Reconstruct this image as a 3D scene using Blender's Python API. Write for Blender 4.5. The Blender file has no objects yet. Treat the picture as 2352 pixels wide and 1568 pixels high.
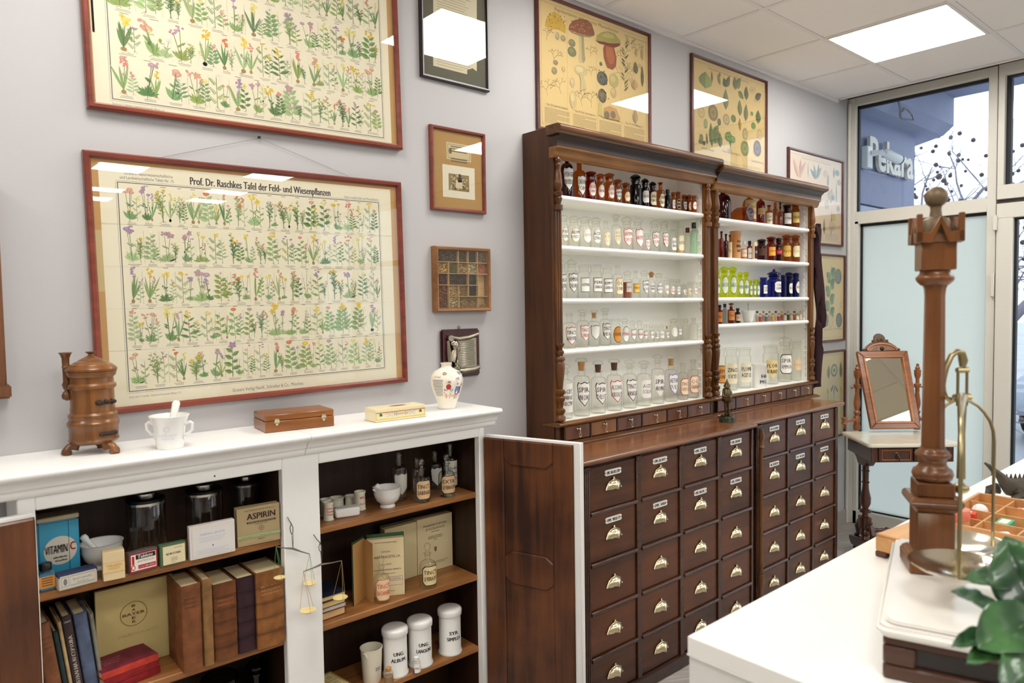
import bpy, bmesh, math, random
from mathutils import Vector, Matrix
PI = math.pi
sc = bpy.context.scene
COL = sc.collection
# ------------------------------------------------------------------ camera
F_PX = 1641.46
CAM = Vector((0.0, -2.2566, 1.52))
def _rot(p, y, r):
    cx, sx, cy, sy, cz, sz = math.cos(p), math.sin(p), math.cos(y), math.sin(y), math.cos(r), math.sin(r)
    Rx = Matrix(((1,0,0),(0,cx,-sx),(0,sx,cx))); Ry = Matrix(((cy,0,sy),(0,1,0),(-sy,0,cy))); Rz = Matrix(((cz,-sz,0),(sz,cz,0),(0,0,1)))
    return Rz @ Rx @ Ry
_R = _rot(.04793845, -.71579962, -.01531107)
_w = lambda v: Vector((v[0], v[2], -v[1]))
RIGHT, DOWN, FWD = _w(_R[0]), _w(_R[1]), _w(_R[2])
cd = bpy.data.cameras.new('camera'); cam = bpy.data.objects.new('camera', cd); COL.objects.link(cam)
cam.matrix_world = Matrix((( RIGHT.x,-DOWN.x,-FWD.x,CAM.x),(RIGHT.y,-DOWN.y,-FWD.y,CAM.y),(RIGHT.z,-DOWN.z,-FWD.z,CAM.z),(0,0,0,1)))
cd.sensor_width = 36; cd.lens = F_PX/2352*36; cd.clip_start = .05; cd.clip_end = 200
cd.dof.use_dof = True; cd.dof.focus_distance = 2.9; cd.dof.aperture_fstop = 4.5
sc.camera = cam
# ------------------------------------------------------------------ world, exposure
sc.view_settings.view_transform = 'Standard'; sc.view_settings.look = 'None'
sc.view_settings.exposure = 0.32; sc.view_settings.gamma = 1; sc.view_settings.use_curve_mapping = False
wd = bpy.data.worlds.new('world'); sc.world = wd; wd.use_nodes = True
bg = wd.node_tree.nodes['Background']; bg.inputs[0].default_value = (.88, .92, 1, 1); bg.inputs[1].default_value = 2.2
LAMP = 15.5           # radiance of the ceiling panels
LAMP_COL = (1, .972, .93)
# ------------------------------------------------------------------ a pixel of the photo on a plane of the place
def ray(px, py): return RIGHT*((px-1176)/F_PX) + DOWN*((py-784)/F_PX) + FWD
def at_y(px, py, y=0.):
    r = ray(px, py); return CAM + r*((y-CAM.y)/r.y)
def at_x(px, py, x):
    r = ray(px, py); return CAM + r*((x-CAM.x)/r.x)
def at_z(px, py, z):
    r = ray(px, py); return CAM + r*((z-CAM.z)/r.z)
def at_d(px, py, d): return CAM + ray(px, py)*d
def depth(p): return (Vector(p)-CAM).dot(FWD)
def proj(p):
    d = Vector(p)-CAM; z = d.dot(FWD); return (d.dot(RIGHT)/z*F_PX+1176, d.dot(DOWN)/z*F_PX+784)
# ------------------------------------------------------------------ colours and materials
def lin(c):
    if isinstance(c, str):
        c = c.lstrip('#'); c = tuple(int(c[i:i+2], 16) for i in (0, 2, 4))
    return tuple((v/255/12.92 if v/255 <= .04045 else ((v/255+.055)/1.055)**2.4) for v in c[:3])
_M = {}
def newmat(name):
    m = bpy.data.materials.new(name); m.use_nodes = True; nt = m.node_tree
    p = nt.nodes['Principled BSDF']; return m, nt, p
def plain(name, c, rough=.5, metal=0., bump=0., bscale=60., spec=.5, var=0., vscale=6., coat=0.):
    if name in _M: return _M[name]
    m, nt, p = newmat(name); N, L = nt.nodes, nt.links
    p.inputs['Base Color'].default_value = (*lin(c), 1); p.inputs['Roughness'].default_value = rough; p.inputs['Metallic'].default_value = metal
    p.inputs['Specular IOR Level'].default_value = spec; p.inputs['Coat Weight'].default_value = coat; p.inputs['Coat Roughness'].default_value = .15
    tc = N.new('ShaderNodeTexCoord')
    if var:
        n = N.new('ShaderNodeTexNoise'); n.inputs['Scale'].default_value = vscale; n.inputs['Detail'].default_value = 4
        L.new(tc.outputs['Object'], n.inputs['Vector']); r = N.new('ShaderNodeValToRGB')
        a = lin(c); r.color_ramp.elements[0].position = .35; r.color_ramp.elements[1].position = .65
        r.color_ramp.elements[0].color = (*[max(0, v*(1-var)) for v in a], 1); r.color_ramp.elements[1].color = (*[min(1, v*(1+var)) for v in a], 1)
        L.new(n.outputs['Fac'], r.inputs[0]); L.new(r.outputs[0], p.inputs['Base Color'])
    if bump:
        n = N.new('ShaderNodeTexNoise'); n.inputs['Scale'].default_value = bscale; n.inputs['Detail'].default_value = 3
        L.new(tc.outputs['Object'], n.inputs['Vector']); b = N.new('ShaderNodeBump'); b.inputs['Strength'].default_value = bump; b.inputs['Distance'].default_value = .002
        L.new(n.outputs['Fac'], b.inputs['Height']); L.new(b.outputs[0], p.inputs['Normal'])
    _M[name] = m; return m
def wood(name, c1, c2, axis='z', rough=.35, fine=55., coat=.25, blotch=.35, c3=None):
    """grain runs along axis; c1 dark, c2 light"""
    if name in _M: return _M[name]
    m, nt, p = newmat(name); N, L = nt.nodes, nt.links
    tc = N.new('ShaderNodeTexCoord'); oi = N.new('ShaderNodeObjectInfo')
    ad = N.new('ShaderNodeVectorMath'); ad.operation = 'ADD'; L.new(tc.outputs['Object'], ad.inputs[0])
    sc_ = N.new('ShaderNodeVectorMath'); sc_.operation = 'SCALE'; L.new(oi.outputs['Location'], sc_.inputs[0]); sc_.inputs['Scale'].default_value = 3.7
    L.new(sc_.outputs[0], ad.inputs[1])
    mp = N.new('ShaderNodeMapping'); s = [1., 1., 1.]; s['xyz'.index(axis)] = .06; mp.inputs['Scale'].default_value = s
    L.new(ad.outputs[0], mp.inputs[0])
    n1 = N.new('ShaderNodeTexNoise'); n1.inputs['Scale'].default_value = fine; n1.inputs['Detail'].default_value = 6; n1.inputs['Roughness'].default_value = .65; n1.inputs['Distortion'].default_value = .6
    L.new(mp.outputs[0], n1.inputs['Vector'])
    n2 = N.new('ShaderNodeTexNoise'); n2.inputs['Scale'].default_value = fine*.14; n2.inputs['Detail'].default_value = 3; L.new(mp.outputs[0], n2.inputs['Vector'])
    n3 = N.new('ShaderNodeTexNoise'); n3.inputs['Scale'].default_value = 4.; n3.inputs['Detail'].default_value = 3; L.new(ad.outputs[0], n3.inputs['Vector'])
    mx = N.new('ShaderNodeMath'); mx.operation = 'MULTIPLY_ADD'; mx.inputs[1].default_value = .55; L.new(n1.outputs['Fac'], mx.inputs[0])
    m2 = N.new('ShaderNodeMath'); m2.operation = 'MULTIPLY'; m2.inputs[1].default_value = .45; L.new(n2.outputs['Fac'], m2.inputs[0]); L.new(m2.outputs[0], mx.inputs[2])
    m3 = N.new('ShaderNodeMath'); m3.operation = 'MULTIPLY_ADD'; m3.inputs[1].default_value = blotch; L.new(n3.outputs['Fac'], m3.inputs[0]); L.new(mx.outputs[0], m3.inputs[2])
    m4 = N.new('ShaderNodeMath'); m4.operation = 'SUBTRACT'; m4.inputs[1].default_value = blotch*.5; L.new(m3.outputs[0], m4.inputs[0])
    r = N.new('ShaderNodeValToRGB'); e = r.color_ramp.elements
    e[0].position = .34; e[0].color = (*lin(c1), 1); e[1].position = .68; e[1].color = (*lin(c2), 1)
    if c3:
        q = e.new(.9); q.color = (*lin(c3), 1)
    L.new(m4.outputs[0], r.inputs[0]); L.new(r.outputs[0], p.inputs['Base Color'])
    b = N.new('ShaderNodeBump'); b.inputs['Strength'].default_value = .12; b.inputs['Distance'].default_value = .002
    L.new(n1.outputs['Fac'], b.inputs['Height']); L.new(b.outputs[0], p.inputs['Normal'])
    p.inputs['Roughness'].default_value = rough; p.inputs['Coat Weight'].default_value = coat; p.inputs['Coat Roughness'].default_value = .2; p.inputs['Specular IOR Level'].default_value = .35
    _M[name] = m; return m
def glass(name, tint, edge=None, gloss=1., rough=0.):
    """thin clear or coloured glass: tinted where looked through, darker where the wall is seen edge-on, mirror by Fresnel"""
    if name in _M: return _M[name]
    m, nt, p = newmat(name); N, L = nt.nodes, nt.links; N.remove(p)
    out = N['Material Output']; tr = N.new('ShaderNodeBsdfTransparent'); gl = N.new('ShaderNodeBsdfGlossy'); gl.inputs['Roughness'].default_value = rough
    lw = N.new('ShaderNodeLayerWeight'); lw.inputs['Blend'].default_value = .3
    mc = N.new('ShaderNodeMix'); mc.data_type = 'RGBA'; a = lin(tint); b = lin(edge) if edge else tuple(v**2.2*.8 for v in a)
    mc.inputs[6].default_value = (*a, 1); mc.inputs[7].default_value = (*b, 1)
    pw = N.new('ShaderNodeMath'); pw.operation = 'POWER'; pw.inputs[1].default_value = 1.9; L.new(lw.outputs['Facing'], pw.inputs[0])
    L.new(pw.outputs[0], mc.inputs[0]); L.new(mc.outputs[2], tr.inputs[0])
    fr = N.new('ShaderNodeFresnel'); ge = N.new('ShaderNodeNewGeometry'); mr = N.new('ShaderNodeMapRange'); mr.inputs['To Min'].default_value = 1.5; mr.inputs['To Max'].default_value = 1/1.5
    L.new(ge.outputs['Backfacing'], mr.inputs['Value']); L.new(mr.outputs[0], fr.inputs['IOR'])
    fm = N.new('ShaderNodeMath'); fm.operation = 'MULTIPLY'; fm.inputs[1].default_value = gloss; L.new(fr.outputs[0], fm.inputs[0])
    ms = N.new('ShaderNodeMixShader'); L.new(fm.outputs[0], ms.inputs[0]); L.new(tr.outputs[0], ms.inputs[1]); L.new(gl.outputs[0], ms.inputs[2])
    L.new(ms.outputs[0], out.inputs[0]); _M[name] = m; return m
def printed(name='printed_ink', rough=.6, spec=.3, wear=0.):
    if name in _M: return _M[name]
    m, nt, p = newmat(name); a = nt.nodes.new('ShaderNodeAttribute'); a.attribute_name = 'Col'
    nt.links.new(a.outputs['Color'], p.inputs['Base Color'])
    if wear:
        tc = nt.nodes.new('ShaderNodeTexCoord'); n = nt.nodes.new('ShaderNodeTexNoise'); n.inputs['Scale'].default_value = 34; n.inputs['Detail'].default_value = 6; nt.links.new(tc.outputs['Object'], n.inputs['Vector'])
        r = nt.nodes.new('ShaderNodeValToRGB'); e = r.color_ramp.elements; e[0].position = .32; e[0].color = (1-wear, 1-wear, 1-wear, 1); e[1].position = .66; e[1].color = (1, 1, 1, 1); nt.links.new(n.outputs['Fac'], r.inputs[0])
        mx = nt.nodes.new('ShaderNodeMix'); mx.data_type = 'RGBA'; mx.blend_type = 'MULTIPLY'; mx.inputs[0].default_value = 1; nt.links.new(a.outputs['Color'], mx.inputs[6]); nt.links.new(r.outputs[0], mx.inputs[7]); nt.links.new(mx.outputs[2], p.inputs['Base Color'])
    p.inputs['Roughness'].default_value = rough; p.inputs['Specular IOR Level'].default_value = spec
    _M[name] = m; return m
def emit(name, c, s):
    if name in _M: return _M[name]
    m, nt, p = newmat(name); p.inputs['Base Color'].default_value = (0, 0, 0, 1); p.inputs['Emission Color'].default_value = (*c, 1); p.inputs['Emission Strength'].default_value = s
    _M[name] = m; return m
# ------------------------------------------------------------------ mesh builder
class MB:
    def __init__(s): s.v = []; s.f = []; s.c = []; s.m = []; s.T = None; s.mi = 0
    def add(s, vs, fs, c=None):
        o = len(s.v)
        s.v += [tuple(s.T @ Vector(v)) for v in vs] if s.T else [tuple(v) for v in vs]
        s.f += [[i+o for i in f] for f in fs]; k = lin(c) if c else (1, 1, 1); s.c += [k]*len(fs); s.m += [s.mi]*len(fs); return s
    def box(s, x0, x1, y0, y1, z0, z1, c=None):
        v = [(x, y, z) for z in (z0, z1) for y in (y0, y1) for x in (x0, x1)]
        return s.add(v, [(0,2,3,1),(4,5,7,6),(0,1,5,4),(2,6,7,3),(0,4,6,2),(1,3,7,5)], c)
    def prism(s, poly, a0, a1, axis='x', c=None):
        """poly in the two other axes (x: (y,z)  y: (x,z)  z: (x,y))"""
        def P(q, a): return {'x': (a, q[0], q[1]), 'y': (q[0], a, q[1]), 'z': (q[0], q[1], a)}[axis]
        n = len(poly); v = [P(q, a0) for q in poly]+[P(q, a1) for q in poly]
        f = [list(range(n))[::-1], list(range(n, 2*n))]+[(i, (i+1) % n, (i+1) % n+n, i+n) for i in range(n)]
        return s.add(v, f, c)
    def lathe(s, prof, n=24, ctr=(0, 0, 0), c=None, M=None, a0=0., squash=1., cap=True):
        vs = []; fs = []
        for r, z in prof:
            for k in range(n):
                a = a0+2*PI*k/n; vs.append((r*math.cos(a), r*math.sin(a)*squash, z))
        m = len(prof)
        for i in range(m-1):
            for k in range(n): fs.append((i*n+k, i*n+(k+1) % n, (i+1)*n+(k+1) % n, (i+1)*n+k))
        if cap:
            if prof[0][0] > 1e-6: fs.append(list(range(n))[::-1])
            if prof[-1][0] > 1e-6: fs.append([(m-1)*n+k for k in range(n)])
        if M: vs = [M @ Vector(v) for v in vs]
        vs = [(v[0]+ctr[0], v[1]+ctr[1], v[2]+ctr[2]) for v in vs]
        return s.add(vs, fs, c)
    def tube(s, pts, r=.005, n=8, c=None, closed=False):
        pts = [Vector(p) for p in pts]; m = len(pts); R = r if isinstance(r, (list, tuple)) else [r]*m
        vs = []; fs = []; up = None
        for i, p in enumerate(pts):
            t = (pts[(i+1) % m] if (closed or i < m-1) else p) - (pts[i-1] if (closed or i > 0) else p)
            t.normalize()
            if up is None: up = Vector((0, 0, 1)) if abs(t.z) < .9 else Vector((1, 0, 0))
            a = t.cross(up)
            if a.length < 1e-5: a = t.orthogonal()
            a.normalize(); b = a.cross(t).normalized(); up = b
            for k in range(n):
                w = 2*PI*k/n; vs.append(p + (a*math.cos(w)+b*math.sin(w))*R[i])
        for i in range(m if closed else m-1):
            j = (i+1) % m
            for k in range(n): fs.append((i*n+k, i*n+(k+1) % n, j*n+(k+1) % n, j*n+k))
        if not closed: fs += [list(range(n))[::-1], [(m-1)*n+k for k in range(n)]]
        return s.add(vs, fs, c)
    def ball(s, ctr, r, n=12, m=8, c=None):
        r = r if isinstance(r, (tuple, list)) else (r, r, r)
        pr = [(math.sin(PI*i/m), -math.cos(PI*i/m)) for i in range(m+1)]
        pr[0] = (0, -1); pr[-1] = (0, 1)
        vs = []; fs = []
        for a, z in pr:
            for k in range(n): vs.append((ctr[0]+r[0]*a*math.cos(2*PI*k/n), ctr[1]+r[1]*a*math.sin(2*PI*k/n), ctr[2]+r[2]*z))
        for i in range(m):
            for k in range(n): fs.append((i*n+k, i*n+(k+1) % n, (i+1)*n+(k+1) % n, (i+1)*n+k))
        return s.add(vs, fs, c)
    def poly(s, pts, c=None): return s.add(pts, [list(range(len(pts)))], c)
    def build(s, name, mat, parent=None, loc=(0, 0, 0), rot=(0, 0, 0), bevel=0., smooth=40., seg=1, weld=True):
        me = bpy.data.meshes.new(name); me.from_pydata(s.v, [], s.f)
        at = me.color_attributes.new('Col', 'FLOAT_COLOR', 'CORNER'); k = 0; buf = []
        for f, c in zip(s.f, s.c): buf += [c[0], c[1], c[2], 1.]*len(f)
        at.data.foreach_set('color', buf)
        if isinstance(mat, (list, tuple)):
            for q in mat: me.materials.append(q)
            me.polygons.foreach_set('material_index', s.m)
        else: me.materials.append(mat)
        if weld or bevel:
            bm = bmesh.new(); bm.from_mesh(me)
            if weld == 'join': bmesh.ops.remove_doubles(bm, verts=bm.verts, dist=1e-6)
            if bevel:
                es = [e for e in bm.edges if len(e.link_faces) == 2 and e.calc_face_angle(0) > .6]
                if es: bmesh.ops.bevel(bm, geom=es, offset=bevel, segments=seg, affect='EDGES', clamp_overlap=True)
            bmesh.ops.recalc_face_normals(bm, faces=bm.faces) if weld else None
            bm.to_mesh(me); bm.free()
        if smooth:
            me.polygons.foreach_set('use_smooth', [True]*len(me.polygons)); me.set_sharp_from_angle(angle=math.radians(smooth))
        o = bpy.data.objects.new(name, me); COL.objects.link(o); o.location = loc; o.rotation_euler = rot
        if parent: o.parent = parent
        return o
def tag(o, label, cat, group=None):
    o['label'] = label; o['category'] = cat
    if group: o['group'] = group
    return o
def struct(o): o['kind'] = 'structure'; return o
def thing(name, label, cat, loc=(0, 0, 0), rz=0., group=None):
    o = bpy.data.objects.new(name, None); COL.objects.link(o); o.empty_display_size = .05
    o.location = loc; o.rotation_euler = (0, 0, rz); return tag(o, label, cat, group)
def dup(o, parent=None, loc=None, rz=None):
    c = o.copy(); COL.objects.link(c)
    if parent: c.parent = parent
    if loc is not None: c.location = loc
    if rz is not None: c.rotation_euler = (0, 0, rz)
    for ch in list(o.children): dup(ch, c)
    return c
# ------------------------------------------------------------------ lettering as flat faces
_TC = {}
def glyphs(txt, font=None, shear=0., res=2):
    k = (txt, shear, res)
    if k in _TC: return _TC[k]
    cu = bpy.data.curves.new('t', 'FONT'); cu.body = txt; cu.size = 1; cu.align_x = 'LEFT'; cu.resolution_u = res; cu.shear = shear; cu.fill_mode = 'FRONT'
    ob = bpy.data.objects.new('t', cu); COL.objects.link(ob)
    dg = bpy.context.evaluated_depsgraph_get(); me = bpy.data.meshes.new_from_object(ob.evaluated_get(dg), depsgraph=dg)
    v = [(q.co.x, q.co.y) for q in me.vertices]; f = [list(p.vertices) for p in me.polygons]
    bpy.data.objects.remove(ob); bpy.data.curves.remove(cu); bpy.data.meshes.remove(me)
    if v:
        x0 = min(p[0] for p in v); x1 = max(p[0] for p in v); v = [(p[0]-x0, p[1]) for p in v]; w = x1-x0
    else: w = 0
    _TC[k] = (v, f, w); return _TC[k]
def letter(b, txt, u, v, h, c, fit=None, bold=0., place=None, align='c', shear=0., res=2):
    """txt with cap height h, base line v, anchored at u; fit = total width; place maps (u,v)->3D"""
    vs, fs, w = glyphs(txt, shear=shear, res=res)
    if not vs: return
    sy = h/.73; sx = sy if fit is None else fit/w; W = w*sx
    u0 = u - (W/2 if align == 'c' else (W if align == 'r' else 0))
    for dx in ((0,) if not bold else (-bold/2, bold/2)):
        b.add([place(u0+dx+p[0]*sx, v+p[1]*sy) for p in vs], fs, c)
# ================================================================== THE ROOM
FL = -.047; CE = 2.896; XW = 5.13; XL = -2.6; YB = -8.4
M_wall = plain('wall_paint', (188, 186, 186), rough=.85, bump=.08, bscale=220, spec=.2)
M_white = plain('white_gloss_paint', (240, 239, 235), rough=.32, bump=.12, bscale=35)
M_alu = plain('cream_powder_coated_frame', (220, 217, 207), rough=.4)
M_black = plain('black_rubber', (18, 18, 20), rough=.6)
M_tile = plain('ceiling_tile', (236, 231, 226), rough=.9, bump=.1, bscale=300, spec=.1)
M_tbar = plain('ceiling_grid_paint', (226, 222, 218), rough=.6)
def floor_mat():
    m, nt, p = newmat('grey_wood_look_floor'); N, L = nt.nodes, nt.links
    tc = N.new('ShaderNodeTexCoord'); mp = N.new('ShaderNodeMapping'); mp.inputs['Rotation'].default_value = (0, 0, .5); L.new(tc.outputs['Object'], mp.inputs[0])
    b = N.new('ShaderNodeTexBrick'); b.inputs['Scale'].default_value = 1; b.inputs['Brick Width'].default_value = .9; b.inputs['Row Height'].default_value = .16; b.inputs['Mortar Size'].default_value = .002
    b.inputs['Color1'].default_value = (*lin((194, 187, 180)), 1); b.inputs['Color2'].default_value = (*lin((166, 157, 150)), 1); b.inputs['Mortar'].default_value = (*lin((110, 104, 98)), 1)
    L.new(mp.outputs[0], b.inputs['Vector'])
    m2 = N.new('ShaderNodeMapping'); m2.inputs['Scale'].default_value = (2, 22, 1); L.new(mp.outputs[0], m2.inputs[0])
    n = N.new('ShaderNodeTexNoise'); n.inputs['Scale'].default_value = 2.2; n.inputs['Detail'].default_value = 5; L.new(m2.outputs[0], n.inputs['Vector'])
    mx = N.new('ShaderNodeMix'); mx.data_type = 'RGBA'; mx.blend_type = 'OVERLAY'; mx.inputs[0].default_value = .6
    L.new(b.outputs['Color'], mx.inputs[6]); L.new(n.outputs['Fac'], mx.inputs[7]); L.new(mx.outputs[2], p.inputs['Base Color']); p.inputs['Roughness'].default_value = .35
    return m
struct(MB().box(XL, XW+.1, YB, .12, FL-.1, FL).build('floor', floor_mat(), smooth=0))
struct(MB().box(XL, XW+.02, 0, .12, FL, 3.0).build('wall_back', M_wall, smooth=0))
struct(MB().box(XL-.12, XL, YB, .12, FL, 3.0).build('wall_left', M_wall, smooth=0))
struct(MB().box(XL-.12, XW+.1, YB-.12, YB, FL, 3.0).build('wall_rear', M_wall, smooth=0))
fw_ = MB()
for y in (-1.95, -3.2, -4.5, -5.8, -7.1, YB+.06): fw_.box(XW-.03, XW+.06, y-.06, y, FL, 3.0)
fw_.box(XW-.02, XW+.05, -5.86, -3.2, .45, 2.86); fw_.box(XW-.02, XW+.05, YB, -2.01, FL, .45); fw_.box(XW-.02, XW+.05, YB, -2.01, 2.86, 3.0); fw_.box(XW-.015, XW+.045, YB, -2.01, 2.1, 2.17); fo = fw_.build('added_window_3', M_alu, smooth=0); struct(fo)  # unseen shop glazing added to let in sky light, middle closed against reflections
M_pane = glass('window_glass', (238, 244, 246)); MB().box(XW+.005, XW+.013, YB+.06, -5.87, .45, 2.86).build('pane', M_pane, fo, smooth=0); MB().box(XW+.005, XW+.013, -3.19, -2.01, .45, 2.86).build('pane', M_pane, fo, smooth=0)
# ceiling: lay-in tiles between T bars, one bay left out for each light panel
T = .6; gx0 = 4.354; gy0 = -.462
LIGHTS = [(4.054, -.762, .57, .55), (2.254, -.762, .57, .55), (.454, -.762, .57, .55), (4.054, -2.562, .57, .55), (.454, -2.562, .57, .55),
          (-1.346, -.762, .57, .55), (-1.346, -2.562, .57, .55), (.454, -4.362, .57, .55), (2.254, -4.362, .57, .55), (4.054, -4.362, .57, .55),  # this row and the last two above: unseen panels added to brighten the room
          (1.71, -5.36, .42, .42), (3.0, -4.97, .42, .38), (1.85, -6.78, .4, .3), (2.99, -6.2, .42, .3), (1.93, -7.55, .3, .36), (3.03, -7.0, .4, .3)]
b = MB(); tb = MB()
xs = [gx0+T*k for k in range(-12, 2)]; ys = [0.]+[gy0-T*k for k in range(0, 14)]
xs = [x for x in xs if XL < x < 4.92]; xs = [XL]+xs+[4.925]; ys = [y for y in ys if y > YB]+[YB]
for i in range(len(xs)-1):
    for j in range(len(ys)-1):
        cx, cy = (xs[i]+xs[i+1])/2, (ys[j]+ys[j+1])/2
        if any(abs(cx-l[0]) < .1 and abs(cy-l[1]) < .1 for l in LIGHTS): continue
        b.box(xs[i]+.013, xs[i+1]-.009, ys[j+1]+.009, ys[j]-.013, CE+.004, CE+.02)
for x in xs[1:-1]: tb.box(x-.012, x+.012, YB, 0, CE, CE+.03)
for y in ys[1:-1]: tb.box(XL, 4.925, y-.012, y+.012, CE+.0005, CE+.03)
b.mi = 1; b.box(XL, XW+.1, YB, .1, CE+.03, CE+.1)
M_void = plain('ceiling_void', (60, 58, 56), rough=.9)
struct(b.build('ceiling', [M_tile, M_void], smooth=0)); struct(tb.build('trim_1', M_tbar, smooth=0))
e = MB(); e.box(XL, 4.93, -.022, 0, CE-.006, CE+.004); e.box(XL, 4.93, -.012, 0, CE-.02, CE-.006); e.box(4.915, 4.935, YB, 0, CE-.006, CE+.03); e.box(4.925, 4.94, YB, 0, CE-.004, CE+.09)
struct(e.build('trim_2', M_tbar, smooth=0))
M_diff = emit('lit_diffuser', LAMP_COL, LAMP)
where = ['nearest the window corner', 'above the framed old document', 'above the framed plant chart', 'over the sales counter', 'out of view behind the camera', 'by the far left wall', 'by the left wall farther from the charts', 'behind and left of the camera', 'straight behind the camera', 'behind the camera toward the door']
for k, (x, y, w, d) in enumerate(LIGHTS):
    lab = 'square white ceiling light panel '+where[k] if k < 10 else 'white ceiling light panel at the far back of the shop, %s' % ['left in the front row', 'right in the front row', 'left in the middle row', 'right in the middle row', 'left in the last row', 'right in the last row'][k-10]
    t = thing('ceiling_light', lab, 'light', (x, y, CE), group='ceiling light panels')
    w2, d2 = w/2, d/2; f = MB()
    for a in ((-w2-.014, w2+.014, -d2-.014, -d2), (-w2-.014, w2+.014, d2, d2+.014), (-w2-.014, -w2, -d2, d2), (w2, w2+.014, -d2, d2)): f.box(*a, -.004, .02)
    f.build('frame', M_tbar, t, smooth=0); MB().box(-w2, w2, -d2, d2, -.002, .014).build('diffuser', M_diff, t, smooth=0)
# ------------------------------------------------------------------ shop window and door
def bars(rects, x0, x1):
    q = MB()
    for (ya, yb, za, zb) in rects: q.box(x0, x1, ya, yb, za, zb)
    return q
ZT = 2.875
w1 = bars([(-.845, -.05, ZT, 2.99), (-.05, 0, FL, 2.99), (-.075, -.05, FL, 2.08), (-.893, -.845, FL, 2.99), (-.845, -.05, 2.06, 2.145), (-.845, -.05, FL, .045)], XW-.03, XW+.05).build('window_1', M_alu, bevel=.002)
struct(w1)
g = bars([(-.845, -.05, ZT-.02, ZT), (-.845, -.05, 2.145, 2.15), (-.062, -.05, 2.145, ZT), (-.845, -.075, 2.042, 2.06), (-.09, -.075, .045, 2.06), (-.845, -.075, .045, .055)], XW+.005, XW+.03).build('gasket', M_black, w1, smooth=0)
M_pane = glass('window_glass', (238, 244, 246))
MB().box(XW+.012, XW+.02, -.845, -.06, 2.145, ZT-.01).build('upper_pane', M_pane, w1, smooth=0)
m, nt, p = newmat('frosted_window_film'); p.inputs['Base Color'].default_value = (*lin((220, 230, 227)), 1); p.inputs['Roughness'].default_value = .28
tl = nt.nodes.new('ShaderNodeBsdfTranslucent'); tl.inputs[0].default_value = (*lin((234, 240, 236)), 1); ms = nt.nodes.new('ShaderNodeMixShader'); ms.inputs[0].default_value = .62
nt.links.new(p.outputs[0], ms.inputs[1]); nt.links.new(tl.outputs[0], ms.inputs[2]); nt.links.new(ms.outputs[0], nt.nodes['Material Output'].inputs[0]); M_frost = m
MB().box(XW+.012, XW+.02, -.845, -.08, .05, 2.05).build('frosted_pane', M_frost, w1, smooth=0)
# transom window over the door
w2 = bars([(-1.95, -.9, 2.86, 2.93), (-1.95, -.9, 2.125, 2.21), (-.935, -.9, 2.21, 2.86), (-1.95, -1.9, 2.21, 2.86)], XW-.045, XW+.05).build('window_2', M_alu, bevel=.002); struct(w2)
bars([(-.96, -.935, 2.21, 2.86), (-1.9, -.96, 2.85, 2.86), (-1.9, -.96, 2.21, 2.215)], XW-.01, XW+.03).build('gasket', M_black, w2, smooth=0)
MB().box(XW+.005, XW+.013, -1.9, -.95, 2.21, 2.86).build('pane', M_pane, w2, smooth=0)
struct(bars([(-1.95, -.893, 2.94, 3.0), (-.9, -.893, FL, 2.94), (-1.95, -.9, 2.105, 2.125)], XW-.02, XW+.05).build('trim_3', plain('dark_seal', (70, 68, 66), rough=.6), smooth=0))
dr = bars([(-1.9, -.9, 2.01, 2.1), (-.985, -.9, .13, 2.01), (-1.9, -1.81, .13, 2.01), (-1.9, -.9, FL+.01, .13)], XW-.045, XW+.04).build('door_1', M_alu, bevel=.003); struct(dr)
bars([(-1.0, -.985, .13, 2.01), (-1.81, -1.0, 2.0, 2.01), (-1.81, -1.0, .13, .14)], XW-.01, XW+.03).build('gasket', M_black, dr, smooth=0)
MB().box(XW+.005, XW+.013, -1.81, -.99, .13, 2.01).build('pane', M_pane, dr, smooth=0)
h = MB(); h.box(-.012, .012, -.012, .012, 0, .09); h.build('hinge', M_alu, dr, (XW-.055, -.897, 1.94), bevel=.003); MB().box(-.01, .01, -.01, .01, 0, .14).build('bolt_cover', M_alu, dr, (XW-.04, -.885, 1.54), bevel=.002)
pp = MB(); pp.tube([(XW-.04, -.014, FL), (XW-.04, -.014, 2.89)], .011, 10); struct(pp.build('trim_4', M_alu))
struct(MB().box(4.2, XW-.06, -.014, 0, FL, .05).build('baseboard_back', plain('grey_skirting', (170, 164, 158), rough=.4), smooth=0))
# ================================================================== THE STREET
M_ren = plain('blue_grey_render', (150, 156, 182), rough=.8, var=.08, vscale=2)
M_asph = plain('wet_pavement', (150, 152, 160), rough=.5, var=.15, vscale=.8)
struct(MB().box(XW+.1, 60, -40, 40, FL-.2, FL-.05).build('floor.001', M_asph, smooth=0))
can = MB(); can.box(XW+.12, 6.88, -3, .3, 3.23, 3.5); can.prism([(-.02, 2.93), (.3, 2.86), (.3, 3.23), (-.1, 3.23), (-.1, 3.0)], XW+.12, 6.88, 'x')
t = tag(can.build('canopy', M_ren, smooth=0), 'blue grey concrete canopy slab and boxed beam outside above the shop window', 'canopy')
t['kind'] = 'structure'; del t['category']
cb = MB(); c0 = at_y(2066, 232, -.11); P = [at_y(*q, -.11) for q in [(2063, 228), (2068, 250), (2068, 268), (2073, 273), (2090, 275), (2098, 277), (2094, 262), (2085, 252), (2076, 249), (2072, 255)]]
tag(cb.tube(P, .008, 6).build('loose_cable', plain('cable', (120, 118, 116)), smooth=60), 'loop of loose grey cable hanging from the canopy beam outside', 'cable')
sg = thing('shop_sign', 'blue grey wall sign with raised cream letters outside the window', 'sign', (5.4, .1, 2.2))
MB().box(-.25, 1.19, 0, .1, .06, .78).build('panel', plain('sign_panel', (112, 122, 158), rough=.5), sg, bevel=.004)
MB().box(-.25, 1.1, .01, .1, -.12, .05).build('lower_fascia', plain('sign_fascia', (150, 160, 190), rough=.4), sg)
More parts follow.
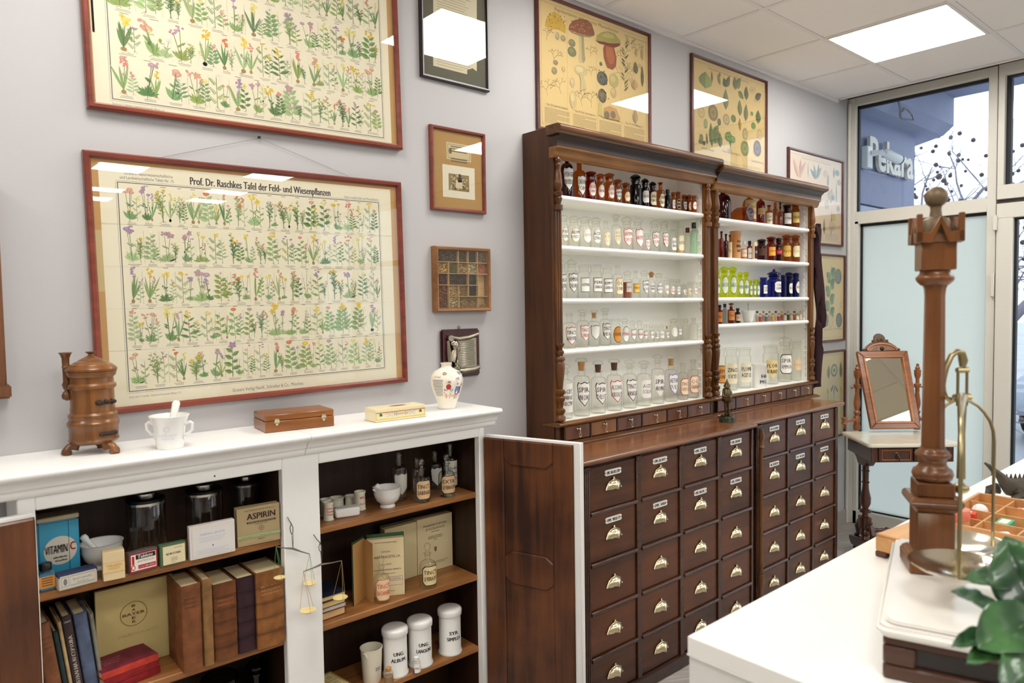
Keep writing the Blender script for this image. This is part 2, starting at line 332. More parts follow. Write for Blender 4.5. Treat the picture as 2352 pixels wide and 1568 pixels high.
cu = bpy.data.curves.new('t', 'FONT'); cu.body = 'Pekara'; cu.size = .33; cu.extrude = .012; cu.resolution_u = 3; cu.offset = .008
ob = bpy.data.objects.new('t', cu); COL.objects.link(ob); dg = bpy.context.evaluated_depsgraph_get(); me = bpy.data.meshes.new_from_object(ob.evaluated_get(dg), depsgraph=dg); bpy.data.objects.remove(ob)
wx = max(v.co.x for v in me.vertices)
for v in me.vertices: v.co = Vector((v.co.x*.86/wx, -v.co.z, v.co.y))
ob = bpy.data.objects.new('letters', me); COL.objects.link(ob); ob.parent = sg; ob.location = (.19, -.03, .33); me.materials.clear(); me.materials.append(plain('sign_letter', (226, 220, 206), rough=.4))
sec = thing('security_camera', 'white bullet security camera outside, in front of the sign letters', 'camera', tuple(at_y(1987, 366, .1)-Vector((.05, .016, 0))))
s = MB(); s.box(-.06, .03, -.05, -.0, -.08, .08); s.build('junction_box', M_white, sec, bevel=.006)
s = MB(); s.tube([(0, -.05, .03), (.03, -.1, .03), (.08, -.12, .02)], .018, 8); s.build('bracket', M_white, sec)
s = MB(); A = Vector((.06, -.12, .03)); B = Vector((.27, -.14, .0)); s.tube([A, A+(B-A)*.1, B], [.02, .034, .036], 12); s.build('housing', M_white, sec)
s = MB(); s.tube([B, B+(B-A)*.07], [.037, .037], 12); s.build('lens_hood', M_black, sec)
# plane trees with seed balls
M_bark = plain('bark', (132, 126, 140), rough=.9, var=.2, vscale=5); M_seed = plain('seed_ball', (70, 62, 66), rough=.9)
def tree(seed, x, y, h, label):
    R = random.Random(seed); t = thing('plane_tree', label, 'tree', (x, y, FL-.05), group='bare trees outside'); w = MB(); sd = MB()
    def br(p, d, L, r, lev):
        n = 4; pts = [p]; rs = [r]
        for i in range(n):
            d = (d+Vector((R.uniform(-.22, .22), R.uniform(-.22, .22), R.uniform(-.1, .16)))).normalized(); p = p+d*L/n; pts.append(p); rs.append(r*(1-.5*(i+1)/n))
        w.tube(pts, rs, 5 if lev > 1 else 7)
        if lev >= 3:
            for k in range(R.choice((0, 0, 1, 1))):
                q = pts[-1-k]+Vector((R.uniform(-.05, .05), R.uniform(-.05, .05), -R.uniform(.08, .2))); w.tube([pts[-1-k], q], .003, 3); sd.ball(q, .034*R.uniform(.7, 1.2), 7, 5)
        if lev < 4:
            for k in range(5 if lev < 2 else 4 if lev < 3 else 3):
                f = R.randint(1, n); a = d.orthogonal().normalized(); a.rotate(Matrix.Rotation(R.uniform(0, 2*PI), 3, d))
                br(pts[f], (d*.55+a*R.uniform(.5, 1.)+Vector((0, 0, -.12 if lev > 1 else .1))).normalized(), L*R.uniform(.5, .75), rs[f]*.62, lev+1)
    br(Vector((0, 0, 0)), Vector((0, 0, 1)), h, .17, 0)
    w.build('branches', M_bark, t, weld=False, smooth=60); o = sd.build('seed_balls', M_seed, t, weld=False, smooth=60); o['kind'] = 'stuff'
tree(3, 10.6, .55, 2.1, 'bare plane tree with seed balls outside, nearest the sign'); tree(8, 14.5, -1.6, 2.4, 'bare plane tree outside, seen through the door and transom'); tree(14, 14.5, 2.4, 2.4, 'bare plane tree farther back across the pavement outside')
# parked car seen through the door
cp = at_x(2345, 905, 9.6)
car = thing('parked_car', 'silver parked car seen through the glass door', 'car', (9.6, cp.y-.75, FL-.05))
q = MB(); q.prism([(0, .3), (0, .62), (.1, .72), (.95, .82), (1.55, 1.3), (2.9, 1.34), (3.6, .9), (4.2, .82), (4.25, .3)], -.85, .85, 'y'); q.build('body', plain('car_paint', (170, 178, 190), rough=.2, metal=.3), car, bevel=.05, seg=2)
q = MB(); q.prism([(1.0, .84), (1.55, 1.27), (2.85, 1.31), (3.5, .92)], -.86, .86, 'y'); q.prism([(.99, .86), (1.5, 1.27), (1.48, 1.29), (.94, .86)], -.7, .7, 'y'); q.build('windows', plain('car_glass', (40, 48, 60), rough=.08), car)
q = MB(); q.box(-.03, .01, -.6, .6, .42, .6); q.build('grille', M_black, car, bevel=.01); q = MB(); q.box(-.045, -.03, -.26, .26, .44, .55, (240, 240, 245)); letter(q, 'BG', .12, .47, .06, (20, 20, 30), place=lambda u, v: (-.046, -u, v)); q.build('number_plate', printed(), car)
for x in (.8, 3.4):
    for y in (-.86, .86): q = MB(); q.lathe([(.2, -.09), (.32, -.09), (.32, .09), (.2, .09)], 20, M=Matrix.Rotation(PI/2, 3, 'X')); q.build('wheel', M_black, car, (x, y*.92, .32))
# ================================================================== PICTURES ON THE BACK WALL
M_print = printed(); M_pic = glass('picture_glass', (250, 250, 248), (244, 244, 240), gloss=1.)
M_fred = wood('red_brown_frame_wood', (96, 38, 28), (146, 70, 50), 'x', rough=.3, fine=30); M_fdk = wood('dark_brown_frame_wood', (70, 32, 28), (104, 54, 46), 'x', rough=.35, fine=30)
M_fblk = plain('black_brown_frame', (38, 28, 28), rough=.3); M_fbox = wood('box_frame_wood', (112, 72, 38), (160, 112, 66), 'x', rough=.4, fine=40)
def frame_mesh(b, W, H, fw, dep, t=.6):
    """mitred moulding, outer size W x H in the local xz plane, back at y=0, front at y=-dep"""
    pr = [(0, 0), (0, -dep*.7), (fw*.25, -dep), (fw*.7, -dep*.92), (fw, -dep*.55), (fw, 0)]
    def ring(i, o, y): return [(-W/2+o, y, -H/2+o), (W/2-o, y, -H/2+o), (W/2-o, y, H/2-o), (-W/2+o, y, H/2-o)]
    vs = [];
    for o, y in pr: vs += ring(0, o, y)
    n = len(pr); fs = []
    for i in range(n):
        j = (i+1) % n
        for k in range(4): fs.append((i*4+k, i*4+(k+1) % 4, j*4+(k+1) % 4, j*4+k))
    b.add(vs, fs)
class Pic:
    def __init__(s, name, label, cat, x0, x1, z0, z1, fw, mat, dep=.022, tilt=0., base=(240, 230, 205), group=None, rough=0., yoff=0.):
        s.W, s.H = x1-x0, z1-z0; s.cx, s.cz = (x0+x1)/2, (z0+z1)/2; s.tilt = tilt
        s.root = thing(name, label, cat, (s.cx, -.001-yoff, s.cz), group=group); s.root.rotation_euler = (0, -tilt, 0)
        b = MB(); frame_mesh(b, s.W, s.H, fw, dep); b.build('frame', mat, s.root, smooth=30)
        s.dep = dep; s.fw = fw; s.yp = -dep*.38; s.p = MB(); w, h = s.W/2-fw*.8, s.H/2-fw*.8
        s.p.box(-w, w, s.yp, s.yp+.004, -h, h, base); s.L = 0
        s.glass = (w, h)
    def uv(s, px, py):
        q = at_y(px, py, 0); x, z = q.x-s.cx, q.z-s.cz; c, n = math.cos(s.tilt), math.sin(s.tilt)
        return (x*c+z*n, z*c-x*n)
    def P(s, u, v, l=None): return (u, s.yp-1.5e-5*(1+(s.L if l is None else l)), v)
    def poly(s, pts, c, l=None):
        s.p.poly([s.P(u, v, l) for u, v in pts], c); s.L = s.L+1 if l is None else s.L
    def rect(s, u0, u1, v0, v1, c, l=None): s.poly([(u0, v0), (u1, v0), (u1, v1), (u0, v1)], c, l)
    def line(s, a, b, w, c, l=None, w2=None):
        w2 = w if w2 is None else w2
        d = Vector((b[0]-a[0], b[1]-a[1])); n = Vector((-d.y, d.x)).normalized(); p = n*w/2; q = n*w2/2
        s.poly([(a[0]-p.x, a[1]-p.y), (b[0]-q.x, b[1]-q.y), (b[0]+q.x, b[1]+q.y), (a[0]+p.x, a[1]+p.y)], c, l)
    def ell(s, u, v, ru, rv, c, ang=0., n=12, l=None):
        ca, sa = math.cos(ang), math.sin(ang)
        s.poly([(u+ru*math.cos(t)*ca-rv*math.sin(t)*sa, v+ru*math.cos(t)*sa+rv*math.sin(t)*ca) for t in [2*PI*k/n for k in range(n)]], c, l)
    def leaf(s, u, v, L, w, ang, c, c2=None, l=None):
        ca, sa = math.cos(ang), math.sin(ang); o = [(0, 0), (.25, .42), (.5, .5), (.78, .28), (1, 0)]
        f = lambda t, k: (u+t*L*ca-k*w*sa, v+t*L*sa+k*w*ca)
        s.poly([f(t, k) for t, k in o]+[f(t, -k) for t, k in o[1:4][::-1]], c, l)
        if c2: s.poly([f(t, k) for t, k in o], c2, None if l is None else l+1)
    def text(s, t, u, v, h, c, fit=None, bold=0., align='c', shear=0.): letter(s.p, t, u, v, h, c, fit, bold, lambda a, b: s.P(a, b, s.L), align, shear); s.L += 1
    def done(s, label=None):
        o = s.p.build('print', M_print, s.root, weld=False, smooth=0)
        w, h = s.glass; g = MB(); y = -s.dep*.5; g.box(-w, w, y-.002, y, -h, h); g.build('glass_pane', M_pic, s.root, smooth=0)
        return s.root
GREENS = [(138, 168, 106), (112, 148, 84), (156, 180, 122), (126, 160, 110), (146, 168, 96), (168, 192, 142), (96, 132, 78)]
FLOW = [(236, 200, 70), (244, 214, 96), (230, 150, 140), (226, 128, 80), (196, 160, 180), (242, 236, 224), (222, 170, 150), (180, 150, 190), (238, 226, 140)]
def plant(p, R, u, v, w, h, fl=None, kind=None):
    """one printed plant, foot at (u,v), fits w x h"""
    g = R.choice(GREENS); g2 = tuple(min(255, c+R.randint(12, 26)) for c in g); fc = fl or R.choice(FLOW); kind = R.randrange(6) if kind is None else kind
    st = tuple(int(c*.85) for c in g); p.L = R.randint(0, 3); rt = (150, 112, 80)
    for k in range(R.choice((0, 3, 4))): p.line((u, v+h*.05), (u+R.uniform(-.2, .2)*w, v-h*R.uniform(.0, .05)), w*.012, rt)
    def flower(x, y, r, c=fc):
        q = R.randrange(3)
        if q == 0:
            for k in range(5): a = 2*PI*k/5+R.random(); p.leaf(x, y, r*1.25, r*.9, a, c)
            p.ell(x, y, r*.3, r*.3, (220, 180, 80), n=6)
        elif q == 1:
            for k in range(7): p.ell(x+R.uniform(-1, 1)*r, y+R.uniform(-1, 1)*r*.8, r*.42, r*.36, tuple(max(0, min(255, a+R.randint(-18, 14))) for a in c), n=6)
        else: p.ell(x, y, r, r*.62, c, n=9); p.ell(x, y+r*.1, r*.5, r*.28, tuple(min(255, a+18) for a in c), n=7)
    if kind == 0 or kind == 5:
        bx = R.uniform(-.12, .12)*w; n = R.randint(7, 11)
        p.line((u, v), (u+bx, v+h*.88), w*.03, st, w2=w*.015)
        for k in range(n):
            f = .12+.68*k/n; sd = 1 if k % 2 else -1; L = w*(.52-.26*f)*R.uniform(.8, 1.15)
            p.leaf(u+bx*f, v+h*f, L, L*(.5 if kind == 0 else .3), (.25+.5*f)*1. if sd > 0 else PI-(.25+.5*f), g, g2)
        if kind == 5:
            for k in range(8): p.ell(u+bx+R.uniform(-.1, .1)*w, v+h*(.7+.03*k), w*.07, h*.022, fc, n=6)
        else: flower(u+bx, v+h*.9, w*.17)
    elif kind == 1:
        for k in range(R.randint(7, 10)): a = PI*(.08+.84*(k+R.random()*.5)/9); L = w*R.uniform(.34, .5); p.leaf(u, v+h*.05, L, L*.3, a, g if k % 2 else g2, g2)
        for k in range(R.randint(2, 3)):
            x = u+R.uniform(-.3, .3)*w; y = v+h*R.uniform(.72, .93); p.line((u, v+h*.06), (x, y), w*.022, st); flower(x, y, w*R.uniform(.11, .17))
            p.leaf((u+x)/2, (v+y)/2, w*.22, w*.08, R.choice((.6, 2.5)), g)
    elif kind == 2:
        for k in range(R.randint(5, 7)):
            a = R.uniform(-.42, .42); y0 = v+h*R.uniform(.05, .35); L = h*R.uniform(.45, .6); x1, y1 = u+math.sin(a)*L*.8, min(v+h*.95, y0+math.cos(a)*L); p.line((u, y0), (x1, y1), w*.016, st)
            for q in range(6):
                f = .15+.14*q; sd = 1 if q % 2 else -1; p.leaf(u+(x1-u)*f, y0+(y1-y0)*f, w*.17, w*.055, PI/2-a+sd*.9, g if q % 3 else g2)
            flower(x1, y1, w*R.uniform(.05, .09))
        p.line((u, v), (u, v+h*.5), w*.03, st)
    elif kind == 3:
        p.line((u, v), (u, v+h*.86), w*.026, st)
        for k in range(5):
            sd = 1 if k % 2 else -1; y = v+h*(.1+.13*k); a = .75 if sd > 0 else PI-.75; L = w*.36
            for q in range(5):
                f = .2+.2*q; x2, y2 = u+math.cos(a)*L*f, y+math.sin(a)*L*f
                p.leaf(x2, y2, L*.3*(1.2-f*.6), L*.12, a+.8, g); p.leaf(x2, y2, L*.3*(1.2-f*.6), L*.12, a-.8, g2)
        for k in range(R.randint(3, 6)): p.ell(u+R.uniform(-.22, .22)*w, v+h*R.uniform(.8, .95), w*.08, h*.022, fc, n=7)
    else:
        p.ell(u, v+h*.06, w*.1, h*.06, (176, 142, 96), n=9)
        for k in range(R.randint(4, 6)): a = PI/2+R.uniform(-.45, .45); p.leaf(u, v+h*.1, h*R.uniform(.5, .75), w*.11, a, g if k % 2 else g2, g2)
        p.line((u, v+h*.1), (u+w*.08, v+h*.8), w*.022, st)
        for k in range(5): flower(u+w*.08+R.uniform(-.1, .1)*w, v+h*(.74+.05*k), w*.09)
def chart(p, c00, c10, c01, c11, rows, seed, inv=False):
    """rows of plants between four corners (bottom left, bottom right, top left, top right)"""
    R = random.Random(seed)
    B = lambda s, t: (c00[0]*(1-s)*(1-t)+c10[0]*s*(1-t)+c01[0]*(1-s)*t+c11[0]*s*t, c00[1]*(1-s)*(1-t)+c10[1]*s*(1-t)+c01[1]*(1-s)*t+c11[1]*s*t)
    nr = len(rows)
    for r, n in enumerate(rows):
        x = 0.; ws = [R.uniform(.75, 1.25) for _ in range(n)]; S = sum(ws)
        for k in range(n):
            w = ws[k]/S; a = B(x+w/2, (r+.12)/nr); q = B(x+w/2, (r+1.02)/nr); e0, e1 = B(x, (r+.1)/nr), B(x+w, (r+.1)/nr)
            pw = (e1[0]-e0[0])*.96
            plant(p, R, a[0]-pw*.12, a[1], pw*1.2, (q[1]-a[1])*R.uniform(.9, 1.04)); plant(p, R, a[0]+pw*R.uniform(.24, .34), a[1]+.002, pw*.75, (q[1]-a[1])*R.uniform(.55, .9))
            for d in (0, 1):
                ln = pw*R.uniform(.4, .7)*.5; p.rect(a[0]-ln, a[0]+ln, a[1]-.006-.004*d, a[1]-.0048-.004*d, (120, 116, 108), 2)
            if R.random() < .75: p.rect(a[0]-pw*.2, a[0]+pw*.12, q[1]-.004, q[1]-.0025, (110, 106, 100), 2)
            for d in range(R.randint(1, 3)):
                ds, dv = R.uniform(-.4, .4)*pw, R.uniform(.2, .6)*(q[1]-a[1]); p.rect(a[0]+ds, a[0]+ds+pw*.16, a[1]+dv, a[1]+dv+.0012, (130, 126, 118), 40)
                if R.random() < .5: p.ell(a[0]+ds, a[1]+dv+.008, pw*.06, pw*.08, R.choice(FLOW+GREENS), n=7, l=42)
            if R.random() < .4 and k: m0, m1 = B(x, (r+.1)/nr), B(x, (r+.9)/nr); p.line(m0, m1, .0006, (150, 146, 138), 1)
            x += w
CREAM = (240, 229, 200); TAN = (208, 162, 104); INK = (70, 72, 84)
# ---- lower chart
p = Pic('framed_plant_chart', 'large framed chart of field and meadow plants with a bold title, lower of two', 'picture', .419, 1.428, 1.243, 1.972, .019, M_fred, .024, .0145, TAN, yoff=.002)
q = [p.uv(*k) for k in [(243, 935), (902.5, 875), (897, 437), (234.2, 374.8)]]
u0, u1, v0, v1 = (q[0][0]+q[3][0])/2, (q[1][0]+q[2][0])/2, (q[0][1]+q[1][1])/2, (q[2][1]+q[3][1])/2; PAP = (250, 242, 220)
p.rect(u0, u1, -p.H/2+.018, v1, PAP, 0)
p.rect(u0-.02, u0, -.02, .15, (214, 190, 140), 0)
ib = [p.uv(*k) for k in [(286.8, 894.8), (874.8, 848.9), (870.8, 466.5), (272.9, 417.9)]]
a0, a1, b0, b1 = (ib[0][0]+ib[3][0])/2, (ib[1][0]+ib[2][0])/2, (ib[0][1]+ib[1][1])/2, (ib[2][1]+ib[3][1])/2
for o, w in ((0, .0022), (.004, .0007)):
    p.rect(a0-o, a1+o, b0-o, b0-o+w, INK, 1); p.rect(a0-o, a1+o, b1+o-w, b1+o, INK, 1); p.rect(a0-o, a0-o+w, b0, b1, INK, 1); p.rect(a1+o-w, a1+o, b0, b1, INK, 1)
p.L = 1; t0, t1 = p.uv(434, 421), p.uv(755, 452)
p.text('Prof. Dr. Raschkes Tafel der Feld- und Wiesenpflanzen', (t0[0]+t1[0])/2, (t0[1]+t1[1])/2-.002, .0235, (62, 62, 74), fit=t1[0]-t0[0], bold=.0016)
s0 = p.uv(273, 417); s1 = p.uv(381, 424)
p.text('Grasers Naturwissenschaftliche', s0[0]+.012, b1+.022, .009, INK, fit=.128, align='l'); p.text('und Landwirtschaftliche Tafeln Nr. 15.', s0[0], b1+.009, .009, INK, fit=.144, align='l')
p.text('(Tafel 16 enthält Wald- und Wasserpflanzen.)', a1, b1+.006, .007, INK, fit=.135, align='r')
p.text('Grasers Verlag Nachf., Schreiber & Co., München.', (a0+a1)/2-.01, b0-.03, .0115, (110, 110, 116), fit=.235)
p.text('Druck von J. F. Schreiber, Graphische Kunstanstalt, Eßlingen a. N.', a0, b0-.018, .0055, (120, 118, 118), fit=.14, align='l')
for f in (.2, .4, .6, .8): p.rect(u0, u1, b0+(b1-b0)*f-.0003, b0+(b1-b0)*f+.0003, (222, 210, 182), 0)
chart(p, (a0+.008, b0+.004), (a1-.008, b0+.004), (a0+.008, b1-.006), (a1-.008, b1-.006), [17, 17, 17, 18, 18], 5); p.done()
# ---- upper chart
p = Pic('framed_plant_chart', 'large framed chart of poisonous and forest plants cut by the top of the photo', 'picture', .424, 1.427, 2.088, 2.818, .019, M_fred, .024, .0175, TAN, yoff=.002)
k = lambda x, y: p.uv(180+x/3.136, y/3.136)
q0, q1 = k(133, 770), k(2245, 1062); p.rect(q0[0]-.004, q1[0], -p.H/2+.018, p.H/2-.03, PAP, 0); z = k(100, 240); p.rect(z[0]-.002, q0[0]+.004, z[1], p.H/2-.03, (232, 205, 170), 0)
i0, i1 = k(236, 722), k(2188, 998); a0, a1, b0, b1 = i0[0], i1[0], (i0[1]+i1[1])/2, p.H/2-.09
for o, w in ((0, .0022), (.004, .0007)):
    p.rect(a0-o, a1+o, b0-o, b0-o+w, INK, 1); p.rect(a0-o, a1+o, b1+o-w, b1+o, INK, 1); p.rect(a0-o, a0-o+w, b0, b1, INK, 1); p.rect(a1+o-w, a1+o, b0, b1, INK, 1)
p.L = 1; t0, t1 = k(1092, 885), k(1555, 935); m = (t0[0]+t1[0])/2; vb = b0-.027
p.text("Graser's Verlag Nachf.", m-.016, vb, .0095, (80, 82, 92), fit=.085, align='r', bold=.0008); p.ell(m, vb+.004, .0095, .0095, (88, 90, 98), n=16); p.ell(m-.003, vb+.005, .004, .005, (200, 196, 180), n=8)
p.text('Schreiber & Co., München', m+.016, vb, .0095, (80, 82, 92), fit=.085, align='l', bold=.0008)
p.rect(m-.103, m-.014, vb-.004, vb-.0032, INK, 2); p.rect(m+.014, m+.103, vb-.004, vb-.0032, INK, 2)
p.text('Druck von J. F. Schreiber, Graphische Kunstanstalt, Eßlingen a. N.', a0, b0-.014, .006, (120, 118, 118), fit=.135, align='l')
chart(p, (a0+.008, b0+.004), (a1-.008, b0+.004), (a0+.008, b1-.006), (a1-.008, b1-.006), [14, 14, 14, 14, 14], 11); p.done()
n = MB(); nl = at_y(596, 315, -.012); n.lathe([(.002, 0), (.002, .01), (.005, .011), (.004, .014), (0, .0145)], 8, M=Matrix.Rotation(PI/2, 3, 'X'), ctr=(nl.x, 0, nl.z)); tag(n.build('nail', M_fblk), 'small dark nail in the wall just under the upper plant chart', 'nail')
n = MB(); n.tube([at_y(362, 363, -.004), at_y(596, 317, -.007), at_y(800, 404, -.004)], .0006, 4); tag(n.build('hanging_wire', plain('wire', (150, 150, 150), metal=.6)), 'thin wire from the nail to the lower plant chart', 'wire')
# ---- mushroom and plant posters above and beside the drawers
PT = (226, 198, 142)
def Kc(p): return lambda x, y: p.uv(1220+x/3.178, y/3.178)
def blob(p, K, pts, c): p.poly([K(*a) for a in pts], c)
def el(p, K, x, y, rx, ry, c, ang=0., n=14): a, b, d = K(x, y), K(x+rx, y), K(x, y-ry); p.ell(a[0], a[1], math.hypot(b[0]-a[0], 0)*1.0, abs(d[1]-a[1]), c, ang, n)
def lf(p, K, x, y, x2, y2, w, c, c2=None):
    a, b = K(x, y), K(x2, y2); L = math.hypot(b[0]-a[0], b[1]-a[1]); p.leaf(a[0], a[1], L, w, math.atan2(b[1]-a[1], b[0]-a[0]), c, c2)
def cols(p, x0, x1, v0, v1, n, R, c=(110, 92, 66)):
    w = (x1-x0)/n
    for i in range(n):
        v = v1
        while v > v0:
            p.rect(x0+i*w+w*.06, x0+i*w+w*(.94 if R.random() < .85 else .5), v, v+.0016, c, 1); v -= .0052
def border(p, m, c=(110, 92, 66)):
    w, h = p.W/2-m, p.H/2-m
    for r in ((-w, w, -h, -h+.001), (-w, w, h-.001, h), (-w, -w+.001, -h, h), (w-.001, w, -h, h)): p.rect(*r, c, 0)
R = random.Random(4)
p = Pic('framed_mushroom_poster', 'framed tan botanical poster with two large mushrooms above the left bottle shelf', 'picture', 2.115, 2.884, 2.275, 2.852, .015, M_fdk, .02, 0., PT)
p.root.location.z += 0; K = Kc(p); border(p, .03); p.L = 1
p.text('Repräsentanten einheimischer Pflanzenfamilien', 0-.06, p.H/2-.052, .016, (112, 88, 62), fit=.42); p.text('in bunten Wandtafeln mit erläuterndem Text', .28, p.H/2-.05, .009, (112, 88, 62), fit=.17)
blob(p, K, [(88, 195), (100, 140), (130, 105), (158, 88), (195, 112), (228, 165), (243, 210), (240, 250), (190, 222), (130, 214)], (206, 168, 66))
for i in range(30): x, y = R.uniform(100, 235), R.uniform(110, 225); lf(p, K, x, y, x+R.uniform(-14, 14), y-R.uniform(10, 24), .005, R.choice([(176, 138, 44), (226, 194, 98), (150, 118, 50)]))
blob(p, K, [(336, 235), (372, 240), (378, 385), (386, 440), (372, 466), (340, 462), (333, 420), (340, 385)], (196, 182, 140)); blob(p, K, [(356, 250), (372, 245), (380, 400), (386, 440), (372, 466), (360, 440)], (164, 150, 112))
blob(p, K, [(262, 222), (300, 240), (380, 262), (450, 262), (420, 278), (350, 270), (285, 245)], (150, 138, 108))
blob(p, K, [(262, 222), (266, 190), (292, 158), (345, 140), (395, 150), (432, 182), (452, 245), (450, 266), (390, 262), (320, 244)], (142, 84, 58))
for i in range(46): x, y = R.uniform(275, 435), R.uniform(150, 240); el(p, K, x, y, 5, 4, R.choice([(196, 130, 96), (186, 108, 76), (120, 66, 46), (206, 160, 120)]), n=6)
blob(p, K, [(525, 325), (592, 345), (612, 425), (608, 490), (582, 514), (545, 498), (520, 430), (514, 360)], (150, 84, 56)); blob(p, K, [(535, 340), (582, 355), (600, 425), (590, 470), (560, 470), (535, 410)], (184, 108, 72))
blob(p, K, [(460, 300), (485, 322), (560, 340), (600, 352), (636, 338), (640, 315), (560, 320), (500, 302)], (128, 66, 52))
blob(p, K, [(460, 300), (470, 262), (505, 238), (548, 232), (598, 248), (636, 298), (640, 320), (580, 322), (520, 308)], (172, 160, 92)); blob(p, K, [(500, 262), (540, 244), (585, 258), (600, 285), (540, 282)], (194, 184, 118))
for (x, y, rx, ry, c) in [(287, 318, 25, 27, (132, 128, 98)), (287, 382, 32, 36, (124, 124, 88)), (497, 470, 11, 15, (96, 108, 84)), (508, 576, 39, 52, (92, 94, 86)), (592, 592, 36, 50, (186, 172, 112)), (352, 520, 49, 40, (204, 186, 138)), (508, 702, 31, 52, (112, 100, 78)), (180, 268, 15, 28, (176, 160, 122)), (222, 284, 18, 22, (160, 146, 112)), (158, 520, 20, 26, (150, 134, 100)), (168, 460, 16, 18, (150, 134, 100)), (225, 510, 13, 20, (190, 172, 128)), (590, 680, 22, 38, (196, 170, 120)), (295, 730, 26, 66, (206, 184, 134)), (290, 606, 17, 36, (198, 178, 134)), (715, 570, 16, 30, (204, 180, 132))]:
    el(p, K, x, y, rx, ry, c); el(p, K, x-rx*.2, y-ry*.25, rx*.55, ry*.5, tuple(min(255, v+18) for v in c))
for i in range(60): x, y = R.gauss(508, 15), R.gauss(R.choice((576, 700)), 22); el(p, K, x, y, 4, 5, R.choice([(70, 70, 62), (130, 126, 106)]), n=6)
blob(p, K, [(340, 545), (365, 548), (385, 610), (390, 655), (345, 662), (350, 600)], (190, 172, 128)); blob(p, K, [(484, 745), (502, 750), (508, 850), (478, 845)], (186, 176, 104))
blob(p, K, [(520, 790), (560, 776), (610, 800), (638, 870), (630, 888), (520, 862)], (184, 146, 92))
for x in (540, 585): el(p, K, x, 842, 19, 28, (120, 108, 88))
def twig(p, K, x, y, ang, L, n, c=(120, 104, 76)):
    a = K(x, y); x2, y2 = x+L*math.cos(ang), y-L*math.sin(ang)*1.; p.line(a, K(x2, y2), .0016, c, 3)
    if n > 0:
        for d in (R.uniform(.3, .9), -R.uniform(.3, .9)): twig(p, K, x2, y2, ang+d, L*.72, n-1, c)
for (x, y, L) in [(100, 300, 34), (150, 470, 40), (110, 700, 44), (210, 690, 44), (430, 560, 28), (430, 790, 44), (675, 640, 60), (690, 470, 44), (740, 560, 40), (360, 780, 44), (420, 420, 30), (760, 400, 30)]: twig(p, K, x, y, PI/2+R.uniform(-.3, .3), L, 4, R.choice([(120, 104, 76), (98, 96, 72), (140, 122, 88)]))
for i in range(14): y = 330+i*26; lf(p, K, 672+R.uniform(-6, 6), y, 672+R.choice((-1, 1))*26, y-34, .008, R.choice([(148, 136, 88), (120, 116, 76), (90, 84, 60)]))
for (x, y, x2, y2, w, c) in [(705, 330, 680, 262, .012, (186, 170, 120)), (715, 330, 752, 288, .012, (176, 160, 112)), (755, 420, 752, 350, .02, (190, 160, 106)), (800, 450, 795, 335, .018, (186, 160, 110)), (755, 545, 745, 455, .035, (110, 104, 80)), (800, 640, 797, 480, .022, (104, 100, 78)), (745, 660, 740, 580, .05, (190, 154, 104)), (750, 905, 745, 800, .04, (170, 150, 110))]: lf(p, K, x, y, x2, y2, w, c, tuple(int(v*.9) for v in c))
w = p.W/2-.035; cols(p, -w, w, -p.H/2+.035, -p.H/2+.1, 4, R)
for i, t in enumerate(['Fig. I. Der gemeine Ziegenbart', 'Fig. III. Der Champignon', 'Fig. V. Die echte Trüffel', 'Fig. VII. Das Mutterkorn']): p.text(t, -w+(i+.5)*w/2, -p.H/2+.113, .008, (96, 78, 56), fit=.13)
for x in (250, 465, 640): a, b2 = K(x, 150), K(x, 860); p.line((a[0], p.H/2-.07), (a[0], -p.H/2+.04), .0008, (140, 116, 82), 0)
p.done()
p = Pic('framed_plant_poster', 'framed tan plant poster with leaves and fruits above the right bottle shelf', 'picture', 3.229, 3.988, 2.255, 2.837, .015, M_fdk, .02, 0., PT); K = Kc(p); border(p, .03); p.L = 1
p.text('Repräsentanten einheimischer Pflanzenfamilien', -.02, p.H/2-.05, .014, (150, 116, 80), fit=.4)
GG = [(146, 158, 94), (112, 118, 86), (96, 104, 80), (128, 140, 84)]
def big(x, y, x2, y2, w, c): lf(p, K, x, y, x2, y2, w, c, tuple(int(v*.86) for v in c))
for a in [(1262, 650, 1262, 525, .13, (152, 166, 96)), (1310, 605, 1308, 520, .022, (150, 120, 90)), (1370, 625, 1350, 540, .03, (140, 146, 84)), (1365, 570, 1367, 528, .02, (120, 136, 80)), (1412, 640, 1395, 570, .05, (96, 100, 84)), (1415, 640, 1440, 555, .04, (118, 122, 96)), (1480, 660, 1475, 560, .05, (122, 132, 88)), (1485, 650, 1520, 570, .05, (136, 144, 96)), (1500, 670, 1542, 725, .04, (130, 140, 88)), (1560, 735, 1560, 630, .05, (112, 118, 78)), (1515, 850, 1510, 730, .05, (128, 134, 84)), (1642, 740, 1640, 680, .05, (100, 98, 82)), (1630, 720, 1670, 690, .04, (110, 104, 84)), (1555, 890, 1560, 760, .05, (140, 130, 96)), (1648, 905, 1646, 805, .06, (104, 120, 70)), (1410, 805, 1410, 650, .06, (136, 140, 96)), (1310, 1075, 1300, 895, .05, (124, 134, 84)), (1318, 1000, 1358, 915, .05, (136, 144, 86)), (1325, 1050, 1360, 955, .05, (128, 138, 84)), (1370, 1080, 1366, 965, .05, (124, 130, 86)), (1445, 1090, 1440, 950, .02, (98, 118, 66)), (1515, 960, 1512, 860, .03, (186, 140, 72)), (1275, 1060, 1270, 970, .02, (120, 124, 90))]: big(*a)
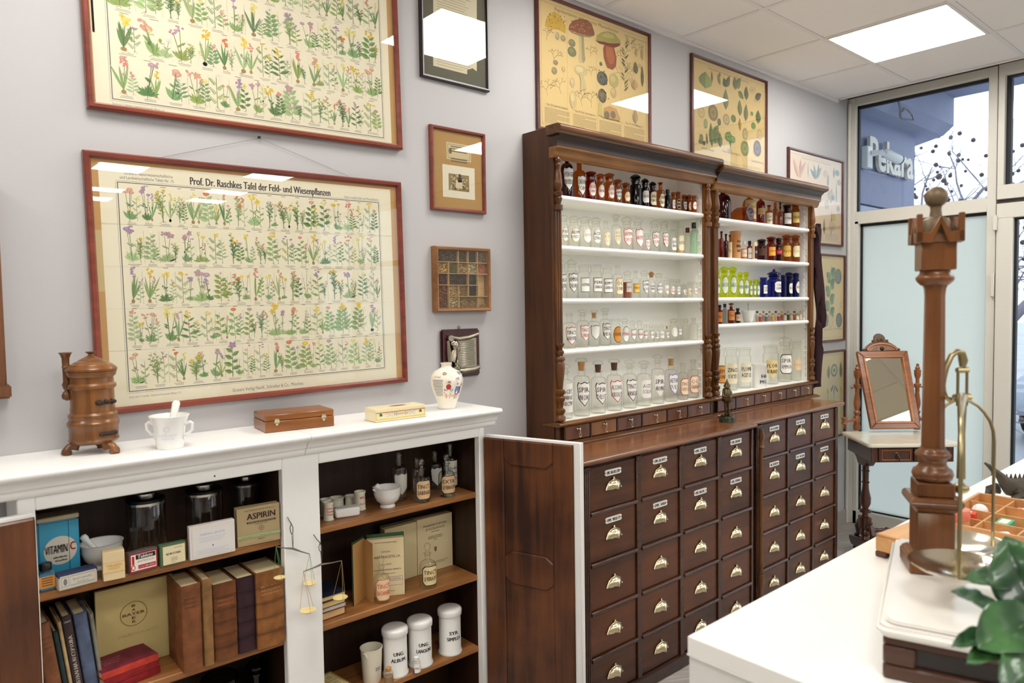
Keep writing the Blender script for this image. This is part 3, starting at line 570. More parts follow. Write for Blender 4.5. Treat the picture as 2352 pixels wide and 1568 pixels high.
for (x, y, rx, ry, c) in [(1232, 822, 26, 44, (196, 170, 118)), (1318, 825, 36, 60, (140, 122, 76)), (1415, 875, 24, 42, (174, 156, 112)), (1466, 868, 18, 28, (112, 122, 70)), (1362, 893, 13, 26, (96, 104, 72)), (1263, 905, 14, 36, (150, 152, 92)), (1552, 980, 20, 44, (180, 158, 112)), (1658, 985, 19, 40, (200, 172, 122)), (1549, 1085, 30, 56, (140, 140, 82)), (1640, 1085, 28, 60, (110, 92, 92)), (1612, 920, 16, 24, (112, 138, 76)), (1232, 1010, 14, 30, (128, 126, 88)), (1250, 1045, 12, 16, (86, 84, 70)), (1225, 1035, 14, 16, (106, 104, 84)), (1430, 1000, 26, 36, (110, 136, 76)), (1462, 1020, 18, 26, (120, 142, 84)), (1600, 832, 10, 16, (110, 150, 84))]:
    el(p, K, x, y, rx, ry, c); el(p, K, x, y, rx*.6, ry*.62, tuple(min(255, v+22) for v in c)); el(p, K, x, y, rx*.28, ry*.3, c)
for (x, y, L) in [(1316, 850, 20), (1640, 730, 16), (1640, 1110, 20), (1605, 660, 16), (1440, 1100, 12)]:
    for k in range(7): twig(p, K, x, y, k*.9, L, 1, (104, 92, 66))
for (t, x, y, f) in [('Winterlinde', 1278, 1098, .12), ('Wohlriechendes Veilchen', 1450, 1125, .18), ('Sumpfdotterblume', 1640, 1190, .13)]: a = K(x, y); p.text(t, a[0], a[1], .012, (150, 120, 84), fit=f)
cols(p, -.33, .33, -p.H/2+.035, -p.H/2+.06, 3, R, (160, 130, 92)); p.done()
p = Pic('framed_plant_poster', 'framed pale pinkish plant poster behind the right shelf corner, uppermost beside the window', 'picture', 4.247, 5.0, 1.9, 2.487, .015, M_fdk, .02, 0., (228, 200, 170)); K = lambda x, y: p.uv(1800+x/4.9, 330+y/4.9); border(p, .03); p.L = 1
K = lambda x, y: p.uv(x, y)
p.text('Repräsentanten einheimischer Pflanzenfamilien', 0, p.H/2-.05, .014, (170, 136, 116), fit=.4)
for (x, y, x2, y2, w, c) in [(1832, 410, 1818, 362, .045, (222, 160, 120)), (1836, 410, 1836, 365, .045, (214, 150, 112)), (1832, 408, 1848, 372, .04, (220, 164, 128)), (1872, 412, 1866, 378, .035, (120, 140, 132)), (1872, 412, 1858, 388, .035, (104, 128, 130)), (1872, 410, 1884, 384, .035, (128, 146, 140)), (1874, 412, 1878, 376, .03, (108, 130, 128)), (1853, 410, 1853, 370, .012, (150, 150, 110)), (1912, 410, 1913, 385, .03, (126, 124, 104)), (1898, 430, 1900, 400, .03, (140, 134, 110)), (1905, 470, 1908, 430, .03, (128, 128, 104)), (1918, 470, 1918, 420, .02, (150, 140, 116)), (1890, 540, 1890, 500, .03, (120, 128, 96)), (1905, 545, 1908, 480, .02, (130, 128, 100))]: big(x, y, x2, y2, w, c)
for (x, y, rx, ry, c) in [(1893, 400, 6, 9, (206, 180, 150)), (1920, 398, 5, 7, (116, 128, 110)), (1905, 450, 8, 12, (180, 164, 136)), (1924, 420, 5, 7, (160, 146, 122)), (1912, 500, 5, 9, (196, 176, 96)), (1922, 480, 4, 7, (150, 140, 120)), (1896, 470, 5, 12, (196, 176, 146)), (1910, 455, 4, 6, (120, 118, 104)), (1908, 520, 7, 12, (200, 180, 150))]: el(p, K, x, y, rx, ry, c)
cols(p, -.33, .33, -p.H/2+.035, -p.H/2+.08, 3, R, (170, 140, 116)); p.done()
p = Pic('framed_plant_poster', 'framed tan poster of a green leafy plant beside the window, middle of three', 'picture', 4.3, 5.04, 1.25, 1.845, .015, M_fdk, .02, 0., (230, 205, 155)); K = lambda x, y: p.uv(x, y); border(p, .03); p.L = 1
a, b2 = K(1902, 730), K(1906, 610); p.line(a, b2, .006, (104, 130, 84))
for (x, y, s) in [(1904, 720, 1), (1902, 705, -1), (1904, 690, 1), (1903, 672, -1), (1905, 655, 1), (1905, 640, -1), (1906, 630, 1)]: big(x, y, x+10*s, y-14, .06, R.choice([(124, 156, 106), (104, 140, 92)])); big(x, y, x+8*s, y+6, .05, (132, 160, 112))
for (x, y, rx, ry, c) in [(1922, 635, 8, 18, (112, 116, 108)), (1924, 735, 7, 17, (96, 104, 100)), (1905, 738, 5, 16, (206, 188, 146)), (1895, 735, 5, 15, (112, 118, 110)), (1929, 700, 3, 8, (196, 190, 120))]: el(p, K, x, y, rx, ry, c); el(p, K, x, y, rx*.7, ry*.75, tuple(min(255, v+16) for v in c))
a = K(1914, 757); p.text('Gemeine Tollkirsche', a[0], a[1], .014, (150, 124, 86), fit=.3); p.done()
p = Pic('framed_plant_poster', 'framed tan poster of upright green spikes and yellow flowers beside the window, lowest of three', 'picture', 4.3, 5.052, .583, 1.19, .015, M_fdk, .02, 0., (230, 205, 155)); K = lambda x, y: p.uv(x, y); border(p, .03); p.L = 1
for (x, y, x2, y2, w, c) in [(1900, 870, 1901, 838, .045, (122, 132, 96)), (1929, 868, 1928, 830, .045, (104, 118, 92)), (1930, 900, 1928, 885, .03, (222, 196, 80)), (1898, 905, 1899, 890, .03, (214, 186, 76)), (1912, 905, 1914, 885, .02, (110, 112, 92)), (1905, 900, 1912, 882, .02, (96, 100, 84)), (1922, 900, 1914, 884, .02, (100, 104, 86))]: big(x, y, x2, y2, w, c)
for x in (1899, 1913, 1929): p.line(K(x, 960), K(x, 895), .008, (150, 166, 104))
for k in (15, 10, 5): el(p, K, 1913, 850, k*.5, k, (120, 122, 96) if k != 10 else (226, 204, 156))
p.done()
# ---- middle column of small frames
def box4(p, a, b2): q, r = p.uv(*a), p.uv(*b2); return (q[0], r[0], r[1], q[1])
p = Pic('framed_document', 'black framed torn old handwritten document on an olive mat, topmost of the small frames', 'picture', 1.526, 1.851, 2.381, 2.83, .013, M_fblk, .02, 0., (92, 90, 74)); p.L = 0
a = [p.uv(*k) for k in [(992, -60), (1092, -60), (1092, 165), (1082, 158), (1070, 162), (1070, 172), (992, 152)]]; p.poly(a, (226, 216, 190))
for i in range(34): y = -50+i*6; q, r = p.uv(1000, y), p.uv(1000+R.uniform(60, 84), y+R.uniform(0, 12)*.4); p.rect(q[0], r[0], q[1], q[1]+.0016, (150, 130, 104), 1)
p.done()
p = Pic('framed_photograph', 'red brown framed printed card and old shop photograph on a tan mat', 'picture', 1.56, 1.823, 1.893, 2.211, .014, M_fred, .02, 0., (186, 146, 88)); p.L = 0
f = box4(p, (1022, 326), (1079, 374)); p.rect(*f, (218, 200, 160)); p.rect(f[0]+.006, f[1]-.006, f[2]+.006, f[3]-.006, (150, 134, 104)); p.rect(f[0]+.008, f[1]-.008, f[2]+.008, f[3]-.008, (216, 198, 158))
for i in range(5): p.rect(f[0]+.02, f[1]-.02, f[3]-.016-.009*i-(.02 if i > 2 else 0), f[3]-.0125-.009*i-(.02 if i > 2 else 0), (96, 86, 70), 6)
p.ell(f[0]+.018, (f[2]+f[3])/2, .008, .012, (110, 100, 84), n=10)
f = box4(p, (1013, 377), (1088, 460)); p.rect(*f, (238, 230, 212)); g = (f[0]+.028, f[1]-.028, f[2]+.028, f[3]-.032); p.rect(*g, (150, 130, 92))
for i in range(40): u, v = R.uniform(g[0], g[1]-.012), R.uniform(g[2], g[3]-.008); p.rect(u, u+R.uniform(.004, .012), v, v+R.uniform(.003, .008), R.choice([(196, 178, 136), (110, 92, 62), (84, 70, 50), (214, 200, 160)]), 8+i)
m = (g[0]+g[1])/2; p.rect(m-.016, m+.016, g[2]+.01, (g[2]+g[3])/2+.01, (220, 208, 176), 60); p.ell(m+.004, (g[2]+g[3])/2+.026, .006, .009, (74, 62, 50), n=8, l=61); p.rect(m-.006, m+.014, (g[2]+g[3])/2+.002, (g[2]+g[3])/2+.02, (70, 58, 48), 60)
p.done()
# seed display box
sd = thing('seed_display_box', 'wooden box frame with compartments of seeds and spices', 'display box', (1.695, -.001, 1.631))
b = MB(); frame_mesh(b, .268, .25, .017, .034); b.build('frame', M_fbox, sd, smooth=30)
M_div = wood('pale_divider_wood', (196, 158, 104), (222, 190, 138), 'x', rough=.5); M_seedp = printed('seed_skin', rough=.55)
MB().box(-.12, .12, -.006, 0, -.112, .112).build('back_panel', M_div, sd, smooth=0)
cw, rh = .2365/5, .22/5; d = MB(); X0, Z0 = -.11825, -.11
solid = {(4, 0): [(0, 2)], (2, 0): []}
for r in range(1, 5): d.box(X0+(cw if r == 1 else 0), X0+5*cw-(cw if r in (2,) else 0), -.026, -.005, Z0+r*rh-.0012, Z0+r*rh+.0012)
for c in range(1, 5):
    for r in range(5):
        if (r == 4 and c == 1) or (r == 2 and c == 2) or (r == 0 and c == 3): continue
        d.box(X0+c*cw-.0012, X0+c*cw+.0012, -.026, -.005, Z0+r*rh, Z0+(r+1)*rh)
d.build('divider', M_div, sd, smooth=0)
comp = [(0, 2, 4, 1, (96, 78, 56), .0075), (2, 1, 4, 1, (110, 92, 76), .004), (3, 1, 4, 1, (64, 52, 40), .003), (4, 1, 4, 1, (142, 116, 92), .004), (0, 1, 3, 1, (214, 178, 104), .006), (1, 1, 3, 1, (128, 128, 66), .004), (2, 1, 3, 1, (190, 158, 112), .006), (3, 1, 3, 1, (222, 206, 170), .005), (4, 1, 3, 1, (226, 140, 104), .003),
        (0, 1, 2, 1, (104, 52, 46), .006), (1, 2, 2, 1, (84, 56, 44), .006), (3, 1, 2, 1, (70, 60, 54), .005), (0, 1, 0, 2, (140, 80, 44), .007), (1, 1, 1, 1, (214, 180, 126), .004), (2, 1, 1, 1, (176, 140, 92), .004), (3, 1, 1, 1, (70, 62, 56), .006), (1, 1, 0, 1, (220, 196, 150), .006), (2, 2, 0, 1, (186, 152, 104), .004), (4, 1, 0, 1, (196, 150, 96), .002)]
for (c, cn, r, rn, col, s) in comp:
    q = MB(); x0, x1, z0, z1 = X0+c*cw+.002, X0+(c+cn)*cw-.002, Z0+r*rh+.002, Z0+(r+rn)*rh-.002
    q.box(x0, x1, -.014, -.006, z0, z1 if col != (196, 150, 96) else z0+.012, tuple(int(v*.7) for v in col))
    for i in range(int(min(90, (x1-x0)*(z1-z0)/(s*s)*.9))):
        k = R.uniform(.7, 1.25); q.ball((R.uniform(x0+s/2, x1-s/2), -.0145-R.uniform(0, .003), R.uniform(z0+s/2, (z1 if col != (196, 150, 96) else z0+.014)-s/2)), (s*.6, s*.5, s*.5*R.uniform(.6, 1)), 6, 4, tuple(int(min(255, v*k)) for v in col))
    o = q.build('seeds', M_seedp, sd, weld=False, smooth=60); o['kind'] = 'stuff'
MB().box(-.119, .119, -.03, -.0285, -.111, .111).build('glass_pane', M_pic, sd, smooth=0)
# pewter plaque
pl = thing('plaque', 'dark mahogany plaque with a pewter scroll and bust behind the white vase', 'plaque', (1.684, -.001, 1.344))
MB().box(-.094, .094, -.016, 0, -.094, .094).build('board', wood('mahogany', (44, 12, 18), (76, 26, 32), 'z', rough=.2, coat=.6), pl, bevel=.006, seg=2)
M_pew = plain('pewter', (176, 168, 150), rough=.28, metal=1., bump=.3, bscale=90)
q = MB(); q.box(-.03, .068, -.026, -.016, -.058, .058)
for i in range(15): q.box(-.022, .06*R.uniform(.9, 1), -.0285, -.026, .046-i*.0068, .0495-i*.0068)
q.build('scroll_sheet', M_pew, pl, bevel=.001); q = MB()
q.tube([(-.062, -.024, .066), (-.02, -.026, .056), (.03, -.026, .06), (.078, -.024, .072)], [.008, .009, .009, .007], 10); q.lathe([(.004, -.006), (.012, -.006), (.014, 0), (.012, .006), (.004, .006)], 12, (-.058, -.026, .06), M=Matrix.Rotation(PI/2, 3, 'X'))
q.build('scroll_roll', M_pew, pl); q = MB(); q.tube([(-.05, -.024, -.066), (0, -.027, -.07), (.05, -.027, -.066), (.08, -.024, -.06)], [.006, .011, .011, .009], 10); q.build('scroll_roll', M_pew, pl)
q = MB(); q.tube([(-.066, -.02, .05), (-.064, -.024, 0), (-.06, -.022, -.06)], [.006, .009, .007], 8); q.ball((-.036, -.028, .03), (.016, .012, .02)); q.ball((-.027, -.032, .018), (.009, .007, .012)); q.ball((-.044, -.025, .04), (.014, .01, .012)); q.tube([(-.038, -.026, .014), (-.042, -.024, -.004), (-.05, -.02, -.03)], [.009, .016, .02], 8); q.lathe([(.018, -.06), (.018, -.05), (.01, -.045), (.012, -.03), (.006, -.02)], 10, (-.03, -.022, 0)); q.build('bust', M_pew, pl)
q = MB(); q.tube([(0, -.003, .094), (-.006, -.003, .1), (0, -.003, .106), (.006, -.003, .1)], .0012, 5, closed=True); q.build('hanging_ring', M_fblk, pl)
# edge of the wooden case at the left
x1 = at_y(8, 800, -.01).x; zb = at_y(8, 895, -.05).z
cs = thing('hanging_wooden_case', 'brown old wooden wall case cut by the left edge of the photo', 'wall case', (x1-.2, 0, zb))
M_oldw = wood('old_brown_wood', (84, 50, 28), (134, 86, 50), 'z', rough=.5)
MB().box(-.2, .2, -.05, -.001, 0, .52).build('case', M_oldw, cs, bevel=.003); MB().box(-.21, .208, -.06, -.001, -.022, .012).build('bottom_rail', M_oldw, cs, bevel=.004, seg=2)
# ================================================================== WHITE PAINTED CABINET
M_in = wood('dark_inner_wood', (30, 16, 9), (62, 34, 18), 'z', rough=.5, fine=40, coat=.05)
M_shelfw = wood('worn_shelf_wood', (108, 66, 30), (184, 126, 72), 'x', rough=.42, fine=40, coat=.15)
M_doorw = wood('old_door_wood', (48, 23, 12), (112, 64, 32), 'z', rough=.4, fine=26, coat=.25, blotch=.7, c3=(176, 116, 64))
ZW = 1.155; WX0, WX1 = .207, 1.618; WY = -.235
wc = thing('white_cabinet', 'white painted old cabinet with two open bays of dark wooden shelves', 'cabinet', (0, 0, FL))
def wb(x0, x1, y0, y1, z0, z1, b=None): b = b or MB(); return b.box(x0, x1, y0, y1, z0-FL, z1-FL)
b = MB()
for a in [(WX0, .243, WY, WY+.03, FL, 1.09), (.853, .969, WY, WY+.03, FL, 1.09), (1.593, WX1, WY, WY+.03, FL, 1.09), (.243, .853, WY, WY+.03, 1.052, 1.09), (.969, 1.593, WY, WY+.03, 1.052, 1.09), (.243, .853, WY, WY+.03, FL, .06), (.969, 1.593, WY, WY+.03, FL, .06),
          (WX0, WX0+.018, WY+.03, -.012, FL, 1.09), (WX1-.018, WX1, WY+.03, -.012, FL, 1.09)]: wb(*a, b)
b.build('carcass', M_white, wc, bevel=.003)
pr = [(-.001, 1.085), (-.238, 1.085), (-.246, 1.091), (-.25, 1.1), (-.25, 1.106), (-.258, 1.11), (-.261, 1.118), (-.266, 1.127), (-.275, 1.133), (-.285, 1.136), (-.291, 1.142), (-.292, 1.148), (-.288, 1.154), (-.283, ZW), (-.001, ZW)]
b = MB(); b.prism([(y, z-FL) for y, z in pr], .12, .921, 'x'); b.build('top', M_white, wc, bevel=.0015)
b = MB(); b.prism([(y, z-FL) for y, z in pr], .9225, 1.66, 'x'); b.build('top', M_white, wc, bevel=.0015)
b = MB()
for a in [(.225, .86, -.012, -.004, FL, 1.085), (.955, 1.6, -.012, -.004, FL, 1.085), (WX0+.018, WX0+.024, WY+.03, -.012, FL, 1.085), (.853, .861, WY+.03, -.012, FL, 1.085), (.961, .969, WY+.03, -.012, FL, 1.085), (1.594, 1.6, WY+.03, -.012, FL, 1.085), (.23, .855, WY+.03, -.012, 1.07, 1.085), (.965, 1.596, WY+.03, -.012, 1.07, 1.085)]: wb(*a, b)
b.build('lining', M_in, wc, smooth=0)
ZL1, ZL2, ZR1, ZR2, ZR3 = .842, .537, .846, .538, .27
for (x0, x1, z) in [(.232, .852, ZL1), (.232, .852, ZL2), (.232, .852, .2), (.97, 1.593, ZR1), (.97, 1.593, ZR2), (.97, 1.593, ZR3), (.232, .852, .0), (.97, 1.593, .0)]:
    wb(x0, x1, -.212, -.013, z-.021, z).build('shelf', M_shelfw, wc, bevel=.003)
b = MB(); b.tube([(.66, WY-.001, 1.066-FL), (.66, WY+.002, 1.066-FL)], .0025, 6); b.build('nail_hole', M_black, wc)
def wdoor(name, hx, hy, ex, ey, z0, z1, flip):
    """door leaf from its hinge edge to its free edge; inner face brown, outer face and edges white"""
    L = math.hypot(ex-hx, ey-hy); a = math.atan2(ey-hy, ex-hx); s = 1 if flip else -1
    M = Matrix.Translation((hx, hy, -FL)) @ Matrix.Rotation(a, 4, 'Z')
    q = MB(); q.T = M; q.box(0, L, 0, s*.022, z0, z1); q.box(L-.002, L+.0, -s*.004, 0, z0, z1); d = q.build(name, M_white, wc, bevel=.002)
    q = MB(); q.T = M; q.box(.0, L-.026, -s*.004, 0, z0+.004, z1-.008); q.build('inner_face', M_doorw, d, smooth=0)
    st = .085
    q = MB(); q.T = M
    for (u0, u1, v0, v1) in [(0, st, z0+.004, z1-.008), (L-.026-st*.9, L-.026, z0+.004, z1-.008)]: q.box(u0, u1, -s*.012, -s*.003, v0, v1)
    zs = [z0+.004, z0+.13, z0+.5, z0+.62, z1-.1, z1-.008]; ui, uo = st, L-.026-st*.9; c = .03
    for k in (0, 2, 4):
        v0, v1 = zs[k], zs[k+1]; w0 = .022 if k != 0 else 0; w1 = .022 if k != 4 else 0
        poly = [(ui, v0+w0), (ui+c, v0), (uo-c, v0), (uo, v0+w0), (uo, v1-w1), (uo-c, v1), (ui+c, v1), (ui, v1-w1)]
        q.prism([(p[0], p[1]) for p in poly], -s*.012, -s*.003, 'y')
    q.build('inner_frame', M_doorw, d, bevel=.005, smooth=0)
    return d, M, L
dR, MR, LR = wdoor('door', 1.616, -.238, 1.737, -.603, .03, 1.058, True)
q = MB(); q.T = MR; q.box(.0, .004, -.0, .001, .1, 1.); q.box(LR-.07, LR-.026, .0035, .0125, .62, .69); q.build('lock_plate', plain('lock_iron', (52, 30, 20), rough=.5), dR)
q = MB(); q.T = MR; [q.box(-.012, 0, -.002, .003, z, z+.035) for z in (.87, .93)]; q.build('hinge', M_white, dR)
q = MB(); q.T = MR; R = random.Random(9)
for i in range(22): x = R.uniform(.2, LR-.03); z = 1.04-abs(R.gauss(0, .02)); q.poly([(x+dx, .0126, z+dz) for dx, dz in [(R.uniform(.004, .03), R.uniform(-.012, .006)) for _ in range(3)]], (196, 172, 136))
dL, ML, LL = wdoor('door', .236, -.262, -.16, -.315, .03, 1.053, False)
# ================================================================== LABELS AND BOTTLES
def wrap(r, cx=0., cy=0., z0=0., dy=.0004): return lambda u, v: (cx+(r+dy)*math.sin(u/r), cy-(r+dy)*math.cos(u/r), z0+v)
SHAPES = {
 'shield': [(-.5, .36), (-.44, .5), (-.26, .43), (0, .5), (.26, .43), (.44, .5), (.5, .36), (.42, .1), (.46, -.16), (.28, -.3), (0, -.5), (-.28, -.3), (-.46, -.16), (-.42, .1)],
 'oval': [(.5*math.cos(2*PI*k/18), .5*math.sin(2*PI*k/18)) for k in range(18)],
 'oct': [(-.5, .34), (-.36, .5), (.36, .5), (.5, .34), (.5, -.34), (.36, -.5), (-.36, -.5), (-.5, -.34)],
 'rect': [(-.5, .5), (.5, .5), (.5, -.5), (-.5, -.5)],
 'fancy': [((.5 if k % 2 else .43)*math.cos(2*PI*k/20), (.5 if k % 2 else .43)*math.sin(2*PI*k/20)) for k in range(20)],
}
def label_mesh(r, w, h, zc, shape, paper, edge, ink, lines, th=None):
    """paper label on the round wall of a bottle (radius r), facing the room, subdivided across so it follows the curve"""
    b = MB(); th = th or [1]*len(lines); pts = SHAPES[shape]
    def sheet(sc, dy, c, sc2=None):
        # fan of strips: cut the outline into vertical slices
        N = 12; P = [(x*w*sc, y*h*(sc2 or sc)) for x, y in pts]; n = len(P); F = wrap(r, 0, 0, zc, dy)
        xs = [(-.5+k/N)*w*sc*.9999 for k in range(N+1)]; lo = []; hi = []
        for x in xs:
            ys = []
            for i in range(n):
                a, q = P[i], P[(i+1) % n]
                if abs(a[0]-q[0]) < 1e-12:
                    if abs(a[0]-x) < w*.001: ys += [a[1], q[1]]
                elif min(a[0], q[0])-1e-9 <= x <= max(a[0], q[0])+1e-9: t = (x-a[0])/(q[0]-a[0]); ys.append(a[1]+(q[1]-a[1])*t)
            lo.append(min(ys) if ys else 0); hi.append(max(ys) if ys else 0)
        vs = [F(x, y) for x, y in zip(xs, lo)]+[F(x, y) for x, y in zip(xs, hi)]; m = N+1
        b.add(vs, [(i, i+1, i+1+m, i+m) for i in range(N)], c)
    sheet(1., .0005, edge or paper)
    if edge: k = 1-.11*min(w, h)/w; sheet(k if k < .95 else .93, .0009, paper, .92)
    n = len(lines); lh = min(h*.5/max(n, 1), h*.25)
    for i, t in enumerate(lines):
        if not t: continue
        v = lh*1.25*((n-1)/2-i)-lh*.42+h*.02; fit = min(w*.78, len(t)*lh*.72); letter(b, t, 0, v, lh*.86, ink, fit=fit, bold=w*.006, place=wrap(r, 0, 0, zc, .0014), res=1)
    return b
def shoulder(r, z0, z1, rn, n=5): return [(rn+(r-rn)*math.cos(PI/2*k/n), z0+(z1-z0)*math.sin(PI/2*k/n)) for k in range(n+1)]
def bottle_parts(kind, r, h):
    """(body profile, stopper profile, label zone (z centre, height))"""
    e = min(.004, r*.12)
    if kind == 'jar':      # wide mouth, flat ground disc stopper
        zs, rn = h*.71, r*.76; return [(0, 0), (r-e, 0), (r, e)]+shoulder(r, zs-r*.26, zs, rn)+[(rn, h*.8), (rn*1.16, h*.82), (rn*1.18, h*.86), (rn*1.02, h*.87)], [(rn*.9, h*.8), (rn*.92, h*.875), (rn*1.28, h*.9), (rn*1.34, h*.925), (rn*1.3, h*.95), (rn*.7, h*.985), (0, h)], (h*.4, h*.4)
    if kind == 'dome':     # wide mouth, domed stopper
        zs, rn = h*.69, r*.7; return [(0, 0), (r-e, 0), (r, e)]+shoulder(r, zs-r*.3, zs, rn)+[(rn, h*.77), (rn*1.16, h*.79), (rn*1.16, h*.83), (rn, h*.84)], [(rn*.85, h*.77), (rn*.88, h*.85), (rn*1.42, h*.87), (rn*1.36, h*.91), (rn*.9, h*.96), (rn*.35, h*.985), (0, h)], (h*.39, h*.42)
    if kind == 'narrow':   # narrow neck, mushroom stopper
        zs, rn = h*.71, r*.4; return [(0, 0), (r-e, 0), (r, e)]+shoulder(r, zs-r*.5, zs, rn)+[(rn, h*.82), (rn*1.5, h*.835), (rn*1.55, h*.86), (rn*1.1, h*.875)], [(rn*.8, h*.8), (rn*.85, h*.885), (rn*.95, h*.9), (rn*1.9, h*.92), (rn*1.95, h*.945), (rn*1.5, h*.975), (0, h)], (h*.38, h*.4)
    if kind == 'open':     # narrow neck, no stopper
        zs, rn = h*.74, r*.42; return [(0, 0), (r-e, 0), (r, e)]+shoulder(r, zs-r*.5, zs, rn)+[(rn, h*.94), (rn*1.45, h*.955), (rn*1.45, h*.99), (rn*.95, h), (rn*.85, h*.9)], None, (h*.36, h*.42)
    if kind == 'ball':     # narrow neck, ball stopper
        zs, rn = h*.6, r*.33; return [(0, 0), (r-e, 0), (r, e)]+shoulder(r, zs-r*.7, zs, rn)+[(rn, h*.74), (rn*1.4, h*.75), (rn*1.4, h*.77), (rn, h*.78)], [(rn*.8, h*.7), (rn*.8, h*.79), (rn*.6, h*.815)]+[(r*.4*math.sin(a), h*.81+h*.095*(1-math.cos(a))) for a in (.6, 1.1, 1.57, 2.1, 2.6)]+[(0, h)], (h*.3, h*.34)
    if kind == 'cap':      # screw capped bottle
        zs, rn = h*.74, r*.52; return [(0, 0), (r-e, 0), (r, e)]+shoulder(r, zs-r*.4, zs, rn)+[(rn, h*.84)], [(rn*1.25, h*.82), (rn*1.28, h*.83), (rn*1.28, h*.985), (rn*1.1, h), (0, h)], (h*.36, h*.42)
    if kind == 'cork':     # bottle with a visible cork and glass top
        zs, rn = h*.7, r*.42; return [(0, 0), (r-e, 0), (r, e)]+shoulder(r, zs-r*.45, zs, rn)+[(rn, h*.78), (rn*1.3, h*.79), (rn*1.3, h*.81), (rn, h*.82)], [(rn*.8, h*.78), (rn*1.05, h*.93), (rn*1.75, h*.935), (rn*1.75, h*.97), (rn*1.2, h), (0, h)], (h*.39, h*.38)
    if kind == 'disc':     # straight jar, flat glass disc lid
        zs, rn = h*.8, r*.84; return [(0, 0), (r-e, 0), (r, e)]+shoulder(r, zs-r*.3, zs, rn)+[(rn, h*.9), (rn*1.1, h*.91), (rn*1.1, h*.94), (rn, h*.95)], [(rn*1.16, h*.955), (rn*1.18, h*.975), (rn*1.16, h), (0, h)], (h*.4, h*.44)
    if kind == 'vial':
        zs, rn = h*.74, r*.66; return [(0, 0), (r-e, 0), (r, e)]+shoulder(r, zs-r*.3, zs, rn, 3)+[(rn, h*.82), (rn*1.2, h*.84), (rn*1.2, h*.86)], [(rn*.85, h*.8), (rn*1.0, h), (0, h)], (h*.34, h*.4)
    if kind == 'flask':    # tall carboy
        zs, rn = h*.82, r*.3; return [(0, 0), (r-e*2, 0), (r, e*2)]+shoulder(r, zs-r*1.1, zs, rn)+[(rn, h*.95), (rn*1.5, h*.96), (rn*1.5, h*.99), (rn, h)], None, (h*.45, h*.35)
G = {
 'clear': glass('clear_bottle_glass', (254, 254, 251), (216, 216, 206)), 'green': glass('pale_green_glass', (232, 246, 234), (170, 208, 184)),
 'amber': glass('amber_glass', (228, 168, 84), (146, 80, 22)), 'brown': glass('brown_glass', (186, 92, 44), (96, 36, 14)), 'darkred': glass('dark_red_brown_glass', (140, 56, 34), (70, 24, 14)),
 'black': glass('black_violet_glass', (62, 40, 40), (24, 16, 18)), 'yellow': glass('yellow_green_glass', (242, 246, 96), (222, 230, 40)), 'blue': glass('cobalt_glass', (78, 92, 198), (26, 32, 104)), 'smoke': glass('grey_smoke_glass', (206, 208, 200), (120, 122, 116)), 'bright': glass('bright_clear_glass', (250, 251, 248), (214, 216, 208), gloss=2.6, rough=.04),
}
M_cork = plain('cork', (186, 140, 86), rough=.8, var=.2, vscale=120); M_cork2 = plain('dark_cork', (92, 62, 44), rough=.7, var=.2, vscale=120)
M_capk = plain('black_bakelite', (22, 20, 20), rough=.25); M_capr = plain('red_cap', (110, 20, 36), rough=.35); M_por = plain('white_porcelain', (238, 237, 232), rough=.12, coat=.5); M_porc = plain('cream_porcelain', (232, 226, 206), rough=.2, coat=.4)
def bottle(name, label, x, y, z, kind, r, h, gl, lab=None, stop=None, fill=None, group=None, facing=0., label_part=None, mat=None):
    body, st, zone = bottle_parts(kind, r, h); t = thing(name, label, 'jar' if kind in ('jar', 'dome', 'disc') else 'bottle', (x, y, z), facing, group)
    q = MB(); q.lathe(body, 22, cap=False); q.build('body', mat or G[gl], t, smooth=35, weld=True)
    if st and kind == 'cork':
        q = MB(); q.lathe([(0, st[0][1])]+st[:2]+[(0, st[1][1])], 18); q.build('cork_plug', stop or G[gl], t, smooth=35); q = MB(); q.lathe([(0, st[1][1]+.0002)]+st[2:], 18); q.build('stopper', G[gl], t, smooth=35)
    elif st: q = MB(); q.lathe(st, 18); q.build('stopper', stop or G[gl], t, smooth=35)
    if fill: q = MB(); rr = r*.955; q.lathe([(0, .002), (rr, .002), (rr, h*fill[1]), (0, h*fill[1])], 18); q.build('contents', plain('contents_%02x%02x%02x' % fill[0], fill[0], rough=.8, bump=.4, bscale=400, var=.15, vscale=200), t)
    if lab:
        shape, ws, hs, paper, edge, ink, lines = lab; w = min(2*r*ws, r*2.6); o = label_mesh(r, w, zone[1]*hs, zone[0], shape, paper, edge, ink, lines).build('paper_label', M_print, t, weld=False, smooth=0)
        if label_part: o['label'] = label_part
    return t
def put(pl, pr_, pt, zs, y):
    """x, radius and height of a round thing on a shelf at depth y from its left, right and top in the photo"""
    xc = at_y((pl+pr_)/2, pt, y); d = depth((xc.x, y, zs)); r = (pr_-pl)/2/F_PX*d; return xc.x, r, xc.z-zs
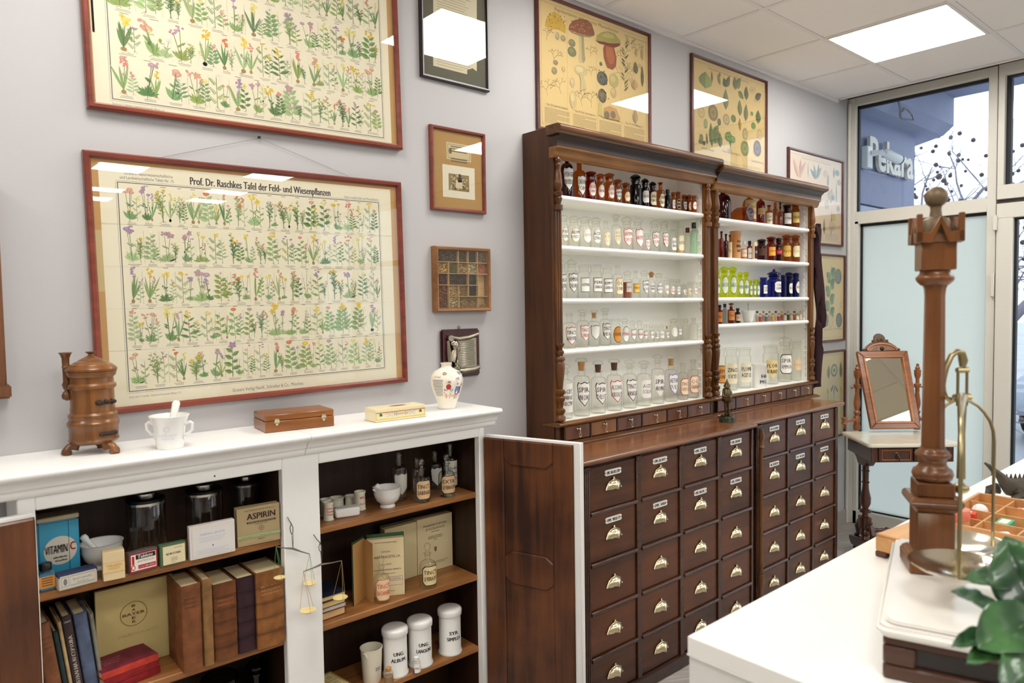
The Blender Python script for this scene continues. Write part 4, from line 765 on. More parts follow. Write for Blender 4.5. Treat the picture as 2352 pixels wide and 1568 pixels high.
# ================================================================== SHELF UNITS OVER THE DRAWERS
M_oak = wood('carved_brown_wood', (58, 33, 13), (124, 79, 36), 'x', rough=.34, fine=36, coat=.15, c3=(176, 124, 62)); M_oakz = wood('turned_brown_wood', (64, 36, 14), (128, 80, 35), 'z', rough=.25, fine=36, coat=.25)
M_side = wood('side_board_wood', (42, 22, 9), (86, 49, 22), 'z', rough=.45, fine=30, coat=.05); M_gold = wood('golden_frieze_wood', (78, 46, 18), (158, 108, 52), 'x', rough=.32, fine=40, coat=.2); M_dark = wood('dark_moulding_wood', (36, 21, 12), (70, 43, 25), 'x', rough=.35, fine=30, coat=.15)
M_draw = wood('drawer_front_wood', (58, 30, 15), (106, 59, 31), 'x', rough=.36, fine=22, coat=.12, blotch=.5); M_drawz = wood('drawer_rail_wood', (46, 25, 14), (82, 48, 28), 'x', rough=.25, fine=24, coat=.3)
M_honey = wood('honey_drawer_wood', (112, 66, 28), (160, 104, 50), 'z', rough=.35, fine=26, coat=.3); M_small = wood('small_drawer_wood', (84, 44, 22), (128, 76, 40), 'z', rough=.35, fine=26, coat=.3)
M_topw = wood('counter_wood', (90, 51, 23), (146, 90, 46), 'x', rough=.25, fine=26, coat=.5)
M_brass = plain('aged_brass', (226, 214, 178), rough=.27, metal=1.); M_bronze = plain('dark_bronze', (96, 82, 60), rough=.3, metal=1.)
M_shw = plain('white_shelf_paint', (246, 245, 238), rough=.3, bump=.1, bscale=30); M_bk = plain('white_back_boards', (250, 249, 243), rough=.45)
def hutch(label, x0, x1, top, shelves, splits, honey, side_w, left_side):
    t = thing('shelf_unit', label, 'shelf unit', (0, 0, 0)); yf = -.19
    MB().box(x0, x0+.028, yf+.01, -.002, .9485, 2.245 if left_side else top-.03).build('side_panel', M_side, t, bevel=.002); MB().box(x1-.028, x1, yf+.01, -.002, .9485, top-.03).build('side_panel', M_side, t, bevel=.002)
    b = MB(); b.box(x0+.028, x0+.04, yf+.012, -.012, 1.04, top-.06); b.box(x1-.04, x1-.028, yf+.012, -.012, 1.04, top-.06); b.box(x0+.03, x1-.03, -.012, -.004, 1.04, top-.06); b.box(x0+.03, x1-.03, yf+.03, -.012, top-.075, top-.06)
    b.build('white_lining', M_bk, t, smooth=0)
    z = top-.125; pr = [(-.172, z), (yf-.008, z), (yf-.016, z+.012), (yf-.02, z+.028), (yf-.03, z+.034), (yf-.03, z+.044)]
    b = MB(); b.prism(pr+[(-.172, z+.044)], x0-.012 if left_side else x0, x1+.002 if left_side else x1+.012, 'x'); b.build('frieze', M_gold, t, bevel=.001)
    pr = [(-.172, z+.044), (yf-.03, z+.044), (yf-.03, z+.06), (yf-.035, z+.07), (yf-.045, z+.078), (yf-.05, z+.086), (-.172, z+.086)]
    b = MB(); b.prism(pr, x0-.014 if left_side else x0, x1+.003 if left_side else x1+.014, 'x'); b.build('cove', M_dark, t, bevel=.001)
    pr = [(-.172, z+.086), (yf-.05, z+.086), (yf-.066, z+.094), (yf-.07, z+.1), (yf-.07, z+.112), (yf-.064, z+.119), (yf-.05, z+.125), (-.172, z+.125)]
    b = MB(); b.prism(pr, x0-.03 if left_side else x0, x1+.003 if left_side else x1+.03, 'x'); b.build('cornice', M_oak, t, bevel=.0015)
    for zz in shelves:
        b = MB(); n = 6; pts = [(-.013, zz), (-.172, zz)]+[(-.172-.011*math.sin(PI*k/n), zz-.011+.011*math.cos(PI*k/n)) for k in range(n+1)]+[(-.013, zz-.022)]
        b.prism(pts, x0+.041, x1-.041, 'x'); b.build('shelf', M_shw, t, smooth=60)
    for sx, s in ((x0+.04, 1), (x1-.04, -1)):
        for yy in (-.15,):
            zz = 1.06; pts = [(0, zz)]
            while zz < top-.12: pts += [(.016, zz+.03), (0, zz+.034)]; zz += .034
            b = MB(); b.prism([(sx+s*p[0], p[1]) for p in pts], yy-.007, yy+.007, 'y'); b.build('shelf_support', M_shw, t, smooth=0)
    # bottom: white floor, base mouldings, row of small drawers
    b = MB(); b.box(x0+.03, x1-.03, yf+.005, -.012, 1.03, 1.047); b.build('shelf', M_shw, t)
    b = MB(); b.prism([(-.1, 1.026), (yf-.012, 1.026), (yf-.022, 1.033), (yf-.022, 1.04), (yf-.012, 1.046), (yf+.004, 1.047), (-.1, 1.03)], x0-(.004 if left_side else 0), x1+(.0 if left_side else .004), 'x'); b.prism([(-.1, .9485), (yf-.035, .9485), (yf-.035, .954), (yf-.022, .96), (yf-.006, .963), (-.1, .963)], x0-(.006 if left_side else 0), x1+(.0 if left_side else .006), 'x')
    b.build('base_moulding', M_oak, t, bevel=.001)
    b = MB(); b.box(x0, x1, yf+.012, yf+.016, .96, 1.03)
    for s in splits: b.box(s-.004, s+.004, yf-.004, yf+.014, .962, 1.027)
    b.build('drawer_divider', M_dark, t, smooth=0)
    for i in range(len(splits)-1):
        a, c = splits[i]+.006, splits[i+1]-.006; q = MB(); q.box(a, c, yf-.002, yf+.012, .966, 1.024); d = q.build('small_drawer', M_honey if i in honey else M_small, t, bevel=.0015)
        m = (a+c)/2; q = MB(); q.lathe([(.0, .014), (.005, .013), (.007, .008), (.004, .006), (.009, .002), (.009, 0)][::-1], 10, (m, yf-.002, 1.008), M=Matrix.Rotation(PI/2, 3, 'X'))
        q.tube([(m, yf-.014, 1.006), (m+.002, yf-.016, .998), (m-.006, yf-.015, .984), (m-.005, yf-.014, .976), (m+.005, yf-.014, .976), (m+.007, yf-.015, .984), (m-.001, yf-.016, .998)], .0018, 6)
        q.build('drop_pull', M_brass, d, smooth=50)
    return t
def column(t, x, y=-.193, r=.021):
    """half column: turned vase above, reeded shaft, turned baluster below"""
    b = MB(); r = r
    up = [(.4, 1.905), (.95, 1.907), (.95, 1.927), (.5, 1.932), (.72, 1.945), (.85, 1.955), (.6, 1.962), (.95, 1.972), (.95, 1.98), (.5, 1.985), (.86, 2.0), (.9, 2.02), (.7, 2.05), (.5, 2.08), (.62, 2.085), (.62, 2.092), (.45, 2.096), (.7, 2.104), (.72, 2.11), (.4, 2.12)]
    b.lathe([(a*r, z) for a, z in up], 14, (x, y, 0))
    lo = [(.6, 1.05), (1., 1.055), (1., 1.07), (.6, 1.078), (.95, 1.09), (.95, 1.1), (.5, 1.106), (.62, 1.13), (.9, 1.137), (.95, 1.15), (.6, 1.157), (.95, 1.165), (.95, 1.178), (.5, 1.184), (.6, 1.2), (.92, 1.262), (.95, 1.285), (.75, 1.296), (.98, 1.302), (.98, 1.312), (.55, 1.32), (.8, 1.33), (.82, 1.338), (.45, 1.345), (.6, 1.355), (.9, 1.362), (.9, 1.37), (.5, 1.372)]
    b.lathe([(a*r, z) for a, z in lo], 14, (x, y, 0)); b.build('turned_column', M_oakz, t, smooth=50)
    b = MB(); b.box(x-r, x+r, y+.006, y+.02, 1.05, 2.12)
    for k in (-1, 0, 1): b.tube([(x+k*r*.6, y+.004, 1.37), (x+k*r*.6, y+.004, 1.905)], r*.34, 8)
    b.build('reeded_shaft', M_oakz, t, smooth=50)
ZSL = [1.974, 1.77, 1.553, 1.34]; ZSR = [1.963, 1.761, 1.554, 1.415]
HL = hutch('left brown shelf unit with carved cornice and white shelves of bottles', 2.035, 3.14, 2.24, ZSL, [2.075, 2.233, 2.405, 2.578, 2.767, 2.931, 3.128], (1, 3), .028, True)
for x in (2.052, 3.103): column(HL, x)
HR = hutch('right brown shelf unit with white shelves of amber, yellow and blue jars', 3.145, 4.235, 2.216, ZSR, [3.19, 3.362, 3.549, 3.724, 3.895, 4.06, 4.212], (9,), .028, False)
for x in (3.178, 4.195): column(HR, x, r=.019)
b = MB(); N = 26
for i in range(N+1):
    z = 1.995-.99*i/N
    for k in range(11): f = k/10; b.v.append((4.262+.05*f*(1 if i else .7)+.008*math.sin(i*.5+k), -.185+.05*math.sin(k*1.3+i*.12)*.25+.012*math.sin(i*.3), z))
for i in range(N):
    for k in range(10): b.f.append([i*11+k, i*11+k+1, (i+1)*11+k+1, (i+1)*11+k]); b.c.append((1, 1, 1)); b.m.append(0)
o = b.build('velvet_cloth', plain('dark_burgundy_velvet', (44, 12, 18), rough=.9), smooth=80); sm = o.modifiers.new('s', 'SOLIDIFY'); sm.thickness = .02; tag(o, 'dark burgundy velvet cloth hanging on the right side of the right shelf unit', 'cloth')
# ================================================================== DRAWER CABINETS
def shell_pull(b, w=.042, h=.036, d=.03):
    n, m = 14, 6; vs = []; fs = []
    for i in range(m+1):
        th = PI/2*i/m
        for k in range(n+1):
            a = PI*k/n; rr = 1+.06*math.cos(k*PI*.95)*(i/m) ; vs.append((-w*math.cos(a)*math.cos(th)*rr, -d*math.sin(th)**.8*(.5+.5*math.sin(a))*rr, h*math.sin(a)*math.cos(th)-h*.25))
    for i in range(m):
        for k in range(n): fs.append((i*(n+1)+k, i*(n+1)+k+1, (i+1)*(n+1)+k+1, (i+1)*(n+1)+k))
    b.add(vs, fs); b.tube([(-w*1.06, -.002, -h*.25), (-w*.74, -.003, h*.44), (0, -.003, h*.78), (w*.74, -.003, h*.44), (w*1.06, -.002, -h*.25)], .0035, 6); b.ball((0, -.004, h*.92), .005, 8, 6); b.ball((-w*1.03, -.003, -h*.25), .004, 8, 6); b.ball((w*1.03, -.003, -h*.25), .004, 8, 6)
_pull = [None]
def drawers(label, x0, x1, yf, cols_, rows, ztop, plates, nose0, nose1, col_x=None):
    t = thing('drawer_cabinet', label, 'drawer cabinet', (0, 0, FL)); o_ = -FL
    b = MB(); b.box(x0, x1, yf+.012, -.002, FL+o_, ztop-.02+o_); b.build('carcass', M_side, t, bevel=.002)
    b = MB(); n = 6; pts = [(-.002, ztop+o_), (yf-.012, ztop+o_)]+[(yf-.012-.012*math.sin(PI*k/n), ztop-.011+.011*math.cos(PI*k/n)+o_) for k in range(n+1)]+[(yf-.004, ztop-.026+o_), (yf+.002, ztop-.032+o_), (-.002, ztop-.032+o_)]
    b.prism(pts, nose0, nose1, 'x'); b.build('worktop', M_topw, t, bevel=.003, seg=2, smooth=50)
    b = MB(); xs = [x0]+[c for c in cols_]+[x1]
    edges = [(x0, cols_[0][0])]+[(cols_[i][1], cols_[i+1][0]) for i in range(len(cols_)-1)]+[(cols_[-1][1], x1)]
    for e in edges:
        b.box(e[0], e[1], yf-.006, yf+.012, FL+o_, ztop-.03+o_)
        if e[1]-e[0] > .03:
            for k in range(3): b.tube([(e[0]+(e[1]-e[0])*(.25+.25*k), yf-.006, .02+o_), (e[0]+(e[1]-e[0])*(.25+.25*k), yf-.006, ztop-.04+o_)], (e[1]-e[0])*.1, 6)
    b.build('stile', M_drawz, t, bevel=.002, smooth=40)
    for r in rows[1:-1]:
        for c in cols_:
            b = MB(); b.box(c[0], c[1], yf-.002, yf+.012, r-.008+o_, r+.008+o_); b.tube([(c[0], yf-.004, r+o_), (c[1], yf-.004, r+o_)], .0085, 8); b.build('rail', M_drawz, t, smooth=50)
    b = MB(); b.box(x0-.004, x1+.004, yf-.014, yf+.012, FL+o_, rows[-1]+o_); b.build('plinth', M_drawz, t, bevel=.005, seg=2)
    for ri in range(len(rows)-1):
        for ci, c in enumerate(cols_):
            zt, zb = rows[ri]-(.009 if ri else .004), rows[ri+1]+(.009 if ri < len(rows)-2 else .003)
            q = MB(); q.box(c[0]+.002, c[1]-.002, yf+.002, yf+.014, zb+o_, zt+o_); d = q.build('drawer', M_draw, t, bevel=.0015)
            m = (c[0]+c[1])/2; zc = zb+(zt-zb)*.47
            if _pull[0] is None: q = MB(); shell_pull(q); p = q.build('cup_pull', M_brass, d, (m, yf+.001, zc+o_), smooth=60); _pull[0] = p.data
            else: p = bpy.data.objects.new('cup_pull', _pull[0]); COL.objects.link(p); p.parent = d; p.location = (m, yf+.001, zc+o_)
            pt = plates.get((ri, ci))
            if pt:
                q = MB(); w = .048; zz = zt-.033+o_; ol = [(-w, .006), (-w+.006, .0115), (w-.006, .0115), (w, .006), (w-.004, 0), (w, -.006), (w-.006, -.0115), (-w+.006, -.0115), (-w, -.006), (-w+.004, 0)]
                q.prism([(m+u, zz+v) for u, v in ol], yf-.0012, yf+.002, 'y', (240, 238, 230)); letter(q, pt, m, zz-.0062, .0125, (40, 36, 34), fit=.074, bold=.0012, place=lambda u, v: (u, yf-.0016, v), res=1)
                for s in (-1, 1): q.ball((m+s*(w-.005), yf-.001, zz), .0018, 6, 4, (90, 60, 50))
                q.build('label_plate', printed('enamel', rough=.25, spec=.5), d, weld=False, smooth=0)
    return t
RW = [.915, .735, .538, .352, .172, .008]
DL = drawers('left drawer cabinet of brown wood with brass cup pulls and four columns', 1.915, 3.1, -.44, [(1.953, 2.225), (2.253, 2.512), (2.54, 2.8), (2.829, 3.084)], RW, .948,
    {(0, 0): 'EMPL. DIACHYL.COMP', (0, 1): 'EMPL. AD RUPT.', (0, 2): 'EMPL. CERUSS', (0, 3): 'EMPL. SAPONAT', (1, 0): 'EMPL. MELILOTI', (1, 1): 'EMPL. VARIA', (1, 2): 'EMPL. DIACHYL. S', (1, 3): 'EMPL. HYDRARG'}, 1.885, 3.108)
RWR = [.92, .742, .547, .36, .175, .008]
DR = drawers('right drawer cabinet of brown wood with three columns and herb name plates', 3.2, 4.082, -.4, [(3.252, 3.504), (3.523, 3.777), (3.802, 4.049)], RWR, .948,
    {(0, 0): 'HB. SCOLOPENDR', (0, 1): 'HB. URTICAE', (0, 2): 'HB. VIOLAE', (1, 0): 'HB. SIDERITID', (1, 1): 'HB. ORIGANI', (1, 2): 'HB. PULMONAR'}, 3.112, 4.125)
b = MB(); r = .02; x, y = 3.226, -.412
b.lathe([(a*r, z-FL) for a, z in [(.7, .0), (1., .01), (.6, .02), (.9, .06), (.5, .07), (.6, .1), (.95, .16), (.7, .17), (.95, .18), (.5, .2), (.9, .22), (.5, .24), (.55, .8), (.9, .81), (.5, .83), (.9, .86), (.6, .9)]], 12, (x, y, 0)); b.build('turned_column', M_oakz, DR, smooth=50)
# ================================================================== WHITE SALES COUNTER
cnt = thing('sales_counter', 'white sales counter in the right foreground carrying the scale', 'counter', (1.013, -1.54, FL))
M_ctop = plain('white_laminate', (244, 243, 236), rough=.3); M_cbody = plain('white_laminate_side', (226, 225, 218), rough=.4)
q = MB(); q.box(0, 2.35, -.75, 0, .919-FL, .95-FL); q.build('worktop', M_ctop, cnt, bevel=.0015); q = MB(); q.box(.002, 2.34, -.74, -.002, 0, .919-FL); q.build('body', M_cbody, cnt, bevel=.0015); q = MB(); q.box(-.0005, 2.345, -.745, .0005, .9165-FL, .919-FL); q.build('edge_strip', M_ctop, cnt, smooth=0)
# ================================================================== BOTTLES ON THE SHELVES
RED, BLK, ORG = (196, 56, 50), (40, 42, 48), (214, 96, 48); PW, PC, PB = (244, 240, 232), (240, 228, 196), (226, 200, 150)
_placed = []
XB = [2.077, 3.084]
def fitrow(pl, pr_, pt, zs, y0, lo=-.158, hi=-.02, shrink=1.):
    best = None
    for sh, strict in ((1, 1), (.95, 1), (.9, 1), (1, 0), (.95, 0), (.9, 0), (.84, 0), (.78, 0)):
        for dy in (0, .012, -.012, .024, -.024, .036, -.036, .05, -.05, .065, .08):
            y = y0+dy; x, r, h = put(pl, pr_, pt, zs, y); r *= sh*shrink
            if strict and not XB[0]+r-.006 < x < XB[1]-r+.006: continue
            x = max(XB[0]+r, min(XB[1]-r, x))
            if y-r < lo-.016 or y+r > hi: continue
            if all(abs(z2-zs) > .02 or (x-x2)**2+(y-y2)**2 > ((r+r2)*1.01+.0008)**2 for x2, y2, z2, r2 in _placed): _placed.append((x, y, zs, r)); return x, y, r, h
    x, r, h = put(pl, pr_, pt, zs, y0); r *= .7; print('tight', pl, zs); _placed.append((x, y0, zs, r)); return x, y0, r, h
ORD = ['first', 'second', 'third', 'fourth', 'fifth', 'sixth', 'seventh', 'eighth', 'ninth', 'tenth', 'eleventh', 'twelfth', 'thirteenth', 'fourteenth', 'fifteenth', 'sixteenth', 'seventeenth', 'eighteenth', 'nineteenth', 'twentieth']
def row(tab, K, zs, y0, where, group, lo=-.158, hmax=9., off={}):
    o_ = 0
    for i, (a, c, top, kind, gl, look, lab, opt) in enumerate(tab):
        p, q = K(a, top), K(c, top); x, y, r, h = fitrow(p[0], q[0], p[1], zs, y0, lo, shrink=opt.get('s', .97))
        h = min(max(h, r*1.2), hmax); o_ = off.get(i, o_)
        nm = 'bottle' if kind in ('narrow', 'open', 'ball', 'cap', 'cork', 'vial', 'flask') else 'jar'
        noun = 'bottle' if nm == 'bottle' else 'jar'
        bottle('apothecary_'+nm, look.replace('#', noun)+', '+ORD[i+o_]+' on the '+where, x, y, zs, kind, r, h, gl, lab, opt.get('stop'), opt.get('fill'), group, opt.get('rz', (-.35 if XB[0] < 3 else -.7)+.12*math.sin(i*2.3+zs*9)))
def lab(shape, edge, ink, *lines, paper=PW, w=.84, h=1.): return (shape, min(w*1.08, 1.08), h*1.14, paper, edge, ink, lines)
A = lambda x, y: (1200+x/4.611, 280+y/4.611); B_ = lambda x, y: (1200+x/3.267, 580+y/3.267); C_ = lambda x, y: (1600+x/2.703, 380+y/2.703)
W1 = 'top left shelf'
row([(398, 540, 330, 'flask', 'darkred', 'red brown # labelled HYDROGEN PEROXYD', lab('shield', BLK, BLK, 'HYDROGEN', 'PEROXYD.SOL', w=.86, h=1.35), {}),
 (537, 664, 400, 'open', 'amber', 'amber # with white shield CHLORO FORM', lab('shield', BLK, BLK, 'CHLORO', 'FORM', w=.88, h=1.05), {}),
 (662, 782, 520, 'jar', 'brown', 'brown # with oval label SECAL CORNUT', lab('oval', ORG, RED, 'SECAL', 'CORNUT', w=.72), {}),
 (778, 868, 545, 'jar', 'amber', 'amber # with white oval label in one red line', lab('oval', ORG, RED, 'VERONAL', w=.9), {}),
 (866, 972, 540, 'jar', 'amber', 'amber # with oval label JOD CHLOR', lab('oval', ORG, RED, 'JOD', 'CHLOR', w=.8), {}),
 (964, 1052, 605, 'jar', 'amber', 'amber # with small shield AMM BROMAT', lab('shield', BLK, BLK, 'AMM', 'BROMAT', w=.8), {}),
 (1052, 1140, 640, 'jar', 'amber', 'amber # with pale oval label JODOF', lab('oval', ORG, ORG, 'JODOF', paper=PC, w=.85, h=.9), {}),
 (1136, 1256, 550, 'dome', 'black', 'large black # without a label', None, {'stop': M_capk}),
 (1255, 1340, 595, 'dome', 'black', 'dark # with white label RESORC', lab('oct', None, BLK, 'RESORC', w=.9, h=.8), {'stop': M_capk}),
 (1335, 1418, 630, 'dome', 'darkred', 'dark red # with cream label SCILLAE NATR', lab('oct', None, BLK, 'SCILLAE', 'NATR', paper=PC, w=1., h=.95), {'stop': M_capk}),
 (1416, 1505, 640, 'open', 'amber', 'amber # with scalloped cream label', lab('fancy', BLK, BLK, 'CHIN', 'HYDROCHL', paper=PC, w=.95, h=1.15), {}),
 (1503, 1570, 715, 'cap', 'black', 'black # with black cap', None, {'stop': M_capk}),
 (1570, 1618, 740, 'jar', 'amber', 'small amber # with white label', lab('oct', BLK, BLK, 'A', 'CAFF', w=.9), {}),
 (1617, 1675, 735, 'jar', 'amber', 'small amber # with round black label', lab('oval', PC, PC, 'ARG', 'NITR', paper=(34, 34, 36), w=.9), {}),
 (1682, 1745, 765, 'jar', 'amber', 'small amber # with grey shield', lab('shield', BLK, BLK, 'ARGENT', 'NITR', paper=(206, 206, 204), w=.85), {}),
 (1742, 1790, 768, 'jar', 'amber', 'small amber # with cream orange edged oval label', lab('oval', ORG, ORG, 'ATROP', paper=PC, w=.95), {}),
 (1788, 1844, 775, 'jar', 'amber', 'small amber # with white orange edged oval label', lab('oval', ORG, ORG, 'MORPH', w=.9), {}),
 (1846, 1885, 805, 'cap', 'brown', 'tiny brown # with black cap', None, {'stop': M_capk})], A, ZSL[0]+.0005, -.1, W1, 'amber and dark bottles on the top left shelf', hmax=.187)
row([(396, 482, 985, 'jar', 'clear', 'clear # with oval label PULV LYCOPOD', lab('oval', (214, 178, 84), BLK, 'PULV', 'LYCOPOD', w=.9), {}),
 (482, 604, 995, 'jar', 'clear', 'clear # with oval label ALUM UST', lab('oval', (222, 190, 70), BLK, 'ALUM', 'UST.', w=.9), {}),
 (600, 722, 1000, 'jar', 'clear', 'clear # with faded oval label', lab('oval', (214, 196, 160), (214, 206, 186), 'CAMPHOR', w=.88), {}),
 (720, 830, 1010, 'jar', 'clear', 'clear # with oval label ACID CITRIC', lab('oval', (190, 190, 180), BLK, 'ACID', 'CITRIC', w=.9), {}),
 (832, 930, 1045, 'open', 'clear', 'clear open # with faded beige label', lab('shield', None, (196, 176, 140), 'A. TR.', 'O.F', paper=PC, w=.9), {}),
 (938, 1040, 978, 'narrow', 'clear', 'clear # with beige label ACID ACET CC', lab('shield', None, (176, 160, 120), 'ACID', 'ACET', 'CC I', paper=PC, w=.8), {}),
 (1042, 1165, 1000, 'dome', 'clear', 'clear # with red edged shield in two lines', lab('shield', RED, RED, 'ANTIPYR', 'COFF CITR', w=.9, h=1.1), {}),
 (1165, 1275, 1010, 'dome', 'clear', 'clear # with red edged shield in one line', lab('shield', RED, RED, 'ANTIPYR.', w=.95, h=1.15), {}),
 (1280, 1350, 1180, 'jar', 'clear', 'short clear # with red shield TINCT STROPH', lab('shield', RED, RED, 'TINCT', 'STROPH', w=.9, h=1.3), {}),
 (1348, 1450, 1035, 'dome', 'clear', 'clear # with black shield ZINC SULFUR', lab('shield', BLK, RED, 'ZINC', 'SULFUR', w=.85, h=1.05), {}),
 (1452, 1545, 1050, 'jar', 'clear', 'clear # with black shield RAD IPECAC', lab('shield', BLK, RED, 'RAD', 'IPECAC', 'R.TO', w=.9, h=1.1), {}),
 (1562, 1630, 1140, 'disc', 'clear', 'small clear # with white label DEXT SENEGAE', lab('oct', None, BLK, 'EXTR', 'SENEGAE', w=.85), {}),
 (1632, 1712, 1105, 'disc', 'clear', 'clear # of orange powder with beige label', lab('oct', None, (140, 120, 90), 'EXTR', paper=PC, w=.9, h=1.05), {'fill': ((214, 160, 110), .2)}),
 (1714, 1780, 1120, 'cap', 'clear', 'clear # with dark red cap', None, {'stop': M_capr}),
 (1778, 1852, 1065, 'cap', 'green', 'greenish # with black cap', None, {'stop': M_capk})], A, ZSL[1]+.0005, -.1, 'second left shelf', 'clear bottles on the second left shelf')
row([(278, 325, 50, 'dome', 'clear', 'clear # with shield ending in TIDA', lab('shield', BLK, BLK, 'ASA', 'FOETIDA', w=.9), {}),
 (326, 414, 45, 'dome', 'clear', 'clear # with black shield AMMON CHLORAT', lab('shield', BLK, BLK, 'AMMON', 'CHLORAT', w=.92, h=1.05), {}),
 (414, 502, 92, 'disc', 'clear', 'clear # with black edged rectangular one word label', lab('rect', BLK, BLK, 'ASPIRIN', w=.85, h=.85), {}),
 (502, 595, 92, 'disc', 'clear', 'clear # with rectangular label FERR CARB SAC', lab('rect', BLK, BLK, 'FERR', 'CARB.SAC', w=.9, h=.85), {}),
 (594, 675, 108, 'disc', 'clear', 'clear # with rectangular label BISMUT CARBON', lab('rect', BLK, BLK, 'BISMUT', 'CARBON', w=.95, h=.9), {}),
 (676, 752, 95, 'open', 'clear', 'clear # with gold edged octagonal label OL JUNIP', lab('oct', (200, 150, 80), (110, 100, 80), 'OL.', 'JUNIP.', paper=PC, w=.85, h=1.05), {}),
 (753, 820, 135, 'dome', 'clear', 'clear # of red brown flakes', lab('rect', None, (150, 140, 130), 'EXTR', paper=(206, 196, 186), w=.7, h=.7), {'fill': ((140, 74, 48), .58)}),
 (820, 878, 135, 'open', 'clear', 'clear # with orange and black label', lab('rect', BLK, BLK, 'TINCT', paper=(236, 190, 96), w=.95, h=.7), {}),
 (880, 945, 130, 'dome', 'clear', 'clear # with shield GUMMI ACACIAE', lab('shield', BLK, (60, 80, 110), 'GUMMI', 'ACACIAE', w=.9), {}),
 (945, 990, 140, 'dome', 'clear', 'clear # with yellowed stopper and oval CHINI TANNIC', lab('oval', None, BLK, 'CHINI', 'TANNIC', w=1., h=.7), {'stop': M_cork}),
 (992, 1052, 155, 'jar', 'clear', 'clear # with round label ACETUM NITR', lab('oval', (110, 130, 150), (60, 80, 120), 'ARGENT', 'NITR.', w=.9), {}),
 (1056, 1098, 185, 'jar', 'clear', 'small clear # with red lettered shield', lab('shield', None, RED, 'ZINC', w=.9), {}),
 (1098, 1144, 195, 'jar', 'clear', 'small clear # with oval label in red', lab('oval', (150, 160, 170), RED, 'OL.', 'TEREB', w=.95), {}),
 (1144, 1186, 200, 'jar', 'clear', 'small clear # with oval label in blue', lab('oval', (150, 160, 170), (70, 90, 130), 'OL.', 'ANISI', w=.95), {}),
 (1190, 1232, 235, 'jar', 'clear', 'small clear # with black edged shield', lab('shield', BLK, BLK, 'OL', 'FOEN', w=.95), {}),
 (1234, 1272, 220, 'jar', 'clear', 'small clear # with faint cream shield', lab('shield', None, (170, 150, 120), 'TANN', paper=PC, w=.95), {}),
 (1274, 1314, 215, 'jar', 'clear', 'small clear # with dark edged shield', lab('shield', BLK, RED, 'STRYCH', w=.95), {})], B_, ZSL[2]+.0005, -.1, 'third left shelf', 'clear bottles on the third left shelf')
row([(300, 403, 455, 'open', 'clear', 'clear # with red shield TINCT ASAE FOETID', lab('shield', RED, BLK, 'TINCT', 'ASAE FOETID', w=.9, h=1.1), {}),
 (402, 496, 425, 'narrow', 'clear', 'clear # with red shield TINCT LOBELIAE', lab('shield', RED, RED, 'TINCT', 'LOBELIAE', w=.88, h=.95), {}),
 (494, 578, 432, 'cork', 'clear', 'clear # with cork and blank black edged shield', lab('shield', BLK, BLK, w=.95, h=.95), {'stop': M_cork}),
 (578, 660, 415, 'narrow', 'clear', 'clear # with black shield TINCT RHEI AQ', lab('shield', BLK, BLK, 'TINCT', 'RHEI AQ', w=.95, h=1.), {}),
 (660, 737, 495, 'disc', 'clear', 'clear # with round orange label JODOFORM', lab('oval', BLK, BLK, 'JODOFORM', paper=(226, 150, 60), w=.98, h=1.25), {}),
 (737, 796, 490, 'dome', 'clear', 'clear # with round green edged label', lab('oval', (110, 150, 130), RED, 'HYDRARG', w=.98, h=1.25), {}),
 (798, 850, 510, 'dome', 'clear', 'clear # with dark shield in red VERATRIN', lab('shield', BLK, RED, 'VERATRIN', w=.9), {}),
 (852, 902, 508, 'dome', 'clear', 'clear # with dark shield in red ARSENIC', lab('shield', BLK, RED, 'ARSENIC', w=.98), {}),
 (902, 940, 535, 'jar', 'clear', 'small clear # with shield in red APOMORPH', lab('shield', BLK, RED, 'APOMOR', w=.95), {}),
 (942, 985, 530, 'dome', 'clear', 'small clear # with shield in red COCAIN', lab('shield', BLK, RED, 'COCAIN', w=.9), {}),
 (985, 1024, 540, 'jar', 'clear', 'small clear # with white label EXTR BELLAD', lab('oct', None, BLK, 'EXTR', 'BELLAD', w=1., h=.8), {}),
 (1026, 1062, 535, 'jar', 'clear', 'small clear # with white label and faint mark', lab('oct', None, (150, 140, 130), 'EXTR', w=1., h=.8), {}),
 (1066, 1100, 545, 'cork', 'clear', 'small clear # with cork and black edged label', lab('shield', (70, 110, 100), BLK, 'CODEIN', w=.95), {'stop': M_cork}),
 (1104, 1162, 495, 'jar', 'clear', 'clear # with plain white oval label', lab('oval', None, (210, 206, 196), w=.95, h=.9), {}),
 (1162, 1194, 495, 'disc', 'clear', 'narrow clear # with tiny blue label', lab('rect', (90, 110, 140), (60, 80, 120), 'DIONIN', w=.95, h=.6), {}),
 (1198, 1246, 492, 'jar', 'clear', 'plain clear # without a label', None, {}),
 (1252, 1316, 490, 'open', 'clear', 'plain clear open # without a label', None, {})], B_, ZSL[3]+.0005, -.1, 'fourth left shelf', 'clear bottles on the fourth left shelf')
